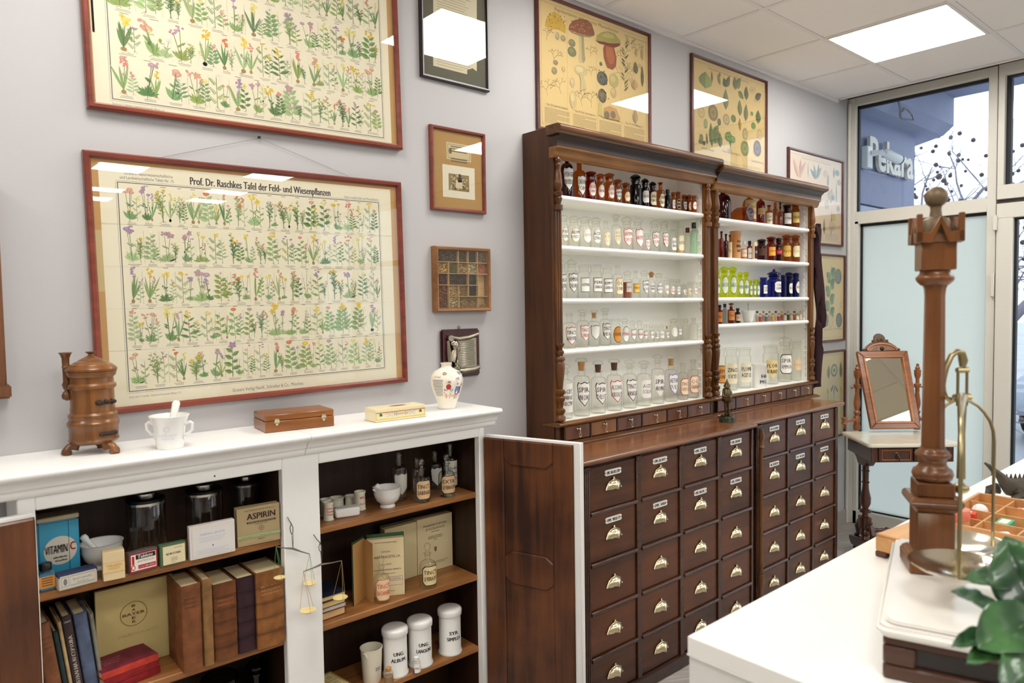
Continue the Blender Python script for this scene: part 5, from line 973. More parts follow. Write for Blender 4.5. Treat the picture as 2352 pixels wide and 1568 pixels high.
row([(268, 372, 830, 'narrow', 'clear', 'tall clear # with plain white label ACET CARBOLIS', lab('rect', None, (70, 70, 70), 'ACET', 'CARBOLIS', 'RECTIF', w=.9, h=1.15), {}),
 (378, 504, 790, 'cork', 'clear', 'clear # with cork and black shield SPIR VINI CONC', lab('shield', BLK, BLK, 'SPIR.', 'VINI CONC.', w=.86, h=.98), {'stop': M_cork}),
 (508, 624, 812, 'cork', 'clear', 'clear # with dark cork and black shield SPIR DILUT', lab('shield', BLK, BLK, 'SPIR.', 'DILUT.', w=.9, h=.98), {'stop': M_cork2}),
 (628, 747, 798, 'cork', 'clear', 'large clear # with red shield ALCOHOL ABSOLUT', lab('shield', RED, (90, 90, 90), 'ALCOHOL', 'ABSOLUT', w=.9, h=1.), {'stop': M_cork2}),
 (750, 856, 800, 'narrow', 'clear', 'large clear # with black shield TINCT ARNICAE', lab('shield', BLK, BLK, 'TINCT.', 'ARNICAE', w=.88, h=1.), {}),
 (856, 962, 805, 'narrow', 'clear', 'large clear # with plain white label ACET SCILLAE', lab('oct', None, (140, 140, 136), 'ACET', 'SCILLAE', w=.9, h=.85), {}),
 (964, 1063, 760, 'narrow', 'clear', 'tall clear # with white shield SPIR AROMAT', lab('shield', None, BLK, 'SPIR.', 'AROMAT', w=.9, h=.95), {}),
 (1064, 1164, 772, 'cork', 'clear', 'clear # with blue shield AETHER SULF', lab('shield', (100, 120, 210), (70, 80, 110), 'AETHER', 'SULF.', w=.9, h=1.05), {'stop': M_cork}),
 (1164, 1243, 828, 'open', 'clear', 'clear # with beige red edged label TINCT OPII', lab('oct', RED, (180, 80, 60), 'TINCT', 'OPII CR', paper=PC, w=.98, h=.95), {}),
 (1244, 1324, 800, 'open', 'clear', 'clear # with beige red edged label OL SABINAE', lab('oct', RED, (190, 70, 56), 'OL.', 'SABINAE', paper=PC, w=1., h=.95), {})], B_, 1.0475, -.135, 'bottom left shelf', 'large clear bottles on the bottom left shelf', lo=-.18)
# ---- right unit
XB[:] = [3.187, 4.179]
row([(112, 213, 120, 'flask', 'darkred', 'large dark red brown # with rounded shoulders', None, {}),
 (285, 368, 160, 'flask', 'amber', 'large amber # with old paper label', lab('rect', None, (130, 110, 70), 'Tinct.', 'amara', paper=(222, 196, 140), w=.95, h=1.5), {}),
 (371, 424, 170, 'flask', 'brown', 'tall amber brown # with narrow paper band', lab('rect', None, (120, 100, 60), 'OL', paper=(196, 160, 100), w=.9, h=.5), {}),
 (427, 471, 245, 'open', 'amber', 'small amber # with white label', lab('rect', None, (90, 80, 70), 'Sol.', 'Lugoli', paper=PC, w=.9, h=1.1), {}),
 (474, 502, 228, 'cap', 'amber', 'small dropper # with orange bulb', None, {'stop': plain('orange_rubber', (200, 96, 50), rough=.5)}),
 (502, 536, 218, 'ball', 'amber', 'amber dropper # with black bulb', None, {'stop': M_capk}),
 (537, 588, 240, 'jar', 'darkred', 'dark # with white label PYRA', lab('rect', None, (60, 60, 60), 'PYRA', w=.95, h=.95), {'stop': M_capk}),
 (588, 638, 218, 'jar', 'amber', 'amber # with cream label PELLET', lab('rect', None, (100, 84, 50), 'PELLET', paper=(232, 200, 120), w=.98, h=.8), {})], C_, ZSR[0]+.0005, -.1, 'top right shelf', 'amber bottles on the top right shelf', hmax=.173, off={1: 1})
row([(112, 140, 412, 'open', 'brown', 'brown # half hidden by the column', None, {}), (140, 168, 408, 'open', 'brown', 'slim brown #', None, {}), (168, 196, 425, 'open', 'darkred', 'slim dark red #', None, {}),
 (193, 220, 430, 'open', 'amber', 'amber # with long pale label', lab('rect', None, (150, 130, 100), 'Rp.', paper=(222, 196, 150), w=1., h=1.4), {}),
 (276, 312, 470, 'cap', 'clear', 'small # of orange powder with white lid', lab('rect', None, (170, 120, 90), 'pulv', paper=(236, 210, 180), w=.95, h=.8), {'stop': M_por, 'fill': ((206, 120, 80), .6)}),
 (313, 345, 468, 'cap', 'brown', 'small brown # with white label', lab('rect', None, (90, 90, 90), 'sirup', w=1., h=1.1), {'stop': M_capk}),
 (375, 432, 455, 'jar', 'darkred', 'dark brown # with black stopper', lab('rect', None, (110, 80, 60), '', paper=(84, 54, 40), w=.8, h=.7), {'stop': M_capk}),
 (434, 490, 440, 'jar', 'brown', 'brown # with orange label', lab('rect', RED, (150, 60, 30), 'OPIUM', paper=(236, 176, 70), w=.85, h=.8), {}),
 (490, 530, 447, 'jar', 'darkred', 'dark red # with red band', lab('rect', None, (230, 180, 180), 'VENENA', paper=(196, 40, 56), w=1., h=.4), {}),
 (530, 586, 428, 'jar', 'amber', 'amber # with gold label KyCn', lab('oct', BLK, BLK, 'KyCn', paper=(226, 180, 80), w=1., h=.95), {}),
 (586, 640, 430, 'jar', 'amber', 'amber # with cream black edged label', lab('oct', BLK, (190, 180, 140), 'KBr', paper=(234, 222, 182), w=1., h=.95), {})], C_, ZSR[1]+.0005, -.1, 'second right shelf', 'brown bottles on the second right shelf', off={4: 1, 6: 2})
YL = lambda *t: lab('oval', (90, 110, 90), (60, 90, 70), *t, paper=(226, 236, 214), w=.85, h=1.3)
x_ = [(112, 146, 640), (146, 199, 628), (199, 250, 628), (250, 290, 660), (290, 325, 658), (325, 347, 708), (348, 370, 706), (371, 394, 706)]
row([(a, c, t, 'jar', 'yellow', 'yellow green %s # with oval label %s' % ('tall' if k < 3 else 'middle sized' if k < 5 else 'tiny', n), YL(n), {}) for k, ((a, c, t), n) in enumerate(zip(x_, ['ALTHAEA', 'SACCH', 'GALEG', 'SEMEN', 'HERBA', 'ANIS', 'MENTH', 'SALV']))], C_, ZSR[2]+.0005, -.115, 'third right shelf', 'yellow green jars on the third right shelf')
BL = lambda *t: lab('rect', None, BLK, *t, w=.9, h=.85)
for k, (a, c, t, kind, look, lb) in enumerate([(392, 438, 695, 'disc', 'squat cobalt blue jar with wide white label', BL('UNG.', 'ZINCI')), (438, 522, 655, 'dome', 'large cobalt blue lidded jar with knob, label UNG CAMPHOR', lab('oct', None, (50, 60, 110), 'UNG.', 'CAMPHOR', w=.85, h=.85)), (522, 556, 680, 'disc', 'plain cobalt blue jar behind the knobbed jar', None), (553, 594, 680, 'jar', 'cobalt blue bottle with plain white label', lab('oct', None, (60, 60, 80), 'KALI', w=.9, h=1.)), (595, 636, 665, 'jar', 'dark blue bottle with white oval label, next to the last', lab('oval', PB, (60, 60, 80), 'NATR', w=.98, h=1.1)), (638, 680, 665, 'jar', 'dark blue bottle with white oval label, last on the right', lab('oval', PB, (60, 60, 80), 'SULF', w=.98, h=1.1))]):
    p, q = C_(a, t), C_(c, t); x, y, r, h = fitrow(p[0], q[0], p[1], ZSR[2]+.0005, -.1); tb = bottle('blue_jar', look+' on the third right shelf', x, y, ZSR[2]+.0005, kind, r, h, 'blue', lb, None, None, 'blue jars on the third right shelf')
    if kind == 'dome': q = MB(); q.ball((0, 0, h+.004), r*.22, 10, 8); q.lathe([(r*.1, h-.01), (r*.1, h)], 8); q.build('knob', plain('cobalt_glaze', (30, 36, 110), rough=.1), tb)
row([(124, 160, 865, 'cap', 'brown', 'brown medicine # with orange label', lab('rect', None, (110, 60, 30), 'Rp', paper=(214, 130, 60), w=.9, h=1.1), {'stop': M_capk}), (160, 190, 858, 'cap', 'smoke', 'grey dark # with black cap', None, {'stop': M_capk}),
 (192, 237, 855, 'cork', 'brown', 'brown # with orange label and cork', lab('rect', None, (120, 60, 30), 'Tinct', paper=(226, 150, 80), w=.85, h=1.1), {'stop': M_cork}), (238, 272, 885, 'cap', 'darkred', 'red brown # with cream label', lab('rect', None, (120, 80, 50), 'Sol', paper=(226, 190, 150), w=.95, h=.9), {'stop': M_capk})], C_, ZSR[3]+.0005, -.115, 'fourth right shelf', 'brown bottles on the fourth right shelf')
def mortar(label, x, y, z, r, h, pest=(.3, .2, 1.), col=None, foot=.62, spout=True, cone=False):
    t = thing('mortar', label, 'mortar', (x, y, z), group=None); m = col or M_por
    q = MB(); pr = [(0, 0), (r*foot, 0), (r*foot, h*.08), (r*foot*.86, h*.14), (r*.82, h*.36), (r*.96, h*.66), (r, h*.95), (r*1.04, h), (r*.93, h), (r*.88, h*.66), (r*.6, h*.3), (0, h*.2)]
    if cone: pr = [(0, 0), (r*.55, 0), (r*.58, h*.04), (r*.75, h*.5), (r*.98, h*.97), (r*1.03, h), (r*.93, h), (r*.7, h*.45), (r*.4, h*.15), (0, h*.12)]
    q.lathe(pr, 28)
    if spout: q.tube([(-r*.9, 0, h*.9), (-r*1.16, 0, h*.99)], [r*.12, r*.05], 8)
    q.build('bowl', m, t, smooth=50); q = MB(); dx, dy, L = pest; a = Vector((r*.1, 0, h*.32)); d = Vector((dx, dy, .8)).normalized(); e = a+d*L
    q.tube([a, a+d*L*.12, a+d*L*.3, a+d*L*.75, a+d*L*.86, e-d*L*.03, e], [r*.2, r*.24, r*.16, r*.13, r*.19, r*.17, r*.06], 12); q.build('pestle', m, t, smooth=60); return t
p, q = C_(276, 900), C_(366, 900); x, r, h = put(p[0], q[0], p[1], ZSR[3], -.09); _placed.append((x, -.09, ZSR[3], r)); mortar('white porcelain mortar with pestle on the fourth right shelf', x, -.09, ZSR[3]+.0005, r, h, (.18, .1, h*1.35), cone=True)
R = random.Random(7); VC = [(226, 214, 196), (206, 70, 50), (190, 180, 170), (120, 116, 110), (214, 206, 196), (226, 160, 70), (226, 214, 190), (180, 60, 50), (170, 110, 70), (206, 196, 176), (90, 80, 74), (190, 176, 160), (216, 130, 60), (226, 220, 210), (206, 200, 186)]
VN = ['cream', 'red', 'pale grey', 'grey', 'whitish', 'orange', 'ivory', 'crimson', 'brown', 'beige', 'black', 'stone coloured', 'amber', 'white', 'straw coloured']
for k in range(15):
    a = 366+k*19.2; tp = 903 if k % 2 == 0 else 917; p, q = C_(a, tp), C_(a+21, tp); x, y, r, h = fitrow(p[0], q[0], p[1], ZSR[3]+.0005, -.12 if k % 2 else -.09)
    bottle('sample_vial', 'tiny corked vial of %s powder, %s from the mortar on the fourth right shelf' % (VN[k], ORD[k]), x, y, ZSR[3]+.0005, 'vial', r, h, 'clear', None, M_cork if k % 3 else M_cork2, (VC[k], .62), 'corked sample vials on the fourth right shelf')
# tan wooden jar, tin, lying flask
p, q = C_(207, 408), C_(273, 408); x, r, h = put(p[0], q[0], p[1], ZSR[1], -.1); _placed.append((x, -.1, ZSR[1], r)); t = thing('wooden_jar', 'tan turned jar lettered PULV SENEGAE RAD on the second right shelf', 'jar', (x, -.1, ZSR[1]+.0005))
q = MB(); q.lathe([(0, 0), (r*.98, 0), (r, h*.05), (r*.94, h*.08), (r*.93, h*.8), (r*1., h*.84), (r*1.04, h*.86), (r*1.04, h*.97), (r, h), (0, h)], 24); q.build('body', wood('tan_turned_wood', (176, 116, 58), (214, 156, 90), 'z', rough=.35), t); q = MB()
for i, s in enumerate(['PULV.', 'SENEGAE', 'RAD.']): letter(q, s, 0, h*(.58-.16*i), h*.095, (50, 40, 34), fit=r*(1.1 if i != 1 else 1.5), bold=.001, place=wrap(r*.945, 0, 0, 0, .001), res=1)
q.build('lettering', M_print, t, weld=False, smooth=0)
p, q = C_(345, 475), C_(374, 475); x, y, r, h = fitrow(p[0], q[0], p[1], ZSR[1]+.0005, -.13); t = thing('small_tin', 'small tin with black and red label behind the second right shelf edge', 'tin', (x, y, ZSR[1]+.0005)); q = MB(); q.lathe([(0, 0), (r, 0), (r, h*.9), (r*.96, h*.91), (r*.96, h), (0, h)], 18, c=(206, 190, 160)); q.build('body', printed('tin_print', rough=.3, spec=.6), t); label_mesh(r, r*1.9, h*.7, h*.42, 'rect', (34, 30, 30), RED, (226, 220, 210), ['THE']).build('paper_label', M_print, t, weld=False, smooth=0)
p, q = C_(222, 215), C_(300, 215); x, r, h = put(p[0], q[0], p[1], ZSR[0], -.09); r = .042; x -= .012; t = thing('lying_flask', 'amber flask lying on its side, violet round base toward the room, top right shelf', 'bottle', (x+.005, -.165, ZSR[0]+.0005+r)); q = MB(); M = Matrix.Rotation(PI/2, 3, 'X') @ Matrix.Rotation(PI, 3, 'X')
q.lathe([(r*.3, -.002), (r, 0), (r*1., .01), (r, .075), (r*.6, .105), (r*.3, .12), (r*.3, .145)], 24, M=M, cap=False); q.build('body', G['amber'], t); q = MB(); q.lathe([(0, -.001), (r*.8, -.002), (r*.86, .002), (0, .003)], 24, M=M); q.build('base', glass('violet_glass', (176, 150, 176), (110, 84, 120)), t)
# bottom right shelf: big storage jars
row([(122, 178, 1130, 'disc', 'clear', 'big clear # with orange label SEM CONII', lab('oct', BLK, BLK, 'SEM.', 'CONII', paper=(222, 150, 70), w=.95, h=.8), {}), (178, 254, 1130, 'disc', 'clear', 'big clear # with cream label ZINCI OXYD', lab('oct', None, BLK, 'ZINCI', 'OXYD', paper=PC, w=.95, h=.95), {}), (256, 338, 1130, 'disc', 'clear', 'big clear # with cream label PLUMB ACET CR', lab('oct', None, BLK, 'PLUMB', 'ACET.CR.', paper=(240, 232, 206), w=1., h=.95), {}),
 (412, 506, 1115, 'disc', 'clear', 'big clear # with tan label FLOR AURANT', lab('shield', None, BLK, 'FLOR', 'AURANT', paper=(232, 206, 146), w=.85, h=.95), {}), (508, 589, 1062, 'jar', 'clear', 'tall clear # with black framed label SPIR AMMON', lab('oct', BLK, (90, 90, 84), 'SPIR.', 'AMMON.', paper=PW, w=1.05, h=.95), {}), (590, 650, 1085, 'disc', 'clear', 'clear # with beige band label', lab('rect', None, (200, 170, 130), 'Flor', paper=(232, 204, 168), w=.95, h=.5), {})], C_, 1.0475, -.095, 'bottom right shelf', 'large clear jars on the bottom right shelf', lo=-.17, off={3: 1})
p, q = C_(338, 1230), C_(440, 1230); x, y, r, h = fitrow(p[0], q[0], p[1], 1.0475, -.14, lo=-.18); r *= .86; t = thing('porcelain_jar', 'white open porcelain jar lettered HAL MOZI on the bottom right shelf', 'jar', (x, y, 1.0475)); q = MB(); q.lathe([(0, 0), (r*.9, 0), (r*.92, h*.88), (r*1.05, h*.93), (r*1.05, h), (r*.9, h), (r*.86, h*.1), (0, h*.08)], 24); q.build('body', M_por, t); q = MB()
for i, s in enumerate(['HAL', 'MOZI']): letter(q, s, 0, h*(.42-.24*i), h*.16, (40, 40, 50), bold=.001, place=wrap(r*.93, 0, 0, 0, .001), res=1)
q.build('lettering', M_print, t, weld=False, smooth=0)
# ================================================================== THINGS ON AND IN THE WHITE CABINET
K5 = lambda x, y: (x/2.76, 1000+y/2.76); K6 = lambda x, y: (640+x/2.667, 980+y/2.667)
def spot(pl, pr_, ptop, pbase, z):
    """round thing standing on z: axis, radius and height from its outline in the photo"""
    f = at_z((pl+pr_)/2, pbase, z); d = depth(f); r = (pr_-pl)/2/F_PX*d; n = Vector((f.x-CAM.x, f.y-CAM.y)).normalized(); c = Vector((f.x+n.x*r*.8, f.y+n.y*r*.8)); t = at_y((pl+pr_)/2, ptop, c.y)
    return c.x, c.y, r*depth((c.x, c.y, z))/d, t.z-z
def rbox(name, label, cat, FLp, FRp, ptop, z, dep, col, mat=None, lid=None, draw=None, bevel=.001, h=None, group=None, ymin=None):
    """box whose front bottom edge runs between two photo points on the shelf"""
    a, b2 = at_z(*FLp, z), at_z(*FRp, z); w = math.hypot(b2.x-a.x, b2.y-a.y); rz = math.atan2(b2.y-a.y, b2.x-a.x)
    if h is None: t = at_y(FLp[0], ptop, a.y); h = t.z-z
    t = thing(name, label, cat, (a.x, a.y, z), rz, group); q = MB()
    if lid: lc, lh = lid; q.box(0, w, 0, dep, 0, h-lh, col); q.build('body', mat or M_print, t, bevel=bevel); q = MB(); q.box(-.0008, w+.0008, -.0008, dep+.0008, h-lh, h, lc); q.build('lid', mat or M_print, t, bevel=bevel)
    else: q.box(0, w, 0, dep, 0, h, col); q.build('body', mat or M_print, t, bevel=bevel)
    if draw:
        q = MB(); L = [0]
        def rect(u0, u1, v0, v1, c): L[0] += 1; y = -.0011-.00006*L[0]; q.poly([(u0*w, y, v0*h), (u1*w, y, v0*h), (u1*w, y, v1*h), (u0*w, y, v1*h)], c)
        def text(s, u, v, hh, c, fit=None, bold=0., shear=0., align='c'): L[0] += 1; y = -.0011-.00006*L[0]; letter(q, s, u*w, v*h, hh*h, c, None if fit is None else fit*w, bold, lambda p, r: (p, y, r), align, shear)
        def ell(u, v, ru, rv, c, n=28): L[0] += 1; y = -.0011-.00006*L[0]; q.poly([(u*w+ru*w*math.cos(2*PI*k/n), y, v*h+rv*h*math.sin(2*PI*k/n)) for k in range(n)], c)
        draw(rect, text, ell); q.build('front_print', M_print, t, weld=False, smooth=0)
    return t
z = ZL1+.0005
M_tin = printed('painted_tin', rough=.3, spec=.5)
# blue vitamin tin, behind the front row
P0 = at_y(88, 1290, -.135); P1 = at_y(185, 1290, -.135); w = P1.x-P0.x; h = at_y(184, 1176, -.135).z-z
t = thing('vitamin_tin', 'tall blue tin lettered VITAMIN C at the left end of the upper shelf', 'tin', (P0.x, -.135, z)); q = MB(); q.box(0, w, 0, .06, 0, h-.012, (58, 160, 196)); q.build('body', M_tin, t, bevel=.004, seg=2); q = MB(); q.box(-.001, w+.001, -.001, .061, h-.012, h, (190, 176, 140)); q.build('lid', M_tin, t, bevel=.002)
q = MB(); cc = at_y(139, 1263, -.135); u0, v0 = cc.x-P0.x, cc.z-z; R_ = (at_y(177, 1260, -.135).x-at_y(100, 1260, -.135).x)/2
q.poly([(u0+R_*math.cos(2*PI*k/40), -.0006, v0+R_*1.0*math.sin(2*PI*k/40)) for k in range(40)], (222, 216, 200)); us = at_y(158, 1250, -.135).x-P0.x
q.poly([(us, -.0008, .005), (us+.0012, -.0008, .005), (us+.0012, -.0008, h-.014), (us, -.0008, h-.014)], (20, 20, 24))
letter(q, 'VITAMIN', us-.003, v0-.006, .022, (24, 22, 22), fit=us-.003-(u0-R_*.92), bold=.0022, place=lambda a, b2: (a, -.001, b2), align='r', shear=.08); letter(q, 'C', us+.003, v0-.004, .022, (206, 50, 36), fit=.011, bold=.002, place=lambda a, b2: (a, -.001, b2), align='l')
for i, s in enumerate(['askorbinska', 'kiselina']): letter(q, s, us-.005, v0-.019-.009*i, .0055, (40, 38, 38), fit=.03-.004*i, bold=.0006, place=lambda a, b2: (a, -.001, b2), align='r', shear=.2)
q.build('front_print', M_tin, t, weld=False, smooth=0)
x, y, r, h = spot(92, 128, 1304, 1371, z); y = max(y, -.188); x += .004; t = thing('medicine_bottle', 'small square blue bottle with black cap and orange label, front left of the tin', 'bottle', (x, y, z)); q = MB(); q.box(-r*.9, r*.9, -r*.8, r*.8, 0, h*.66); q.lathe([(r*.55, h*.64), (r*.5, h*.76)], 14); q.build('body', plain('blue_filled_glass', (70, 122, 146), rough=.1), t, bevel=.003, seg=2); q = MB(); q.lathe([(r*.72, h*.74), (r*.74, h*.97), (r*.66, h), (0, h)], 16); q.build('cap', M_capk, t); q = MB(); q.box(-r*.905, r*.905, -r*.815, r*.4, h*.12, h*.55, (216, 150, 72)); [q.box(-r*.6, r*.6, -r*.83, -r*.81, h*(.2+.09*i), h*(.235+.09*i), (110, 70, 40)) for i in range(4)]; q.build('paper_label', M_print, t, smooth=0)
def d_(rect, text, ell): rect(.03, .97, .12, .9, (206, 200, 184)); rect(.06, .26, .2, .82, (150, 150, 146)); rect(.075, .245, .24, .78, (206, 200, 184)); ell(.16, .5, .05, .22, (120, 120, 116)); rect(.29, .94, .2, .82, (140, 140, 136)); rect(.295, .935, .24, .78, (206, 200, 184)); text('Ephedrin hydrochlor.', .61, .5, .16, (90, 90, 90), .5); text('injectiones', .61, .3, .12, (110, 110, 110), .3)
rbox('medicine_box', 'low white box with dark blue lid in front of the mortar and tin', 'box', (136, 1358), (224, 1335), 1322, z, .034, (206, 200, 184), lid=((50, 58, 92), .008), draw=d_)
x, y, r, h = spot(184, 280, 1246, 1316, z); mortar('large white porcelain mortar with leaning pestle beside the blue tin', x+.006, y+.012, z, r*.92, h, (-.55, .1, .085), spout=True)
def d_(rect, text, ell): rect(0, 1, .28, .62, (226, 196, 140)); text('TARGESIN', .5, .48, .08, (150, 120, 70), .7); ell(.5, .42, .3, .06, (214, 180, 120)); rect(0, 1, .62, .63, (190, 150, 90))
rbox('medicine_box', 'tall plain tan carton with orange band in front of the mortar', 'box', (238, 1336), (288, 1326), 1270, z, .036, (222, 200, 156), draw=d_)
def d_(rect, text, ell): rect(.02, .98, .06, .94, (170, 30, 36)); rect(.06, .94, .12, .88, (236, 228, 214)); rect(.22, .92, .64, .86, (44, 26, 30)); text('Tablete', .56, .68, .16, (236, 228, 214), .52, .0006, .2); ell(.13, .28, .07, .13, (170, 30, 36)); ell(.13, .28, .045, .085, (236, 228, 214)); rect(.09, .17, .42, .82, (170, 30, 36)); text('ANTIDOLIN', .57, .48, .1, (120, 110, 104), .6); rect(.3, .92, .18, .36, (170, 30, 36)); text('U. S. & COMP. ZEMUN', .61, .23, .08, (236, 228, 214), .54); rect(0, .0, 0, 0, (0, 0, 0))
rbox('tablet_tin', 'flat red and white tin lettered Tablete', 'tin', (298, 1320), (363, 1303), 1271, z, .018, (90, 84, 84), mat=M_tin, draw=d_)
def d_(rect, text, ell): rect(.1, .96, .06, .92, (226, 212, 170)); text('NEUROTONIN', .5, .5, .11, (50, 60, 80), .56, .0005); text('BOSNALIJEK', .7, .78, .05, (90, 90, 80), .3); [rect(.4, .66, .34-.06*i, .36-.06*i, (140, 130, 110)) for i in range(3)]; text('SARAJEVO', .5, .12, .05, (110, 100, 80), .2)
rbox('medicine_box', 'green edged cream carton between the red tin and the white carton', 'box', (369, 1303), (428, 1289), 1254, z, .022, (84, 110, 78), draw=d_)
def d_(rect, text, ell): rect(.06, .95, .08, .88, (220, 216, 210)); text('FABRIKA LEKOVA', .5, .68, .07, (150, 160, 196), .55); [rect(.2+.05*(i % 2), .8-.04*(i % 3), .6-.055*i, .612-.055*i, (176, 182, 206)) for i in range(3)]; ell(.5, .34, .02, .03, (110, 130, 200), 10); [rect(.15, .85-.1*(i % 2), .24-.05*i, .25-.05*i, (180, 186, 208)) for i in range(3)]
rbox('medicine_box', 'white flat carton with faint blue print, next to the big brownish box', 'box', (437, 1288), (541, 1265), 1211, z, .02, (222, 214, 206), draw=d_)
def d_(rect, text, ell):
    text('THE ORIGINAL BAYER PRODUCT', .52, .9, .04, (120, 100, 70), .7); text('ASPIRIN', .56, .68, .17, (70, 44, 44), .66, .0012); rect(.22, .9, .575, .62, (70, 50, 46)); text('IN DER CELLOPHAN PACKUNG', .56, .583, .03, (190, 170, 130), .6); text('TABLETTEN', .56, .52, .03, (120, 100, 70), .3); ell(.56, .42, .06, .065, (96, 76, 56)); ell(.56, .42, .052, .056, (178, 158, 118)); rect(.555, .565, .36, .48, (96, 76, 56)); rect(.51, .61, .415, .425, (96, 76, 56))
    rect(0, 1, .2, .28, (160, 178, 128)); text('ENTHÄLT 20 TABLETTEN', .45, .22, .03, (90, 110, 80), .7); text('Bayer', .56, .12, .05, (96, 70, 56), .16); rect(.2, .85, .05, .055, (130, 110, 80))
rbox('medicine_box', 'big brownish box with a green band at the right end of the upper shelf', 'box', (546, 1258), (644, 1238), 1170, z, .03, (176, 156, 116), draw=d_)
M_chr = plain('chrome', (224, 222, 218), rough=.22, metal=1.)
for k, (pl, pr_, tp, w_) in enumerate([(292, 380, 1128, 'left'), (428, 513, 1108, 'middle'), (553, 612, 1090, 'right')]):
    yy = -.072; c = at_y((pl+pr_)/2, 1200, yy); r = (pr_-pl)/2/F_PX*depth(c)*.97; h = min(at_y((pl+pr_)/2, tp, yy).z-z, 1.068-z)
    if k == 2: yy = -.06
    c.x = min(c.x, .848-r); t = thing('chrome_lidded_jar', 'tall glass jar with black and chrome lid behind the boxes, %s of three' % w_, 'jar', (c.x, yy, z), group='chrome lidded jars'); q = MB(); q.lathe([(0, 0), (r*.93, 0), (r*.97, .004), (r*.97, h*.82), (r*.93, h*.84)], 28, cap=False); q.build('body', G['bright'], t)
    q = MB(); q.lathe([(r*1.0, h*.82), (r*1.01, h*.86), (r*.9, h*.875)], 28); q.lathe([(r*.5, h*.92), (r*.52, h*.985), (r*.45, h), (0, h)], 24); q.build('chrome_rim', M_chr, t); q = MB(); q.lathe([(r*.94, h*.865), (r*.96, h*.9), (r*.8, h*.92), (0, h*.925)], 28); q.build('lid', M_capk, t)
# ---- books, lower left shelf
z2 = ZL2+.0005
def book(label, px, pw, ptop, pbase, col, thick_dep=.13, lean=0., lines=(), ribs=0, tops=(206, 190, 150), x=None, w=None, h=None, y=None, ink=(60, 40, 24), spine_text=None, tcol=None, group='old books on the lower left shelf', rough=True):
    f = at_z(px, pbase, z2) if y is None else Vector((at_y(px, pbase, y).x, y, z2)); e = at_y(px+pw, pbase, f.y); W = e.x-f.x; H = at_y(px, ptop, f.y).z-z2; yb = min(thick_dep, -.018-f.y)
    t = thing('book', label, 'book', (f.x, f.y, z2+.0002), group=group); t.rotation_euler = (0, lean, 0)
    if lean < 0: t.location.x += 0
    b = MB(); n = 8; r = W/2; pts = [(r-r*math.cos(PI*k/n), -.006*math.sin(PI*k/n)) for k in range(n+1)]
    poly = pts+[(W, yb), (W-.003, yb), (W-.003, .003), (.003, .003), (.003, yb), (0, yb)]
    b.prism(poly, 0, H, 'z', col)
    for i in range(ribs): zz = H*(i+1)/(ribs+1); b.prism([(p[0], p[1]-.002) for p in pts]+[(W, .001), (0, .001)], zz-.0025, zz+.0025, 'z', tuple(int(v*.82) for v in col))
    b.build('cover', printed('book_cloth', rough=.55, wear=.45), t, smooth=50, weld=False); q = MB(); q.box(.0035, W-.0035, .004, yb-.003, .003, H-.003, tops); q.build('page_block', printed('page_edges', rough=.8), t, smooth=0)
    q = MB(); pl = lambda u, v: (u, -.0063-.0015*(ribs > 0)+.004*abs(u/W-.5)**2*4*.6, v)
    for (s, f_, hh) in lines: letter(q, s, W/2, H*f_, hh, tcol or ink, fit=W*.7, place=pl)
    if spine_text: letter(q, spine_text, 0, 0, W*.42, tcol or ink, fit=H*.7, bold=.0008, place=lambda u, v: (W/2+W*.2-v, -.0066, H*.42+u))
    if lines or spine_text: q.build('spine_print', M_print, t, weld=False, smooth=0)
    return t
book('brown book leaning at the left end of the lower shelf', 113, 38, 1428, 1610, (134, 84, 52), lean=-.12, lines=[('ABEGG', .82, .004), ('LEHRBUCH', .76, .004), ('CHEMIE', .7, .004)], y=-.185)
book('thin dark teal book leaning beside the brown one', 152, 12, 1442, 1606, (44, 62, 62), lean=-.118, y=-.18)
book('thin cream book leaning beside the dark lettered one', 165, 9, 1418, 1604, (206, 176, 126), lean=-.114, y=-.178)
book('dark brown book with pale spine lettering RECEPTURA', 175, 22, 1408, 1600, (72, 56, 56), lean=-.11, spine_text='MAGISTRALNA RECEPTURA', tcol=(214, 206, 190), lines=[('I. SOKOLOVIĆ', .93, .004)], y=-.178)
book('faded blue cloth book next to the dark lettered one', 199, 30, 1404, 1594, (96, 108, 136), lean=-.1, y=-.176)
book('thin bundle of grey papers beside the cream folder', 231, 10, 1402, 1585, (150, 146, 128), lean=-.09, y=-.17)
t = rbox('cardboard_folder', 'large cream folder with a round cross emblem standing at the back', 'folder', (228, 1575), (405, 1532), 1333, z2, .012, (206, 186, 126), h=.232)
t.location.y = -.085; t.location.x = at_y(222, 1470, -.085).x; t.rotation_euler = (0, 0, 0)
q = MB(); W_ = at_y(402, 1450, -.085).x-at_y(222, 1470, -.085).x; c = at_y(307, 1408, -.085); u, v = c.x-t.location.x, c.z-z2; INKB = (150, 122, 70)
N = 40; q.add([(u+r_*math.cos(2*PI*k/N), -.0015, v+r_*math.sin(2*PI*k/N)) for r_ in (.0325, .0345) for k in range(N)], [(k, (k+1) % N, (k+1) % N+N, k+N) for k in range(N)], INKB)
letter(q, 'BAYER', u, v-.004, .008, INKB, fit=.056, bold=.001, place=lambda a, b2: (a, -.0015, b2))
for i, ch in enumerate('BAYER'):
    if i != 2: letter(q, ch, u, v+.0185-.0112*i, .008, INKB, fit=.009, bold=.001, place=lambda a, b2: (a, -.0015, b2))
letter(q, 'PRÄPARATE', u+.01, v-.06, .007, (190, 166, 110), fit=.1, place=lambda a, b2: (a, -.0015, b2)); q.build('front_print', M_print, t, weld=False, smooth=0)
bx = bpy.data.objects[t.children[0].name]; bx.scale.x = W_/max(1e-3, max(vv.co.x for vv in bx.data.vertices))
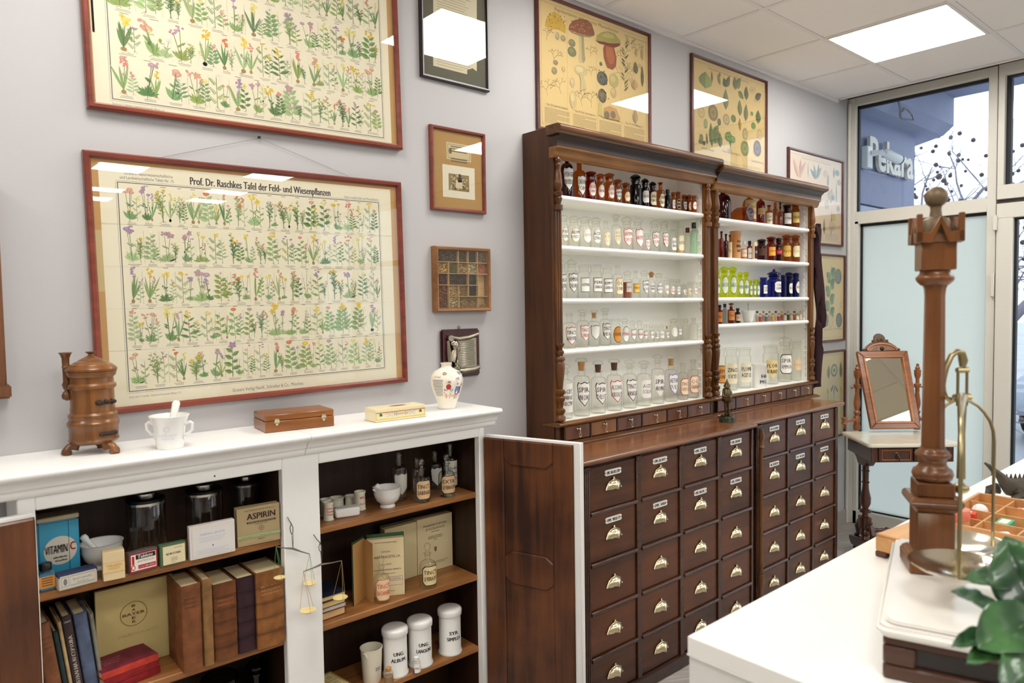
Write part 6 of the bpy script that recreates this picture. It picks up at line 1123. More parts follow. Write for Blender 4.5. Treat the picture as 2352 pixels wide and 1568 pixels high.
book('brown cloth book with dark title lines, first of the thick row', 422, 46, 1347, 1545, (134, 82, 48), lines=[('ERNEST', .84, .004), ('PHARMAZEUT.', .79, .004), ('HANDBUCH', .74, .004)])
book('thin worn tan book squeezed between two brown ones', 471, 22, 1330, 1530, (150, 110, 66))
book('ribbed brown leather book with five raised bands', 494, 54, 1343, 1520, (122, 72, 38), ribs=5, lines=[('PHARMACOPOEA', .78, .0045), ('GERMANICA', .72, .0045)], tcol=(176, 110, 60))
book('dark purple ribbed book', 549, 42, 1328, 1502, (60, 34, 42), ribs=4)
book('big light brown leather book at the right end of the lower shelf', 593, 63, 1316, 1492, (150, 96, 50), ribs=4, lines=[('REAL-', .8, .005), ('ENCYCLOPÄDIE', .75, .005), ('GESAMTEN', .7, .005)], tcol=(196, 150, 90))
for k in range(3):
    a = at_z(262-4*k, 1568+8*k, z2+.05-.0185*k); zz = z2+.0378-.0189*k
    t = thing('book', 'small red book lying %s' % ['on top of the red stack', 'in the middle of the red stack', 'at the bottom of the red stack'][k], 'book', (.373+.003*k, -.2-.003*k, zz+.0003), .16+.03*k, 'red books in a stack')
    q = MB(); c = [(130, 40, 62), (156, 40, 44), (160, 44, 42)][k]; w, d = .142, .1; q.box(0, w, 0, d, 0, .0018, c); q.box(0, w, 0, d, .0165, .0183, c); q.box(0, w, -.0008, .002, 0, .0183, (206, 66, 52) if k == 0 else (150, 32, 36)); q.build('cover', printed('book_cloth'), t, bevel=.0006); q = MB(); q.box(.002, w-.002, .002, d-.002, .0018, .0165, (214, 200, 166)); q.build('page_block', printed('page_edges'), t, smooth=0)
    if k == 0:
        q = MB(); [letter(q, s, .02+.0*i, .066-.013*i, .006, (214, 150, 140), fit=.05-.006*i, place=lambda u, v: (u, v, .0186), align='l') for i, s in enumerate(['Pharmacopoea', 'Jugoslavica', 'editio'])]; q.build('cover_print', M_print, t, weld=False, smooth=0)
for (pl, pr_, tp, lb, kd) in [(440, 570, 1535, 'dark green glass dome jar on the lowest left shelf', 'dome'), (588, 646, 1505, 'dark green bottle with thin neck on the lowest left shelf', 'narrow')]:
    c = at_y((pl+pr_)/2, 1560, -.115); r = min(.056, (pr_-pl)/2/F_PX*depth(c)); c.x = min(c.x, .84-r); h = at_y((pl+pr_)/2, tp, -.115).z-.2005; bottle('green_glass_bottle', lb, c.x, -.115, .2005, kd, r, h, 'x', mat=glass('dark_green_glass', (96, 140, 116), (30, 60, 46)), stop=glass('dark_green_glass', (96, 140, 116)))
# ---- right bay, upper shelf
z = ZR1+.0005
for (pl, pr_, tp, bs, lb, cap_, red) in [(735, 762, 1145, 1186, 'small cream ceramic jar at the left end, behind the lettered one', 0, 0), (742, 767, 1152, 1196, 'small ceramic jar with red Tinctura lettering, front left', 0, 1), (747, 783, 1138, 1167, 'small wide cream ceramic jar behind the soap dish', 0, 0), (781, 812, 1133, 1158, 'small cream jar with pink rim letters behind the soap dish', 0, 0), (814, 841, 1127, 1172, 'small ceramic jar with a red emblem left of the mortar', 0, 2)]:
    x, y, r, h = spot(pl, pr_, tp, bs, z); y = min(y, -.02-r); t = thing('ceramic_jar', lb, 'jar', (x, y, z), group='small ceramic jars'); q = MB(); q.lathe([(0, 0), (r*.98, 0), (r, .002), (r*.9, .006), (r*.88, h*.86), (r*.97, h*.9), (r*.97, h), (r*.8, h), (r*.76, h*.2), (0, h*.18)], 22); q.build('body', M_porc, t)
    if red:
        q = MB(); p = wrap(r*.885, 0, 0, 0, .0006)
        if red == 1: [letter(q, s, 0, h*(.62-.17*i), h*.12, (190, 70, 66), fit=r*1.3, bold=.0004, place=p) for i, s in enumerate(['Altes', 'Tinctura', 'Wien'])]
        else:
            for (u, v, L, w, a) in [(-.3, .66, .6, .3, .5), (-.2, .62, .5, .2, 2.2), (.1, .7, .4, .2, -.6)]: q.poly([p(r*u+L*r*tt*math.cos(a)-k*w*r*math.sin(a), h*v+L*r*tt*math.sin(a)+k*w*r*math.cos(a)) for tt, k in [(0, 0), (.4, .5), (1, 0), (.4, -.5)]], (206, 70, 50))
            letter(q, 'Apo', 0, h*.3, h*.12, (206, 80, 70), fit=r*1.1, place=p)
        q.build('lettering', M_print, t, weld=False, smooth=0)
t = rbox('soap_dish', 'white porcelain lidded dish with faded picture in front of the small jars', 'dish', (772, 1192), (828, 1184), 1176, z, .044, (238, 234, 222), mat=M_por, h=.03, bevel=.005)
q = MB(); q.box(.008, .04, .008, .034, .0301, .0306, (186, 186, 180)); q.ell = None; q.box(.012, .036, .012, .03, .0306, .0308, (206, 200, 190)); q.build('lid_print', M_print, t, smooth=0)
x, y, r, h = spot(856, 925, 1117, 1170, z); mortar('white porcelain mortar with pestle on the right upper shelf', x, y, z, r*.93, h, (-.6, .05, .075), foot=.55, spout=True)
for (kind, pl, pr_, tp, bs, lb, lab_, gl) in [('open', 899, 938, 1040, 1150, 'tall clear bottle with blank torn shield behind the mortar', lab('shield', (120, 120, 120), BLK, paper=(214, 212, 200), w=.95), 'clear'), ('open', 942, 974, 1052, 1135, 'clear lipped bottle behind TINCT SABINAE', None, 'clear'), ('ball', 948, 990, 1051, 1155, 'clear ball stoppered bottle labelled TINCT SABINAE', lab('oct', BLK, BLK, 'TINCT.', 'SABINAE', paper=(222, 186, 140), w=.95, h=1.15), 'clear'), ('open', 983, 1017, 1037, 1125, 'clear bottle with pale shield between the two ball stoppered bottles', lab('shield', BLK, BLK, paper=(206, 204, 196), w=.95, h=1.1), 'clear'), ('ball', 1006, 1047, 1040, 1142, 'clear ball stoppered bottle labelled EXTR QUEBRACHO', lab('oct', BLK, BLK, 'EXTR.', 'QUEBRACHO', paper=(214, 180, 136), w=1., h=1.1), 'clear'), ('open', 1030, 1064, 1018, 1120, 'dark bottle with handwritten Ephedrin label in the right corner', lab('rect', None, (80, 70, 150), 'Ephedrin', 'hlorid', 'orale', paper=(214, 212, 190), w=1.1, h=1.2), 'bright')]:
    x, y, r, h = spot(pl, pr_, tp, bs, z); y = min(y, -.018-r); gl = 'bright'; h = min(h, 1.066-z); r *= .92; x = min(x, 1.59-r); bottle('stoppered_bottle' if kind == 'ball' else 'clear_bottle', lb, x, y, z, kind, r, h, gl, lab_, facing=-.25)
# ---- right bay, middle shelf
z = ZR2+.0005
def slab(t, name, a, b2, th, h, c, side=1, mat=None, z0=0., bev=.0006):
    d = Vector((b2[0]-a[0], b2[1]-a[1])); L = d.length; q = MB(); q.box(0, L, 0, th*side, z0, h, c) if side > 0 else q.box(0, L, -th, 0, z0, h, c); return q.build(name, mat or M_print, t, (a[0], a[1], 0), (0, 0, math.atan2(d.y, d.x)), bevel=bev)
t = thing('open_book', 'open standing book with the Cyrillic title page, green cover', 'book', (0, 0, z)); p0, p1, p2 = at_z(812, 1392, z), at_z(838, 1371, z), at_z(859, 1386, z); p3, p4 = at_z(846, 1374, z), at_z(930, 1364, z)
for p in (p0, p1, p2, p3, p4): p.y = min(p.y, -.03)
hc = .212; slab(t, 'cover', p0, p1, .003, hc, (44, 70, 48)); slab(t, 'flyleaf', (p0.x+.001, p0.y-.0015), (p1.x, p1.y-.0015), .001, hc-.006, (186, 144, 86), -1); slab(t, 'flyleaf', p1, p2, .001, hc-.008, (196, 156, 100))
d = (p4-p3); n = Vector((-d.y, d.x, 0)).normalized(); slab(t, 'page_block', p3, p4, .022, .2, (226, 208, 164)); o = slab(t, 'cover', p3+n*.0225, p4+n*.0225+d*.03, .003, hc, (58, 92, 62))
q = MB(); L = d.length; pl = lambda u, v: (u, -.0008, v); IK = (76, 70, 64)
for s, u, v, hh, f in [('DRUŠTVO APOTEKARA SRBIJE', .5, .185, .004, .6), ('СРПСКА', .5, .152, .0055, .26), ('ФАРМАКОПЕЈА.', .5, .133, .0085, .82), ('друго издање', .5, .11, .004, .3), ('PHARMACOPOEA SERBICA', .54, .09, .0052, .74), ('EDITIO SECUNDA', .55, .077, .0035, .4), ('БЕОГРАД', .6, .016, .0035, .25)]: letter(q, s, L*u, v, hh, IK, fit=L*f, place=pl)
for r_ in ((.55, .95, .052, .053), (.55, .95, .066, .067), (.55, .556, .036, .067), (.944, .95, .036, .067), (.55, .95, .036, .037)): q.poly([pl(L*r_[0], r_[2]), pl(L*r_[1], r_[2]), pl(L*r_[1], r_[3]), pl(L*r_[0], r_[3])], (140, 110, 160))
letter(q, 'KLASIČNA', L*.75, .056, .006, (150, 120, 170), fit=L*.3, place=pl); q.build('title_print', M_print, t, (p3.x, p3.y, 0), (0, 0, math.atan2(d.y, d.x)), weld=False, smooth=0)
t = thing('open_book', 'open standing book with the title page PHARMACOPOEA JUGOSLAVICA', 'book', (0, 0, z)); a, m, e = at_y(885, 1335, -.066), at_y(960, 1330, -.066), at_y(1060, 1325, -.068); e.x = min(e.x, 1.586); hb = at_y(1010, 1181, -.062).z-z
slab(t, 'page_block', (a.x, -.07), (m.x-.001, -.066), .024, hb-.004, (224, 208, 160)); slab(t, 'page_block', (m.x+.001, -.066), (e.x, -.068), .026, hb, (228, 212, 168)); slab(t, 'cover', (a.x-.002, -.04), (e.x, -.038), .004, hb+.003, (92, 80, 52))
q = MB(); L = e.x-m.x
for s, u, v, hh, f in [('PHARMACOPOEA', .5, .83, .0085, .66), ('JUGOSLAVICA', .5, .765, .0085, .54), ('MCMXXXIII', .5, .715, .004, .22), ('JUGOSLOVENSKA', .5, .63, .0048, .4), ('FARMAKOPEJA', .5, .6, .0048, .4), ('1933', .5, .565, .004, .1), ('DRŽAVNA ŠTAMPARIJA KRALJEVINE', .6, .155, .0035, .5), ('JUGOSLAVIJE', .6, .13, .0035, .3)]: letter(q, s, L*u, hb*v, hh, IK, fit=L*f, place=lambda u, v: (u, -.0008, v))
q.poly([(L*.5+x_, -.0008, hb*.39+z_) for x_, z_ in [(-.006, .006), (-.004, .01), (.004, .01), (.006, .006), (.005, -.004), (0, -.01), (-.005, -.004)]], (120, 112, 96)); q.build('title_print', M_print, t, (m.x+.001, -.066, 0), (0, 0, math.atan2(-.002, L)), weld=False, smooth=0)
for (pl_, pr_, tp, bs, lb, lab_, g) in [(858, 897, 1274, 1386, 'clear ball stoppered bottle with faded red TINCT label before the Cyrillic book', lab('oct', (200, 130, 90), (206, 90, 60), 'TINCT.', 'RATANHIAE', paper=(232, 200, 160), w=.98, h=1.2), 'clear'), (963, 1004, 1245, 1352, 'clear ball stoppered bottle labelled TINCT QUEBRACHO before the title page', lab('oct', BLK, BLK, 'TINCT.', 'QUEBRACHO', paper=(226, 206, 150), w=1., h=1.15), 'clear')]:
    x, y, r, h = spot(pl_, pr_, tp, bs, z); bottle('stoppered_bottle', lb, x, y, z, 'ball', r*.95, h, g, lab_, facing=-.2)
zz = z; BK = [('red bound', (150, 30, 40), .024, .128, .0, 'at the bottom of the small stack'), ('grey white', (190, 186, 176), .008, .12, -.05, 'second from the bottom of the small stack'), ('brown', (110, 76, 46), .02, .118, .04, 'third from the bottom of the small stack'), ('navy blue', (30, 36, 58), .016, .125, -.03, 'on top of the small stack')]
for i, (nm, c, th, d, rz, wh) in enumerate(BK):
    t = thing('book', '%s book lying %s by the middle post' % (nm, wh), 'book', (.976+.003*i, -.186+.004*i, zz+.0002), .05+rz*.4, 'small stack of books'); w = .098; q = MB(); q.box(0, w, 0, d, 0, .0018, c); q.box(0, w, 0, d, th-.0018, th, c); q.box(0, .002, 0, d, 0, th, c); q.build('cover', printed('book_cloth'), t, bevel=.0005); q = MB(); q.box(.002, w-.003, .003, d-.003, .0018, th-.0018, (214, 186, 130) if i != 1 else (226, 222, 210)); q.build('page_block', printed('page_edges'), t, smooth=0); zz += th+.0004
# ---- right bay, lower shelf
z = ZR3+.0005
for (c, rr, tp, bs, tx, lb) in [(909, 30.5, 1435, 1556, ['UNG.', 'ALBUM.'], 'white porcelain jar lettered UNG ALBUM, left of three'), (966, 29.5, 1416, 1533, ['UNG.', 'LANOLINI'], 'white porcelain jar lettered UNG LANOLINI, middle of three'), (1034.5, 28, 1391, 1505, ['SYR.', 'SIMPLEX'], 'white porcelain jar lettered SYR SIMPLEX, right of three')]:
    x, y, r, h = spot(c-rr, c+rr, tp, bs, z); y = min(y, -.018-r); t = thing('porcelain_jar', lb, 'jar', (x, y, z), group='lettered porcelain jars'); q = MB(); q.lathe([(0, 0), (r*.98, 0), (r, .003), (r*.98, .008), (r*.9, .014), (r*.9, h*.83), (r*.85, h*.84)], 30); q.build('body', M_por, t)
    q = MB(); q.lathe([(r*.86, h*.83), (r*.97, h*.834), (r, h*.845), (r*1.0, h*.93), (r*.98, h*.955), (r*.9, h*.98), (r*.7, h*.992), (0, h)], 30); q.build('lid', M_por, t); q = MB()
    for i, s in enumerate(tx): letter(q, s, -r*.2, h*(.46-.13*i), h*.08, (34, 36, 40), fit=r*(.8 if i == 0 else 1.2), bold=.0012, place=wrap(r*.9, 0, 0, 0, .0008))
    q.build('lettering', M_print, t, weld=False, smooth=0)
x, y, r, h = spot(829, 881, 1484, 1572, z); t = thing('measuring_cup', 'white porcelain measuring cup with pouring lip, left of the lettered jars', 'cup', (x, y, z)); q = MB(); q.lathe([(0, 0), (r*.78, 0), (r*.8, .003), (r*.94, h*.92), (r, h), (r*.9, h), (r*.74, .01), (0, .008)], 26); q.tube([(-r*.75, -r*.5, h*.8), (-r*.95, -r*.6, h*.94), (-r*1.1, -r*.7, h)], [r*.1, r*.13, r*.06], 8); q.build('body', M_porc, t); q = MB(); letter(q, '250', r*.1, h*.4, h*.1, (80, 80, 80), fit=r*.5, place=wrap(r*.9, 0, 0, 0, .001)); q.build('lettering', M_print, t, weld=False, smooth=0)
x, y, r, h = spot(882, 904, 1532, 1575, z); bottle('corked_vial', 'small corked vial of brown powder before the UNG ALBUM jar', x, y, z, 'vial', r, h, 'clear', None, M_cork, ((150, 120, 86), .5))
x, y, r, h = spot(948, 966, 1507, 1547, z); bottle('corked_vial', 'small white capped vial with blue label before the UNG LANOLINI jar', x, y, z, 'cap', r, h, 'clear', lab('rect', None, (60, 60, 120), 'No. 5', w=1., h=1.2), M_por, ((70, 80, 150), .15))
t = thing('card_box', 'open box of yellowed pharmacy cards at the left of the bottom shelf', 'box', (.99, -.19, z), .12); q = MB(); w, d = .1, .12
for a in [(0, w, 0, d, 0, .003), (0, .003, 0, d, 0, .03), (w-.003, w, 0, d, 0, .03), (0, w, 0, .003, 0, .03), (0, w, d-.003, d, 0, .03)]: q.box(*a, (150, 112, 50))
q.build('tray', M_print, t, smooth=0); q = MB(); R = random.Random(3)
for i in range(9): q.box(.006+.001*(i % 3), w-.006, .006, d-.008, .003+.0032*i, .0055+.0032*i, (222, 200, 136) if i % 2 else (206, 182, 116))
q.build('cards', M_print, t, smooth=0); q = MB()
for i in range(2):
    for j in range(2): u, v = .014+.04*i, .02+.045*j; q.box(u, u+.03, v, v+.035, .0318, .0321, (232, 216, 160)); [q.box(u+.004, u+.026-.004*(k % 2), v+.006+.006*k, v+.008+.006*k, .0321, .0322, (120, 100, 60)) for k in range(4)]
q.build('card_print', M_print, t, smooth=0)
# ---- two horn hand scales on the middle post
M_horn = plain('yellow_horn', (222, 200, 140), rough=.3); M_iron = plain('old_steel', (118, 112, 100), rough=.35, metal=.9); M_grn = plain('green_cord', (80, 150, 90), rough=.8); M_tanc = plain('tan_cord', (170, 140, 96), rough=.8)
def hand_scale(label, hook, pivot, e0, e1, pan0, pan1, y, c0, c1):
    P = lambda p: at_y(p[0], p[1], y); o = P(pivot); t = thing('hand_scale', label, 'scale', tuple(o)); L = lambda v: Vector(v)-o
    q = MB(); A, B2 = L(P(e0)), L(P(e1)); q.tube([A, A*.5, Vector((0, 0, .002)), B2*.5, B2], [.0014, .002, .0035, .002, .0014], 8); q.build('beam', M_iron, t)
    q = MB(); H = L(P(hook)); H.y = (WY-.003)-o.y; F = L(P((hook[0]+2, hook[1]+12))); q.tube([H, Vector((F.x, F.y*.5+H.y*.5, F.z+.004)), F], .0016, 6); M_ = F*.72
    for s in (-1, 1): q.tube([F, F+Vector((s*.0045, 0, -.012)), M_+Vector((s*.0035, 0, -.004)), M_*.8], .0013, 6)
    q.tube([M_*.85, Vector((0, 0, 0))], .0012, 6); q.tube([Vector((0, 0, .002)), F*.6+Vector((.005, 0, 0))], .0006, 5); q.build('hanger', M_iron, t)
    for (E, pn, cc) in ((A, pan0, c0), (B2, pan1, c1)):
        c = L(P(((pn[0]+pn[1])/2, pn[2]))); r = (pn[1]-pn[0])/2/F_PX*depth(o); q = MB(); q.lathe([(0, -r*.42), (r*.5, -r*.34), (r*.85, -r*.14), (r, 0), (r*.96, 0), (r*.8, -r*.12), (r*.45, -r*.3), (0, -r*.37)], 20, tuple(c)); pan = q.build('pan', M_horn, t)
        q = MB(); [q.tube([E, c+Vector((r*.97*math.cos(a), r*.97*math.sin(a), 0))], .0005, 4) for a in (.4, 2.5, 4.6)]; q.build('cord', cc, t)
    return t
hand_scale('small horn hand scale with green cords hanging on the left of the middle post', (667, 1190), (673, 1261), (634, 1255), (711, 1272), (629, 656, 1325), (697, 728, 1338), -.258, M_grn, M_grn)
hand_scale('small horn hand scale with tan cords hanging on the right of the middle post', (733, 1234), (739, 1297), (697, 1312), (785, 1287), (689, 726, 1400), (764, 799, 1371), -.275, M_tanc, M_tanc)
# ================================================================== ON TOP OF THE WHITE CABINET
z = ZW+.0005; M_urn = wood('turned_urn_wood', (90, 53, 22), (146, 94, 46), 'z', rough=.3, fine=30, coat=.35)
cx, cy = .394, -.117; d = depth((cx, cy, 1.25)); r = 52/F_PX*d; H = at_y(207, 806, cy).z-z
t = thing('wooden_urn', 'turned brown wooden urn on three feet with domed lid and side pipe', 'urn', (cx, cy, z)); zz = lambda p: at_y(207, p, cy).z-z
q = MB(); q.lathe([(0, zz(1016)), (r*.82, zz(1016)), (r*.93, zz(1013)), (r*1., zz(1008)), (r*.96, zz(1003)), (r*.97, zz(980)), (r*1.02, zz(975)), (r*1.02, zz(968)), (r*.97, zz(965)), (r*.93, zz(960)), (r*.97, zz(955)), (r*.97, zz(950)), (r*.88, zz(945)), (r*.88, zz(936)), (r*.86, zz(931)), (r*.86, zz(893)), (r*.95, zz(889)), (r*.95, zz(883)), (r*.86, zz(878)), (r*.85, zz(866)), (r*.94, zz(862)), (r*.97, zz(857)), (r*.99, zz(852)), (0, zz(851))], 36); q.build('body', M_urn, t)
q = MB(); q.lathe([(r*1.0, zz(851)), (r*1.02, zz(846)), (r*.96, zz(842)), (r*.85, zz(838)), (r*.82, zz(836)), (r*.7, zz(833)), (r*.66, zz(831)), (r*.52, zz(828)), (r*.48, zz(826)), (r*.3, zz(821)), (r*.12, zz(816)), (r*.09, zz(813)), (r*.2, zz(809)), (r*.2, zz(807)), (0, zz(806))], 36); q.build('lid', M_urn, t, smooth=18)
for (lx, ly) in [(.332, -.113), (.428, -.176), (.422, -.062)]:
    q = MB(); u = Vector((lx-cx, ly-cy, 0)); k = u.normalized()*r*.72; q.tube([k+Vector((0, 0, zz(1012))), k*1.05+Vector((0, 0, zz(1022))), u*.92+Vector((0, 0, .02)), u+Vector((0, 0, .009)), u*1.05+Vector((0, 0, .0))], [.013, .014, .009, .013, .012], 12); q.build('foot', M_urn, t)
hp = at_y(152, 860, cy+.01); u = hp.x-cx; q = MB(); q.lathe([(.003, zz(916)), (.011, zz(912)), (.013, zz(905)), (.009, zz(897)), (.005, zz(893)), (.008, zz(889)), (.011, zz(880)), (.008, zz(873)), (.0085, zz(842)), (.01, zz(840)), (.0085, zz(837)), (.009, zz(820)), (.013, zz(811)), (.0155, zz(809)), (.0155, zz(807)), (.01, zz(807)), (.008, zz(812))], 14, (u, .01, 0)); q.tube([(u, .01, zz(880)), (-r*.8, .005, zz(880))], .006, 8); q.build('pipe', M_urn, t)
M_rust = plain('rusty_iron', (64, 50, 40), rough=.6, metal=.5, bump=.5, bscale=120)
for (px, py, w, h, nm) in [(237, 922, .034, .011, 'latch'), (240, 993, .028, .009, 'hinge_plate')]:
    e = at_y(px, py, cy-r*.8); a = math.atan2(e.y-cy, e.x-cx); q = MB(); R = random.Random(int(px)); zc = zz(py)
    n = 8
    for i in range(n): aa = a+.15+(i/(n-1)-.5)*w*1.6/r; rr = r*(.9 if nm == 'latch' else .99); hh = h*(R.uniform(.6, 1.2) if nm == 'latch' else 1); q.ball((rr*math.cos(aa), rr*math.sin(aa), zc+(R.uniform(-.002, .002) if nm == 'latch' else 0)), (.0045, .0045, hh*.6), 8, 6)
    for s in (-1, 1): aa = a+.15+s*w*.7/r; q.ball((r*.97*math.cos(aa), r*.97*math.sin(aa), zc), .005, 8, 6)
    q.build(nm, M_rust, t)
x, y, r, h = spot(350, 437, 953, 1034, z); y += .008; t = thing('handled_mortar', 'white porcelain mortar with two square handles and pestle on the cabinet top', 'mortar', (x, y, z))
q = MB(); q.lathe([(0, 0), (r*.66, 0), (r*.68, .003), (r*.72, h*.3), (r*.8, h*.72), (r*.92, h*.9), (r, h*.985), (r*.99, h), (r*.93, h), (r*.74, h*.7), (r*.5, h*.15), (0, h*.1)], 32); q.build('bowl', M_por, t)
hd = Vector((RIGHT.x, RIGHT.y, 0)).normalized()
for s in (-1, 1): q = MB(); q.tube([hd*(s*r*.8)+Vector((0, 0, h*.72)), hd*(s*r*1.12)+Vector((0, 0, h*.78)), hd*(s*r*1.22)+Vector((0, 0, h*.74)), hd*(s*r*1.2)+Vector((0, 0, h*.56)), hd*(s*r*.98)+Vector((0, 0, h*.42)), hd*(s*r*.74)+Vector((0, 0, h*.38))], .0042, 8); q.ball(tuple(hd*(s*r*.78)+Vector((0, 0, h*.3))), .005); q.build('handle', M_por, t)
q = MB(); a = Vector((0, 0, h*.45)); e = a+Vector((.024, .01, .085)); q.tube([a, a+(e-a)*.5, a+(e-a)*.9, e-(e-a)*.02, e], [.009, .0085, .0105, .008, .003], 14); q.build('pestle', M_por, t, smooth=60)
q = MB(); p = wrap(r*.79, 0, 0, 0, .0012); IKB = (196, 202, 222); [letter(q, s, r*.1, h*(.4-.1*i), h*.065, IKB, fit=r*(1.3-.4*i), place=lambda u, v, k=.78-.06*i: (r*k*math.sin(u/r-.55), -r*k*math.cos(u/r-.55)-.001, v)) for i, s in enumerate(['GALENSKA LABORAT.', 'GALENA LAB'])]
q.add([(r*.795*math.sin(.17*math.cos(a)*k-.48), -r*.795*math.cos(.17*math.cos(a)*k-.48)-.001, h*(.62+.07*math.sin(a)*k)) for k in (1.15, 1.) for a in [2*PI*i/20 for i in range(20)]], [(i, (i+1) % 20, (i+1) % 20+20, i+20) for i in range(20)], IKB); q.build('lettering', M_print, t, weld=False, smooth=0)
# wooden instrument box
FLp, FRp, BLp = at_z(610, 995, z), at_z(768, 977.6, z), at_z(558, 979.5, z); w = (FRp-FLp).length; rz = math.atan2(FRp.y-FLp.y, FRp.x-FLp.x); dp = min((BLp-FLp).length, .13); h = at_y(608, 954, FLp.y).z-z
M_box = wood('honey_box_wood', (122, 70, 28), (178, 114, 56), 'x', rough=.3, fine=26, coat=.4)
t = thing('wooden_box', 'flat honey brown wooden instrument box with two brass clasps on the cabinet top', 'box', tuple(FLp), rz); q = MB(); q.box(0, w, 0, dp, 0, h*.62); q.build('body', M_box, t, bevel=.002); q = MB(); q.box(0, w, 0, dp, h*.63, h); q.build('lid', M_box, t, bevel=.003)
for u in (.16, .84):
    q = MB(); q.box(w*u-.008, w*u+.008, -.002, 0, h*.5, h*.64); q.box(w*u-.006, w*u+.006, -.002, 0, h*.66, h*.76); q.tube([(w*u-.007, -.002, h*.65), (w*u+.007, -.002, h*.65)], .0025, 8); q.lathe([(.0045, 0), (.0045, .0025), (0, .003)], 10, (w*u, 0, h*.46), M=Matrix.Rotation(PI/2, 3, 'X')); q.build('clasp', M_brass, t)
# decorated tin
FLp, FRp, BLp = at_z(863.3, 970.5, z), at_z(978.8, 956, z), at_z(834.8, 962, z); w = (FRp-FLp).length-.004; rz = math.atan2(FRp.y-FLp.y, FRp.x-FLp.x); dp = min((BLp-FLp).length, .075); h = at_y(866, 940, FLp.y).z-z
t = thing('decorated_tin', 'long cream tin box with yellow borders and blue ornament on the cabinet top', 'tin', tuple(FLp), rz); q = MB(); q.box(-.002, w+.002, -.002, dp+.002, 0, .0015, (190, 170, 120)); q.box(0, w, 0, dp, 0, h*.78, (238, 226, 190)); q.build('body', M_tin, t, bevel=.0008); q = MB(); q.box(-.0008, w+.0008, -.0008, dp+.0008, h*.72, h, (236, 222, 180)); q.build('lid', M_tin, t, bevel=.001)
q = MB(); Y = -.0012
def qr(u0, u1, v0, v1, c, y=Y): q.poly([(u0*w, y, v0*h), (u1*w, y, v0*h), (u1*w, y, v1*h), (u0*w, y, v1*h)], c)
qr(0, 1, .66, .71, (206, 110, 50)); qr(0, 1, .16, .22, (232, 200, 60)); qr(0, .012, .16, .7, (232, 200, 60)); qr(.988, 1, .16, .7, (232, 200, 60))
for u in (.1, .9):
    for dx, dy in ((-.012, 0), (.012, 0), (0, .09)): q.poly([(u*w+dx*w+.0035*math.cos(2*PI*k/8), Y, (.5+dy)*h+.003*math.sin(2*PI*k/8)) for k in range(8)], (60, 120, 66))
for s in (-1, 1):
    for k in range(5): u = .5+s*(.09+.045*k); qr(u-.012, u+.012, .36+.05*(k % 2), .4+.05*(k % 2), (130, 164, 196)); qr(u-.01, u+.014, .56-.04*(k % 2), .6-.04*(k % 2), (130, 164, 196))
letter(q, 'MERIMA', .5*w, .42*h, h*.13, (150, 140, 110), fit=w*.26, place=lambda u, v: (u, Y-.0002, v))
for k in range(2): q.poly([(w*.55+.03*(1-.3*k)*math.cos(a), dp*.5+.015*(1-.3*k)*math.sin(a), h+.0006+.0002*k) for a in [2*PI*i/20 for i in range(20)]], [(222, 150, 110), (150, 160, 150)][k])
q.poly([(w*.55+a, dp*.5+b2, h+.0012) for a, b2 in [(-.02, .002), (-.005, .008), (.01, .004), (.02, -.004), (.0, -.006), (-.014, -.004)]], (80, 100, 110))
for k in range(14): u, v = random.Random(k).uniform(.05, .95), random.Random(k+50).uniform(.12, .88); q.poly([(w*u+a, dp*v+b2, h+.0006) for a, b2 in [(-.002, 0), (0, .001), (.002, 0), (0, -.001)]], [(150, 150, 110), (190, 160, 100)][k % 2])
q.build('tin_print', M_tin, t, weld=False, smooth=0)
# vase
x, y, r, h = spot(992, 1071, 832, 943, z); y += .012; r *= .97; M_van = plain('cream_glaze', (240, 232, 214), rough=.12, coat=.5)
t = thing('ceramic_vase', 'cream ceramic vase printed with a pharmacy scene at the cabinet top right end', 'vase', (x, y, z)); PR = [(0, 0), (.54, 0), (.56, .015), (.52, .05), (.62, .16), (.84, .36), (.98, .54), (1., .64), (.92, .74), (.72, .82), (.4, .88), (.31, .9), (.3, .95), (.34, .97), (.34, 1.), (.24, 1.), (.22, .9)]
q = MB(); q.lathe([(a*r, b2*h) for a, b2 in PR], 40); q.build('body', M_van, t, smooth=60)
q = MB(); q.lathe([(r*.335, h*1.0005), (r*.22, h*1.0005)], 24, c=(196, 120, 60), cap=False); q.lathe([(.302*r+.0004, h*.905), (.302*r+.0004, h*.912)], 24, c=(110, 110, 150), cap=False); q.lathe([(.565*r, h*.02), (.56*r, h*.027)], 30, c=(150, 140, 190), cap=False)
def vr(v):
    for i in range(len(PR)-1):
        if PR[i][1] <= v <= PR[i+1][1] and PR[i+1][1] > PR[i][1]: return r*(PR[i][0]+(PR[i+1][0]-PR[i][0])*(v-PR[i][1])/(PR[i+1][1]-PR[i][1]))
    return r
def vp(a0): return lambda u, v: ((vr(v)+.0008)*math.sin(a0+u), -(vr(v)+.0008)*math.cos(a0+u), v*h)
p = vp(-1.2); IKV = (110, 106, 104)
letter(q, 'Der Doktor', 0, .7, .03, IKV, fit=.5, place=p)
for i in range(11): ww = .72-.04*(i % 3)-.03*max(0, i-6); q.add([p(-ww/2+ww*k/6, .64-.033*i+dv) for dv in (0, .013) for k in range(7)], [(k, k+1, k+8, k+7) for k in range(6)], (140, 136, 132))
for a0, vv, cc in [(-.75, .78, (214, 150, 140)), (.45, .78, (150, 160, 190))]:
    p = vp(a0); [q.poly([p(.1*math.cos(a)+.07*math.cos(b2), vv+.022*math.sin(a)+.015*math.sin(b2)) for b2 in [2*PI*k/6 for k in range(6)]], cc if j % 2 else (110, 140, 110)) for j, a in enumerate([0, 1, 2, 3, 4, 5])]
p = (lambda f: lambda u, v: f(u*1.5, .455+(v-.455)*1.1))(vp(-.2))
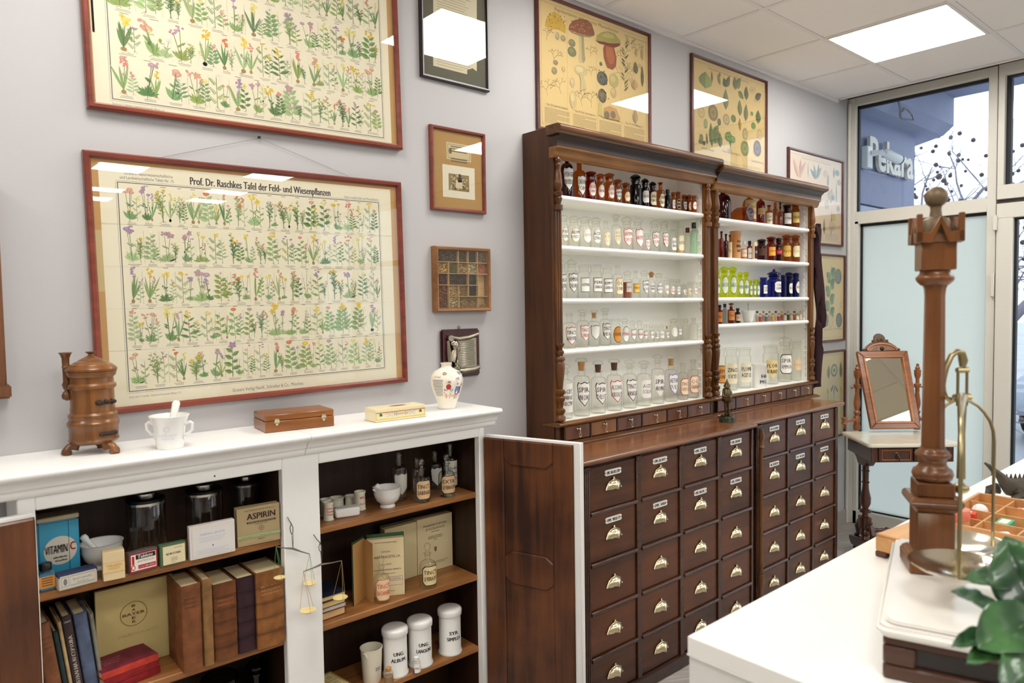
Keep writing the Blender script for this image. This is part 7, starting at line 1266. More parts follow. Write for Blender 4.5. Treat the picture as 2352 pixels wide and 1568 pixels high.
def vq(pts, c): q.poly([(lambda t_: (t_[0]*1.0, t_[1]*1.0, t_[2]))(p(u, v)) for u, v in pts], c)
def vel(u, v, ru, rv, c): vq([(u+ru*math.cos(2*PI*k/12), v+rv*math.sin(2*PI*k/12)) for k in range(12)], c)
for k in range(8): vq([(-.42+.1*k, .3), (-.32+.1*k, .3), (-.32+.1*k, .34), (-.42+.1*k, .34)], (226, 190, 160) if k % 2 else (232, 204, 176))
vq([(-.4, .42), (-.3, .58), (-.2, .64), (-.1, .6), (-.08, .42)], (236, 206, 186)); vel(-.2, .5, .11, .055, (170, 60, 60)); vel(-.17, .57, .05, .02, (226, 180, 150)); vel(-.17, .59, .06, .015, (80, 90, 140))
vq([(-.42, .4), (-.05, .42), (-.05, .39), (-.42, .37)], (214, 170, 140)); vq([(-.35, .37), (-.3, .37), (-.28, .27), (-.33, .27)], (206, 160, 130)); vq([(-.14, .38), (-.1, .38), (-.12, .27), (-.16, .27)], (206, 160, 130))
for u, c in ((-.36, (190, 60, 70)), (-.28, (110, 140, 190)), (-.12, (150, 170, 90)), (-.04, (120, 130, 190))): vq([(u-.02, .42), (u+.02, .42), (u+.02, .46), (u-.02, .46)], c)
vq([(.12, .5), (.3, .5), (.34, .36), (.28, .33), (.12, .34), (.08, .42)], (96, 124, 190)); vel(.2, .55, .05, .026, (206, 160, 120)); vq([(.3, .5), (.42, .48), (.42, .36), (.34, .36)], (170, 50, 60)); vel(.44, .52, .05, .03, (130, 160, 150)); vq([(.12, .34), (.18, .34), (.18, .26), (.12, .25)], (190, 150, 120)); vq([(.22, .34), (.28, .34), (.3, .26), (.24, .25)], (190, 150, 120)); vq([(.1, .66), (.3, .68), (.3, .62), (.1, .6)], (180, 160, 190))
q.build('glaze_print', printed('glazed_print', rough=.15, spec=.5), t, weld=False, smooth=0)
# ================================================================== MIRROR TABLE BY THE WINDOW
M_mt = wood('dark_table_wood', (40, 20, 12), (84, 44, 26), 'z', rough=.25, fine=34, coat=.5); M_mf = wood('mirror_frame_wood', (112, 62, 30), (172, 108, 62), 'x', rough=.3, fine=34, coat=.4); M_mo = wood('orange_moulding_wood', (150, 84, 32), (196, 124, 62), 'x', rough=.3, fine=34, coat=.4)
M_marb = plain('cream_marble', (232, 226, 208), rough=.2, var=.05, vscale=9, coat=.3)
ZT_ = .69; FLm = at_z(1995, 1020, ZT_); FRm = at_z(2206, 1013, ZT_); ang = -.74; Lw = .54
mt = thing('mirror_table', 'dark carved dressing table with marble top and tilted mirror by the window', 'dressing table', (FLm.x, FLm.y, FL), ang); o_ = -FL
Mi = Matrix.Translation((FLm.x, FLm.y, FL)) @ Matrix.Rotation(ang, 4, 'Z'); inv = Mi.inverted()
loc = lambda v: inv @ Vector(v)
dp = .43
outl = [(.0, 0), (Lw, 0), (Lw-.1, dp), (.1, dp)]; top = [(.012, 0), (Lw-.012, 0), (Lw, .014), (Lw-.03, dp), (.03, dp), (0, .014)]
q = MB(); q.prism(top, ZT_-.022+o_, ZT_+o_, 'z'); q.build('marble_top', M_marb, mt, bevel=.005, seg=2)
q = MB(); q.prism([(.03, .03), (Lw-.03, .03), (Lw-.06, dp-.02), (.06, dp-.02)], ZT_-.115+o_, ZT_-.022+o_, 'z'); q.build('apron', M_mt, mt, bevel=.003)
wd = (Lw-.14)/2
for k in range(2):
    x0 = .07+k*(wd+.005); q = MB(); q.box(x0, x0+wd-.005, .018, .03, ZT_-.108+o_, ZT_-.03+o_); d = q.build('drawer', M_mt, mt, bevel=.002); q = MB()
    for a in [(x0+.012, x0+wd-.017, ZT_-.1, ZT_-.094), (x0+.012, x0+wd-.017, ZT_-.044, ZT_-.038), (x0+.012, x0+.018, ZT_-.1, ZT_-.038), (x0+wd-.023, x0+wd-.017, ZT_-.1, ZT_-.038)]: q.box(a[0], a[1], .012, .018, a[2]+o_, a[3]+o_)
    q.build('moulding', M_mf, d, bevel=.002); m = x0+wd/2; q = MB(); q.lathe([(.01, 0), (.012, .003), (.005, .006), (.004, .012)], 10, (m, .018, ZT_-.062+o_), M=Matrix.Rotation(PI/2, 3, 'X')); q.tube([(m, .006, ZT_-.064+o_), (m+.006, 0, ZT_-.08+o_), (m+.012, -.002, ZT_-.1+o_)], [.004, .005, .006], 8); q.build('pull', M_bronze, d)
prof = [(.03, .60), (.03, .585), (.022, .575), (.026, .565), (.02, .555), (.019, .49), (.024, .485), (.019, .478), (.018, .42), (.024, .415), (.018, .405), (.02, .37), (.032, .315), (.03, .28), (.016, .25), (.034, .24), (.034, .228), (.016, .22), (.02, .205), (.036, .195), (.036, .13), (.02, .12), (.03, .1), (.03, .09), (.02, .08), (.028, .06)]
for s, xl in ((-1, .085), (1, Lw-.085)):
    yl = dp*.5; q = MB(); q.lathe([(r, z+o_-FL*0) for r, z in prof][::-1], 16, (xl, yl, 0)); lg = q.build('leg', M_mt, mt)
    q = MB(); q.prism([(yl-.16, .0), (yl-.19, .03), (yl-.19, .05), (yl-.05, .075), (yl+.05, .075), (yl+.17, .05), (yl+.17, .03), (yl+.14, .0)], xl-.025, xl+.025, 'x'); q.T = None; sl = q.build('sled_foot', M_mt, mt, (0, 0, .03), bevel=.004)
    for yy in (-.15, .13): q = MB(); q.lathe([(0, 0), (.012, .004), (.016, .014), (.01, .022), (.016, .026), (.012, .034)], 12, (xl, yl+yy, 0)); q.build('caster', M_mt, mt)
    for t_ in (-1, 1):
        q = MB(); q.tube([(xl, yl+t_*.03, .19), (xl, yl+t_*.075, .2), (xl, yl+t_*.1, .16), (xl, yl+t_*.085, .12), (xl, yl+t_*.12, .095)], [.014, .016, .018, .015, .014], 10); q.ball((xl, yl+t_*.07, .225), .012); q.build('scroll_brace', M_mt, mt)
    q = MB(); q.prism([(yl-.12, ZT_-.115+o_), (yl+.1, ZT_-.115+o_), (yl+.07, ZT_-.13+o_), (yl+.04, ZT_-.17+o_), (yl-.04, ZT_-.17+o_), (yl-.08, ZT_-.13+o_)], xl-.03, xl+.03, 'x'); q.build('bracket', M_mt, mt, bevel=.004)
q = MB(); n = 9; pts = [(.085+(Lw-.17)*i/24, .2, .165) for i in range(25)]; q.tube(pts, [.009+.006*abs(math.sin(i*1.31))+(.005 if i in (8, 12, 16) else 0) for i in range(25)], 10); q.build('stretcher', M_mt, mt)
# standards and mirror
pl_ = loc(at_z(1968, 987, ZT_)); mxc = loc(at_z(2050, 987, ZT_)); z0 = ZT_+o_; pA = Vector((pl_.x, pl_.y, z0)); span = .385
hz = at_d(1968, 835, depth(Mi @ pA)).z-FL-z0
for s in (0, 1):
    x = pA.x+s*span; q = MB(); q.lathe([(r, z0+hz*z) for r, z in [(.02, 0), (.022, .06), (.017, .1), (.02, .13), (.02, .2), (.013, .22), (.021, .27), (.012, .3), (.019, .36), (.02, .42), (.012, .56), (.014, .6), (.012, .62), (.022, .66), (.022, .69), (.012, .7), (.011, .76), (.014, .78), (.02, .82), (.021, .9), (.012, .905), (.016, .93), (.007, .96), (.011, .98), (0, 1.)]], 14, (x, pA.y, 0)); st = q.build('standard', M_mf, mt)
    sg_ = -1 if s == 0 else 1; q = MB(); zc = z0+hz*.16; q.tube([(x, pA.y, zc), (x+sg_*.03, pA.y-.02, zc), (x+sg_*.06, pA.y-.03, zc-.004), (x+sg_*.09, pA.y-.04, zc-.01)], [.007, .012, .007, .006], 8); q.lathe([(.01, -.03), (.02, -.024), (.014, -.006), (.017, .004), (.022, .012), (.02, .018), (.012, .018)], 12, (x+sg_*.1, pA.y-.045, zc+.004)); q.tube([(x+sg_*.1, pA.y-.045, zc-.02), (x+sg_*.11, pA.y-.05, zc-.05)], [.006, .004], 6); q.build('candle_arm', M_mf, st)
    q = MB(); q.tube([(x-.03, pA.y, z0+hz*.64), (x+.03, pA.y, z0+hz*.64)], .004, 8); q.ball((x+sg_*.034, pA.y, z0+hz*.64), .007); q.build('pivot_knob', M_iron, st)
cxm = pA.x+span/2; tilt = -.37; hm = .44
fr = bpy.data.objects.new('mirror_frame', None)
q = MB(); w0, w1 = .155, .165; fw = .036
def quadbar(P, y0, y1): q.prism(P, y0, y1, 'y')
H0, H1 = -.27, .245
q.prism([(-w0, H0), (w0, H0), (w0-fw, H0+fw), (-w0+fw, H0+fw)], -.012, .012, 'y'); q.prism([(-w0, H0), (-w0+fw, H0+fw), (-w1+fw, H1-fw), (-w1, H1)], -.012, .012, 'y'); q.prism([(w0, H0), (w1, H1), (w1-fw, H1-fw), (w0-fw, H0+fw)], -.012, .012, 'y'); q.prism([(-w1, H1), (-w1+fw, H1-fw), (w1-fw, H1-fw), (w1, H1)], -.012, .012, 'y')
q.prism([(-.1, H1)]+[(-.1*math.cos(PI*k/10), H1+.045*math.sin(PI*k/10)) for k in range(11)], -.012, .012, 'y')
mfr = q.build('mirror_frame', M_mf, mt, (cxm, pA.y-.008, z0+hz*.64), (tilt, 0, 0), bevel=.004, smooth=30)
q = MB(); e = .012
for (a, b2, c, d) in [((-w0+fw-.004, H0+fw-.004), (w0-fw+.004, H0+fw-.004), (w0-fw-e, H0+fw+e), (-w0+fw+e, H0+fw+e)), ((-w1+fw+e, H1-fw-e), (w1-fw-e, H1-fw-e), (w1-fw+.004, H1-fw+.004), (-w1+fw-.004, H1-fw+.004)), ((-w0+fw-.004, H0+fw-.004), (-w0+fw+e, H0+fw+e), (-w1+fw+e, H1-fw-e), (-w1+fw-.004, H1-fw+.004)), ((w0-fw-e, H0+fw+e), (w0-fw+.004, H0+fw-.004), (w1-fw+.004, H1-fw+.004), (w1-fw-e, H1-fw-e))]: q.prism([a, b2, c, d], -.018, .0, 'y')
q.build('inner_moulding', M_mo, mfr, bevel=.003); q = MB(); q.prism([(-w0+fw, H0+fw), (w0-fw, H0+fw), (w1-fw, H1-fw), (-w1+fw, H1-fw)], -.006, -.003, 'y'); q.build('mirror_glass', plain('mirror_silver', (206, 200, 180), rough=.01, metal=1.), mfr, smooth=0)
q = MB(); q.prism([(-.1*math.cos(PI*k/12), H1+.004+.052*math.sin(PI*k/12)) for k in range(13)]+[(.09*math.cos(PI*k/12), H1-.0+.042*math.sin(PI*k/12)) for k in range(13)], -.018, .004, 'y'); q.build('arch_moulding', M_mo, mfr, bevel=.002)
q = MB(); q.ball((0, -.014, H1+.014), (.014, .01, .014)); q.build('boss', M_capk, mfr); q = MB(); q = MB()
for s in (-1, 1): q = MB(); q.prism([(s*.028, H1+.004), (s*.072, H1+.004), (s*.05, H1+.022), (s*.03, H1+.03)], -.0135, -.011, 'y'); q.build('inlay', plain('grey_inlay', (120, 104, 88), rough=.5), mfr, smooth=0)
q = MB()
for s in (-1, 1): q.tube([(s*.11, 0, H1+.006), (s*.09, 0, H1+.03), (s*.06, 0, H1+.05), (s*.03, 0, H1+.062), (0, 0, H1+.066)], [.007, .009, .01, .011, .012], 8); q.ball((s*.112, 0, H1+.01), .011); q.ball((s*.045, -.004, H1+.07), .01)
q.lathe([(0, -.006), (.036, -.006), (.04, 0), (.036, .006), (0, .006)], 18, (0, 0, H1+.085), M=Matrix.Rotation(PI/2, 3, 'X')); q.ball((-.012, -.008, H1+.078), .01); q.ball((.012, -.008, H1+.078), .01); q.build('crest', plain('carved_crest', (96, 72, 50), rough=.4, var=.2, vscale=60), mfr)
# ================================================================== BRONZE STATUETTE
p = at_z(1677.5, 969, .9485); p.y += .018; fg = thing('statuette', 'small bronze statuette in a pointed hat and cloak on a green marble base', 'statuette', (p.x, p.y, .9485), -.75); k = 18/F_PX*depth(p)
q = MB(); q.lathe([(0, 0), (k, 0), (k*1.02, k*.1), (k, k*.62), (k*.86, k*.7), (0, k*.7)], 24); q.build('base', plain('green_marble', (58, 66, 54), rough=.15, var=.6, vscale=90), fg); q = MB(); S = k/18*1.0; zz = lambda v: (969-v)*S
q.lathe([(0, zz(957)), (14*S, zz(957)), (14*S, zz(954)), (0, zz(953))], 18)
for s in (-1, 1): q.tube([(s*3*S, -1*S, zz(953)), (s*3.4*S, 0, zz(940)), (s*3*S, 1*S, zz(922))], [3*S, 2.6*S, 4*S], 8); q.ball((s*3.5*S, -4*S, zz(952)), (2.4*S, 5*S, 2*S))
q.lathe([(6*S, zz(925)), (11*S, zz(922)), (12*S, zz(916)), (10*S, zz(905)), (8*S, zz(896)), (6*S, zz(893))], 14, squash=.8); q.lathe([(9*S, zz(919)), (11*S, zz(905)), (9*S, zz(894)), (4*S, zz(890))], 10, (0, 3*S, 0)); q.ball((0, -2*S, zz(891)), (5*S, 5*S, 6*S)); q.ball((0, -7*S, zz(890)), (1.2*S, 2*S, 1.5*S))
q.lathe([(8*S, zz(889)), (7.4*S, zz(886)), (5*S, zz(881)), (2*S, zz(875)), (.8*S, zz(872)), (1.4*S, zz(871)), (0, zz(870))], 14, (0, .5*S, 0))
for s in (-1, 1): q.tube([(s*8*S, 0, zz(899)), (s*10*S, -4*S, zz(909)), (s*3*S, -10*S, zz(912))], [3*S, 2.6*S, 2*S], 8)
q.tube([(6*S, -9*S, zz(932)), (9*S, -8*S, zz(942)), (7*S, -8*S, zz(950)), (2*S, -9*S, zz(948))], 1*S, 6); q.build('figure', M_bronze, fg, smooth=60)
# ================================================================== THE OLD SCALE ON THE COUNTER
ZC = .9505; MZ = 1.04; F0 = at_z(2010, 1425, MZ); sa = math.radians(-72); sw, sd = .25, .46
M_sw = wood('scale_walnut', (78, 43, 18), (134, 84, 44), 'z', rough=.3, fine=26, coat=.2); M_sb = wood('scale_base_wood', (50, 28, 18), (96, 58, 38), 'x', rough=.35, fine=26, coat=.3); M_wm = plain('white_marble', (238, 234, 226), rough=.18, var=.05, vscale=7, coat=.4); M_oldb = plain('old_brass', (164, 150, 112), rough=.38, metal=1.); M_pan = plain('silvered_pan', (228, 222, 204), rough=.16, metal=1., bump=.25, bscale=40)
bs = thing('balance_scale', 'large old balance scale with turned wooden post, marble top and metal pans', 'scale', (F0.x, F0.y, ZC), sa); iM = (Matrix.Translation((F0.x, F0.y, ZC)) @ Matrix.Rotation(sa, 4, 'Z')).inverted(); LL = lambda v: iM @ Vector(v)
hb = MZ-.024-ZC; q = MB(); i = .014
q.box(i, sw-i, i+.012, sd-i, 0, hb); q.build('base', M_sb, bs, bevel=.003); q = MB()
for a in [(i-.004, sw-i+.004, i-.004, i+.012, 0, .022), (i-.004, sw-i+.004, i-.004, i+.012, hb-.014, hb), (i-.004, i+.04, i-.004, i+.012, .022, hb-.014), (sw-i-.03, sw-i+.004, i-.004, i+.012, .022, hb-.014)]: q.box(*a)
q.build('base_frame', M_sb, bs, bevel=.003); q = MB(); q.box(i+.04, sw-i-.03, i+.006, i+.0125, .022, hb-.014); q.build('base_panel', plain('dark_panel', (36, 24, 24), rough=.3), bs, smooth=0)
cr = .02; ol = [(cr-cr*math.cos(a), cr-cr*math.sin(a)) for a in [PI/2*k/5 for k in range(6)]]; ol = [(cr*(1-math.cos(PI/2*k/5)), cr*(1-math.sin(PI/2*k/5))) for k in range(6)]+[(sw-cr*(1-math.cos(PI/2*k/5)), cr*(1-math.sin(PI/2*k/5))) for k in range(5, -1, -1)]+[(sw, sd), (0, sd)]
q = MB(); q.prism(ol, hb, hb+.017, 'z'); q.build('marble_top', M_wm, bs, bevel=.006, seg=3, smooth=60); q = MB(); q.prism([(.012+u*(1-.024/sw), .012+v*(1-.024/sd)) for u, v in ol], hb+.017, hb+.0235, 'z'); q.build('marble_step', M_wm, bs, bevel=.003, seg=2)
pc = Vector((.07, .288)); wp = (Matrix.Translation((F0.x, F0.y, ZC)) @ Matrix.Rotation(sa, 4, 'Z')) @ Vector((pc.x, pc.y, 0)); dpost = depth((wp.x, wp.y, 1.4)); PX = dpost/F_PX
zp = lambda v: at_d(2122, v, dpost).z-ZC
ro = -.12
def sq(q, h0, z0_, z1_, h1=None):
    h1 = h0 if h1 is None else h1; vs = [(s*h*PX, t_*h*PX, z) for h, z in ((h0, z0_), (h1, z1_)) for s, t_ in ((-1, -1), (1, -1), (1, 1), (-1, 1))]; q.add(vs, [(3, 2, 1, 0), (4, 5, 6, 7), (0, 1, 5, 4), (1, 2, 6, 5), (2, 3, 7, 6), (3, 0, 4, 7)])
def post(nm, f, **k): q = MB(); f(q); return q.build(nm, M_sw, bs, (pc.x, pc.y, 0), (0, 0, .35+ro), **k)
m0 = hb+.0235
post('plinth', lambda q: (sq(q, 56, m0, m0+.026), sq(q, 56, m0+.026, m0+.034, 46)), bevel=.003, smooth=0)
post('pedestal', lambda q: (sq(q, 39, m0+.03, zp(1172)), sq(q, 39, zp(1172), zp(1160), 48), sq(q, 50, zp(1160), zp(1148), 55), sq(q, 55, zp(1148), zp(1138), 50), sq(q, 38, zp(1138), zp(1106))), bevel=.002, smooth=0)
post('turned_base', lambda q: q.lathe([(r*PX, zp(v)) for r, v in [(30, 1107), (40, 1100), (43, 1090), (40, 1080), (32, 1074), (28, 1066), (30, 1054), (36, 1050), (37, 1044), (33, 1038), (27, 1034), (26, 1028)]], 28), smooth=60)
post('shaft', lambda q: q.lathe([(r*PX, zp(v)) for r, v in [(24.5, 1036), (24, 1000), (21, 680), (22.5, 664), (26, 655)]], 8, a0=PI/8), smooth=20)
post('capital', lambda q: (q.lathe([(r*PX, zp(v)) for r, v in [(28, 656), (38, 645), (40, 638), (34, 632), (30, 626), (32, 622)]], 24), sq(q, 35, zp(622), zp(560))), bevel=.0015, smooth=40)
def crown(q):
    for kk in range(4):
        Mr = Matrix.Rotation(kk*PI/2, 4, 'Z'); q.T = Mr; h = 47*PX
        for s in (-1, 1): q.prism([(s*h, zp(560)), (s*h*.34, zp(562)), (0, zp(520)), (0, zp(500)), (s*h*.42, zp(538)), (s*h, zp(536))], -h*1.0, -h*.74, 'y')
        q.prism([(-h*1.0, -h*1.0), (-h*.76, -h*1.0), (-h*.76, -h*.76), (-h*1.0, -h*.76)], zp(540), zp(497), 'z')
    q.T = None; sq(q, 38, zp(560), zp(540), 34)
post('crown', crown, bevel=.001, smooth=30)
q = MB(); q.lathe([(r*PX, zp(v)) for r, v in [(30, 540), (30, 512), (24, 504), (13, 500), (11, 484), (12, 478), (9, 476)]], 24); q.ball((0, 0, zp(456)), 24*PX, 24, 16); q.build('finial', plain('dark_finial', (112, 94, 68), rough=.45, metal=.25), bs, (pc.x, pc.y, 0), smooth=60)
# bracket, beam seen end-on, bows and pans
piv = LL(at_d(2210, 905, dpost+.01)); nearc, farc = LL(at_d(2203, 1296, 1.135)), LL(at_d(2206, 1243, 1.37)); A_ = Vector((pc.x, pc.y, 0)); dxy = Vector((piv.x-pc.x, piv.y-pc.y, 0)); u = dxy.normalized(); dist = dxy.length
q = MB(); P = lambda f, v: A_+u*(f*dist)+Vector((0, 0, zp(v))); q.tube([P(.28, 890), P(.33, 868), P(.42, 845), P(.6, 818), P(.8, 808), P(.96, 812), P(1.02, 830), P(1., 845)], [.006, .006, .0055, .005, .005, .007, .008, .005], 10); q.tube([P(.28, 880), P(.34, 900), P(.44, 915), P(.58, 922), P(.62, 916)], [.006, .005, .004, .004, .005], 8); q.build('bracket', M_oldb, bs, smooth=60)
q = MB(); c = Vector((piv.x, piv.y, 0)); v = Vector((-u.y, u.x, 0))
for s in (-1, 1): q.tube([c+u*s*.009+Vector((0, 0, zp(850))), c+u*s*.009+Vector((0, 0, zp(935)))], .0025, 8)
q.tube([c-u*.011+Vector((0, 0, zp(852))), c+u*.011+Vector((0, 0, zp(852)))], .005, 8); q.tube([c-u*.016+Vector((0, 0, zp(915))), c+u*.016+Vector((0, 0, zp(915)))], .006, 8); q.build('stirrup', M_oldb, bs)
Pn, Pf = Vector((nearc.x, nearc.y, zp(925))), Vector((farc.x, farc.y, zp(935))); cz = c+Vector((0, 0, zp(915))); q = MB(); q.tube([Pn, Pn*.5+cz*.5+Vector((0, 0, .004)), cz, Pf*.5+cz*.5+Vector((0, 0, .004)), Pf], [.003, .006, .009, .006, .003], 10); q.build('beam', M_oldb, bs)
q = MB(); q.tube([c+Vector((0, 0, zp(930))), c+Vector((0, 0, zp(1000))), c+Vector((0, 0, zp(1105)))], [.008, .006, .0075], 10); q.ball(tuple(c+Vector((0, 0, zp(1128)))), (.014, .014, .01)); q.tube([c+Vector((0, 0, zp(1105))), c+Vector((0, 0, zp(1125)))], .004, 8); q.build('pointer', M_oldb, bs)
for cc, r, tp, ax in ((nearc, .072, Pn, ray(2196, 784)), (farc, .08, Pf, RIGHT-FWD*.62)):
    q = MB(); q.lathe([(0, -r*.3), (r*.5, -r*.24), (r*.85, -r*.1), (r, 0), (r*.99, .002), (r*.95, .001), (r*.8, -r*.08), (r*.45, -r*.2), (0, -r*.25)], 36, tuple(cc)); q.build('pan', M_pan, bs, smooth=60)
    ax = (Matrix.Rotation(-sa, 3, 'Z') @ Vector((ax.x, ax.y, 0))).normalized(); zt = tp.z; q = MB(); br_ = r*.98 if r < .075 else r*.64; pts = [cc-ax*br_]+[cc-ax*br_*math.cos(PI*k/12)*(1 if k < 3 or k > 9 else .97)+Vector((0, 0, (zt-cc.z)*(.72+.28*math.sin(PI*k/12)))) for k in range(13)]+[cc+ax*br_]; q.tube(pts, .0028, 8); q.tube([cc+Vector((0, 0, zt-cc.z)), tp], .003, 6); q.build('bow', M_oldb, bs)
# ================================================================== WOODEN BOX, TRAY AND SMALL THINGS ON THE COUNTER
M_pale = wood('pale_pine', (172, 116, 66), (216, 164, 106), 'x', rough=.45, fine=26)
wbx = thing('small_wooden_box', 'pale wooden box with notched feet on the counter behind the scale', 'box', (1.645, -1.595, ZC), -.12); q = MB(); q.box(0, .17, -.12, 0, .012, .046); q.build('body', M_pale, wbx, bevel=.003); q = MB(); q.box(.002, .168, -.118, -.002, .046, .052); q.build('lid', M_pale, wbx, bevel=.002)
for x in (0, .145):
    for y in (-.12, -.025): MB().box(x, x+.025, y, y+.025, 0, .012).build('foot', M_sb, wbx, bevel=.002)
TX0, TX1, TY0, TY1, th = 1.885, 2.245, -2.06, -1.625, .04
tr = thing('compartment_tray', 'wooden tray with small compartments of jars and labels on the counter', 'tray', (TX0, TY1, ZC)); q = MB(); W_, D_ = TX1-TX0, TY1-TY0; q.box(0, W_, -D_, 0, 0, .004); q.build('bottom', M_pale, tr, smooth=0); q = MB()
for a in [(0, .008, -D_, 0), (W_-.008, W_, -D_, 0), (.008, W_-.008, -.008, 0), (.008, W_-.008, -D_, -D_+.008)]: q.box(*a, .004, th)
q.build('rim', M_pale, tr, bevel=.001); q = MB(); nx, ny = 4, 5
for k in range(1, nx): q.box(W_*k/nx-.002, W_*k/nx+.002, -D_+.008, -.008, .004, th-.004)
q.build('divider', M_pale, tr, smooth=0); q = MB()
for k in range(1, ny): q.box(.008, W_-.008, -D_*k/ny-.002, -D_*k/ny+.002, .004, th-.005)
q.build('divider', M_pale, tr, smooth=0)
cell = lambda i, j: (TX0+W_*(i+.5)/nx, TY1-D_*(j+.5)/ny, ZC+.0042)
def cyl(name, label, cat, c, r, h, col, col2, lying=False, ang=0., m=None):
    t = thing(name, label, cat, c if not lying else (c[0], c[1], c[2]+r), ang); Mr = Matrix.Rotation(PI/2, 3, 'Y') if lying else None; o = -h/2 if lying else 0
    q = MB(); q.lathe([(0, o), (r*.97, o), (r*.97, o+h*.6)], 20, M=Mr, c=col); q.build('body', m or M_tin, t); q = MB(); q.lathe([(r*.97, o+h*.6), (r, o+h*.6), (r, o+h*.97), (r*.95, o+h), (0, o+h)], 20, M=Mr, c=col2); q.build('lid', m or M_tin, t); return t
cyl('round_box', 'tan round cardboard box with pink top in the tray behind the scale post', 'box', cell(0, 0), .03, .062, (214, 170, 120), (226, 120, 96))
cyl('gold_tin', 'gold and white striped round tin lying in the tray', 'tin', cell(2, 2), .028, .05, (206, 176, 70), (236, 230, 216), True, .5)
cyl('small_jar', 'small white capped bottle lying in the front left cell of the tray', 'bottle', cell(0, 1), .012, .05, (226, 214, 196), (240, 238, 232), True, -.7)
t = thing('white_ball', 'small white ball in a back cell of the tray', 'ball', (cell(2, 0)[0], cell(2, 0)[1], cell(2, 0)[2]+.019)); q = MB(); q.ball((0, 0, 0), .019, 20, 14); q.build('body', M_por, t, smooth=80)
for (i, j, dx, dy, w, d, h, c, lb) in [(1, 1, 0, .01, .06, .03, .028, (96, 170, 130), 'small green carton in the tray'), (0, 2, 0, 0, .05, .05, .016, (226, 206, 150), 'flat cream cardboard box at the front of the tray'), (1, 0, .004, .01, .034, .05, .034, (210, 74, 40), 'bright red orange carton in the tray'), (1, 2, 0, 0, .05, .06, .03, (186, 176, 190), 'pale lilac carton standing in the tray'), (1, 3, 0, 0, .05, .05, .014, (236, 226, 226), 'small pinkish white label box in the tray'), (0, 3, 0, 0, .045, .06, .02, (130, 116, 96), 'dark metal trimmed little box at the front right of the tray'), (3, 1, 0, 0, .05, .05, .02, (196, 130, 96), 'small salmon coloured box at the back of the tray')]:
    c = cell(i, j); t = thing('small_carton', lb, 'box', (c[0]+dx, c[1]+dy, c[2]), .15*(i-j)); q = MB(); q.box(-w/2, w/2, -d/2, d/2, 0, h, c and (c if False else c) and tuple([(96, 170, 130), (226, 206, 150), (210, 74, 40), (186, 176, 190), (236, 226, 226), (130, 116, 96), (196, 130, 96)][[(1, 1), (0, 2), (1, 0), (1, 2), (1, 3), (0, 3), (3, 1)].index((i, j))])); q.build('body', M_print, t, bevel=.001); q = MB(); q.box(-w*.35, w*.35, -d*.3, d*.3, h, h+.0004, (232, 226, 212)); q.build('paper_label', M_print, t, smooth=0)
# dark animal figure with raised tail
an = at_z(2330, 1150, ZC); t = thing('animal_figure', 'dark bronze animal figure with a long raised tail on the counter end', 'figure', (an.x+.02, an.y-.02, ZC)); D0 = depth((an.x, an.y, 1.0)); L2 = lambda px, py: at_d(px, py, D0)-Vector((an.x+.02, an.y-.02, ZC))
q = MB(); q.tube([L2(2262, 1063), L2(2272, 1070), L2(2285, 1082), L2(2298, 1094), L2(2308, 1106), L2(2320, 1117), L2(2345, 1121), L2(2375, 1120), L2(2400, 1112), L2(2420, 1106), L2(2432, 1106)], [.003, .006, .009, .012, .017, .026, .03, .03, .022, .02, .01], 12)
for px in (2312, 2385):
    for s in (-1, 1):
        a = L2(px, 1124)+Vector((0, s*.02, 0)); e = L2(px-16, 1146)+Vector((0, s*.03, 0)); e.z = .008; q.tube([a, a*.5+e*.5+Vector((.01, s*.012, .004)), e, e+Vector((-.02, 0, -.001))], [.016, .012, .008, .006], 8)
for k in range(9): f = k/8; a = L2(2312+80*f, 1112-2*f); q.tube([a+Vector((0, 0, .012)), a+Vector((0, 0, .03))], [.006, .001], 5)
q.build('body', plain('dark_bronze_patina', (70, 62, 50), rough=.55, var=.3, vscale=50, bump=.6, bscale=70), t, smooth=60)
pa = at_z(2312, 1147, ZC); t = thing('paper_card', 'small folded white card in front of the dark animal figure', 'card', (pa.x-.06, pa.y-.02, ZC), .6); q = MB(); q.prism([(-.025, 0), (0, .018), (.025, 0), (.0235, 0), (0, .0168), (-.0235, 0)], -.03, .03, 'y', (240, 240, 242)); q.build('card', M_print, t, smooth=0)
# ================================================================== FOLIAGE PLANT AT THE LOWER RIGHT
def leaf_mat():
    m, nt, p = newmat('glossy_leaf'); N, L = nt.nodes, nt.links; tc = N.new('ShaderNodeTexCoord'); n = N.new('ShaderNodeTexNoise'); n.inputs['Scale'].default_value = 18; L.new(tc.outputs['Object'], n.inputs['Vector']); r = N.new('ShaderNodeValToRGB'); r.color_ramp.elements[0].position = .35; r.color_ramp.elements[1].position = .7
    r.color_ramp.elements[0].color = (*lin((20, 54, 30)), 1); r.color_ramp.elements[1].color = (*lin((62, 108, 56)), 1); L.new(n.outputs['Fac'], r.inputs[0]); L.new(r.outputs[0], p.inputs['Base Color']); p.inputs['Roughness'].default_value = .3; p.inputs['Coat Weight'].default_value = .3; return m
M_leaf = leaf_mat(); pp_ = Vector((1.125, -2.205, ZC)); pt = thing('potted_plant', 'potted plant with broad glossy green leaves at the lower right corner', 'plant', tuple(pp_))
q = MB(); q.lathe([(0, 0), (.04, 0), (.052, .085), (.056, .09), (.056, .1), (.048, .1), (.046, .085), (0, .085)], 28); q.build('pot', M_por, pt); q = MB(); q.lathe([(0, .084), (.0455, .0845), (.0, .088)], 20); q.build('soil', plain('potting_soil', (44, 32, 24), rough=.9, bump=.6, bscale=200), pt)
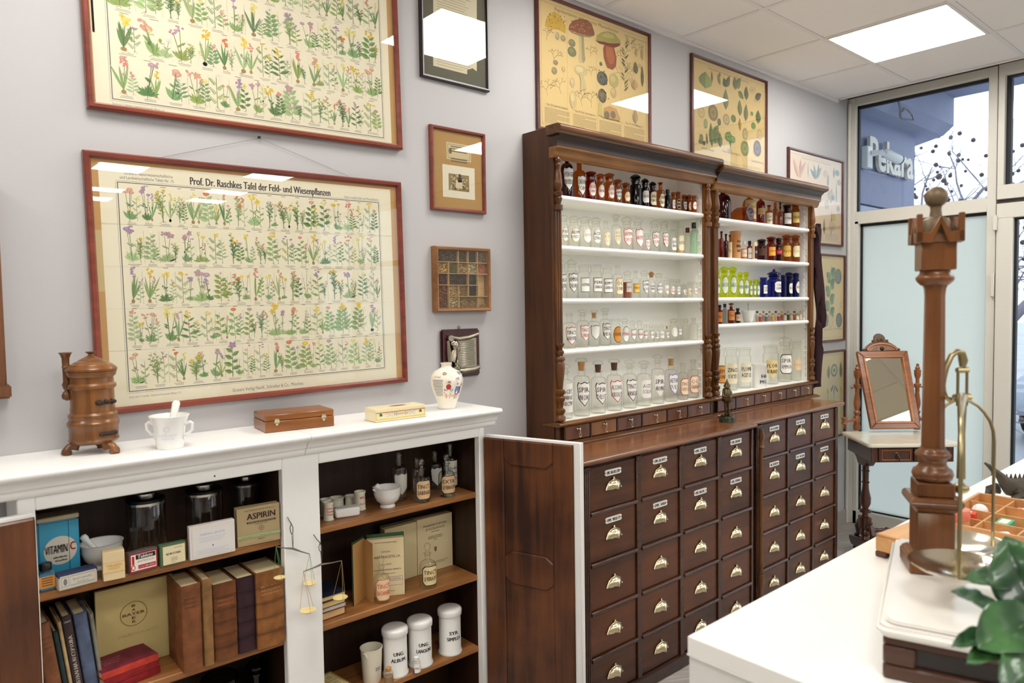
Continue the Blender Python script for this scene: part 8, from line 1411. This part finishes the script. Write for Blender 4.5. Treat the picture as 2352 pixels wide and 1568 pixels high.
def pleaf(base, tip, w, cup=.25, nrm=None, bend=.0):
    b2, t_ = Vector(base)-pp_, Vector(tip)-pp_; ax = t_-b2; L = ax.length; ax.normalize(); nv = Vector(nrm or (-.5, -.2, .85)); side = ax.cross(nv).normalized(); nv = side.cross(ax).normalized(); q = MB(); N, K = 12, 6; vs = []
    for i in range(N+1):
        f = i/N; hw = w*.5*(math.sin(PI*min(1, f**.8))**.75)*(1 if f < .97 else .5) if 0 < f < 1 else 0
        for k in range(-K, K+1): s = k/K; vs.append(b2+ax*L*f+side*hw*s+nv*(abs(s)*hw*cup-.0006*(abs(k) < 1)+bend*math.sin(PI*f)*L+.0015*math.sin(f*22+abs(s)*4)))
    M_ = 2*K+1
    for i in range(N):
        for k in range(M_-1): q.f.append([i*M_+k, i*M_+k+1, (i+1)*M_+k+1, (i+1)*M_+k]); q.c.append((1, 1, 1)); q.m.append(0)
    q.v = [tuple(v) for v in vs]; o = q.build('leaf', M_leaf, pt, smooth=80); md = o.modifiers.new('s', 'SOLIDIFY'); md.thickness = .0007
    s0 = Vector((0, 0, .086)); q = MB(); m = s0*.5+b2*.5+Vector((0, 0, .03)); q.tube([s0, s0*.6+m*.4+Vector((0, 0, .012)), m, b2*.6+m*.4, b2, b2+ax*L*.4+nv*.0005], [.0028, .0026, .0024, .002, .0018, .001], 7); q.build('stem', plain('leaf_stem', (92, 130, 70), rough=.5), pt)
D = lambda x, y, d: at_d(x, y, d)
pleaf(D(2392, 1425, .86), D(2308, 1230, .9), .085, .3, (-.75, -.4, .5)); pleaf(D(2370, 1425, .88), D(2298, 1300, .92), .04, .2, (.3, -.8, .4)); pleaf(D(2345, 1335, .9), D(2216, 1330, .88), .038, .2); pleaf(D(2312, 1412, .87), D(2186, 1357, .84), .034, .3)
pleaf(D(2400, 1412, .84), D(2246, 1490, .8), .068, .25, (-.6, -.2, .75)); pleaf(D(2300, 1452, .84), D(2186, 1484, .81), .028, .3); pleaf(D(2330, 1465, .83), D(2220, 1524, .8), .03, .25); pleaf(D(2440, 1500, .82), D(2300, 1590, .76), .075, .3, (-.7, -.3, .6)); pleaf(D(2420, 1470, .86), D(2290, 1520, .84), .045, .2)
sc.cycles.use_denoising = True
sc.cycles.transparent_max_bounces = 40; sc.cycles.max_bounces = 9; sc.cycles.diffuse_bounces = 5; sc.cycles.glossy_bounces = 4; sc.cycles.sample_clamp_indirect = 8
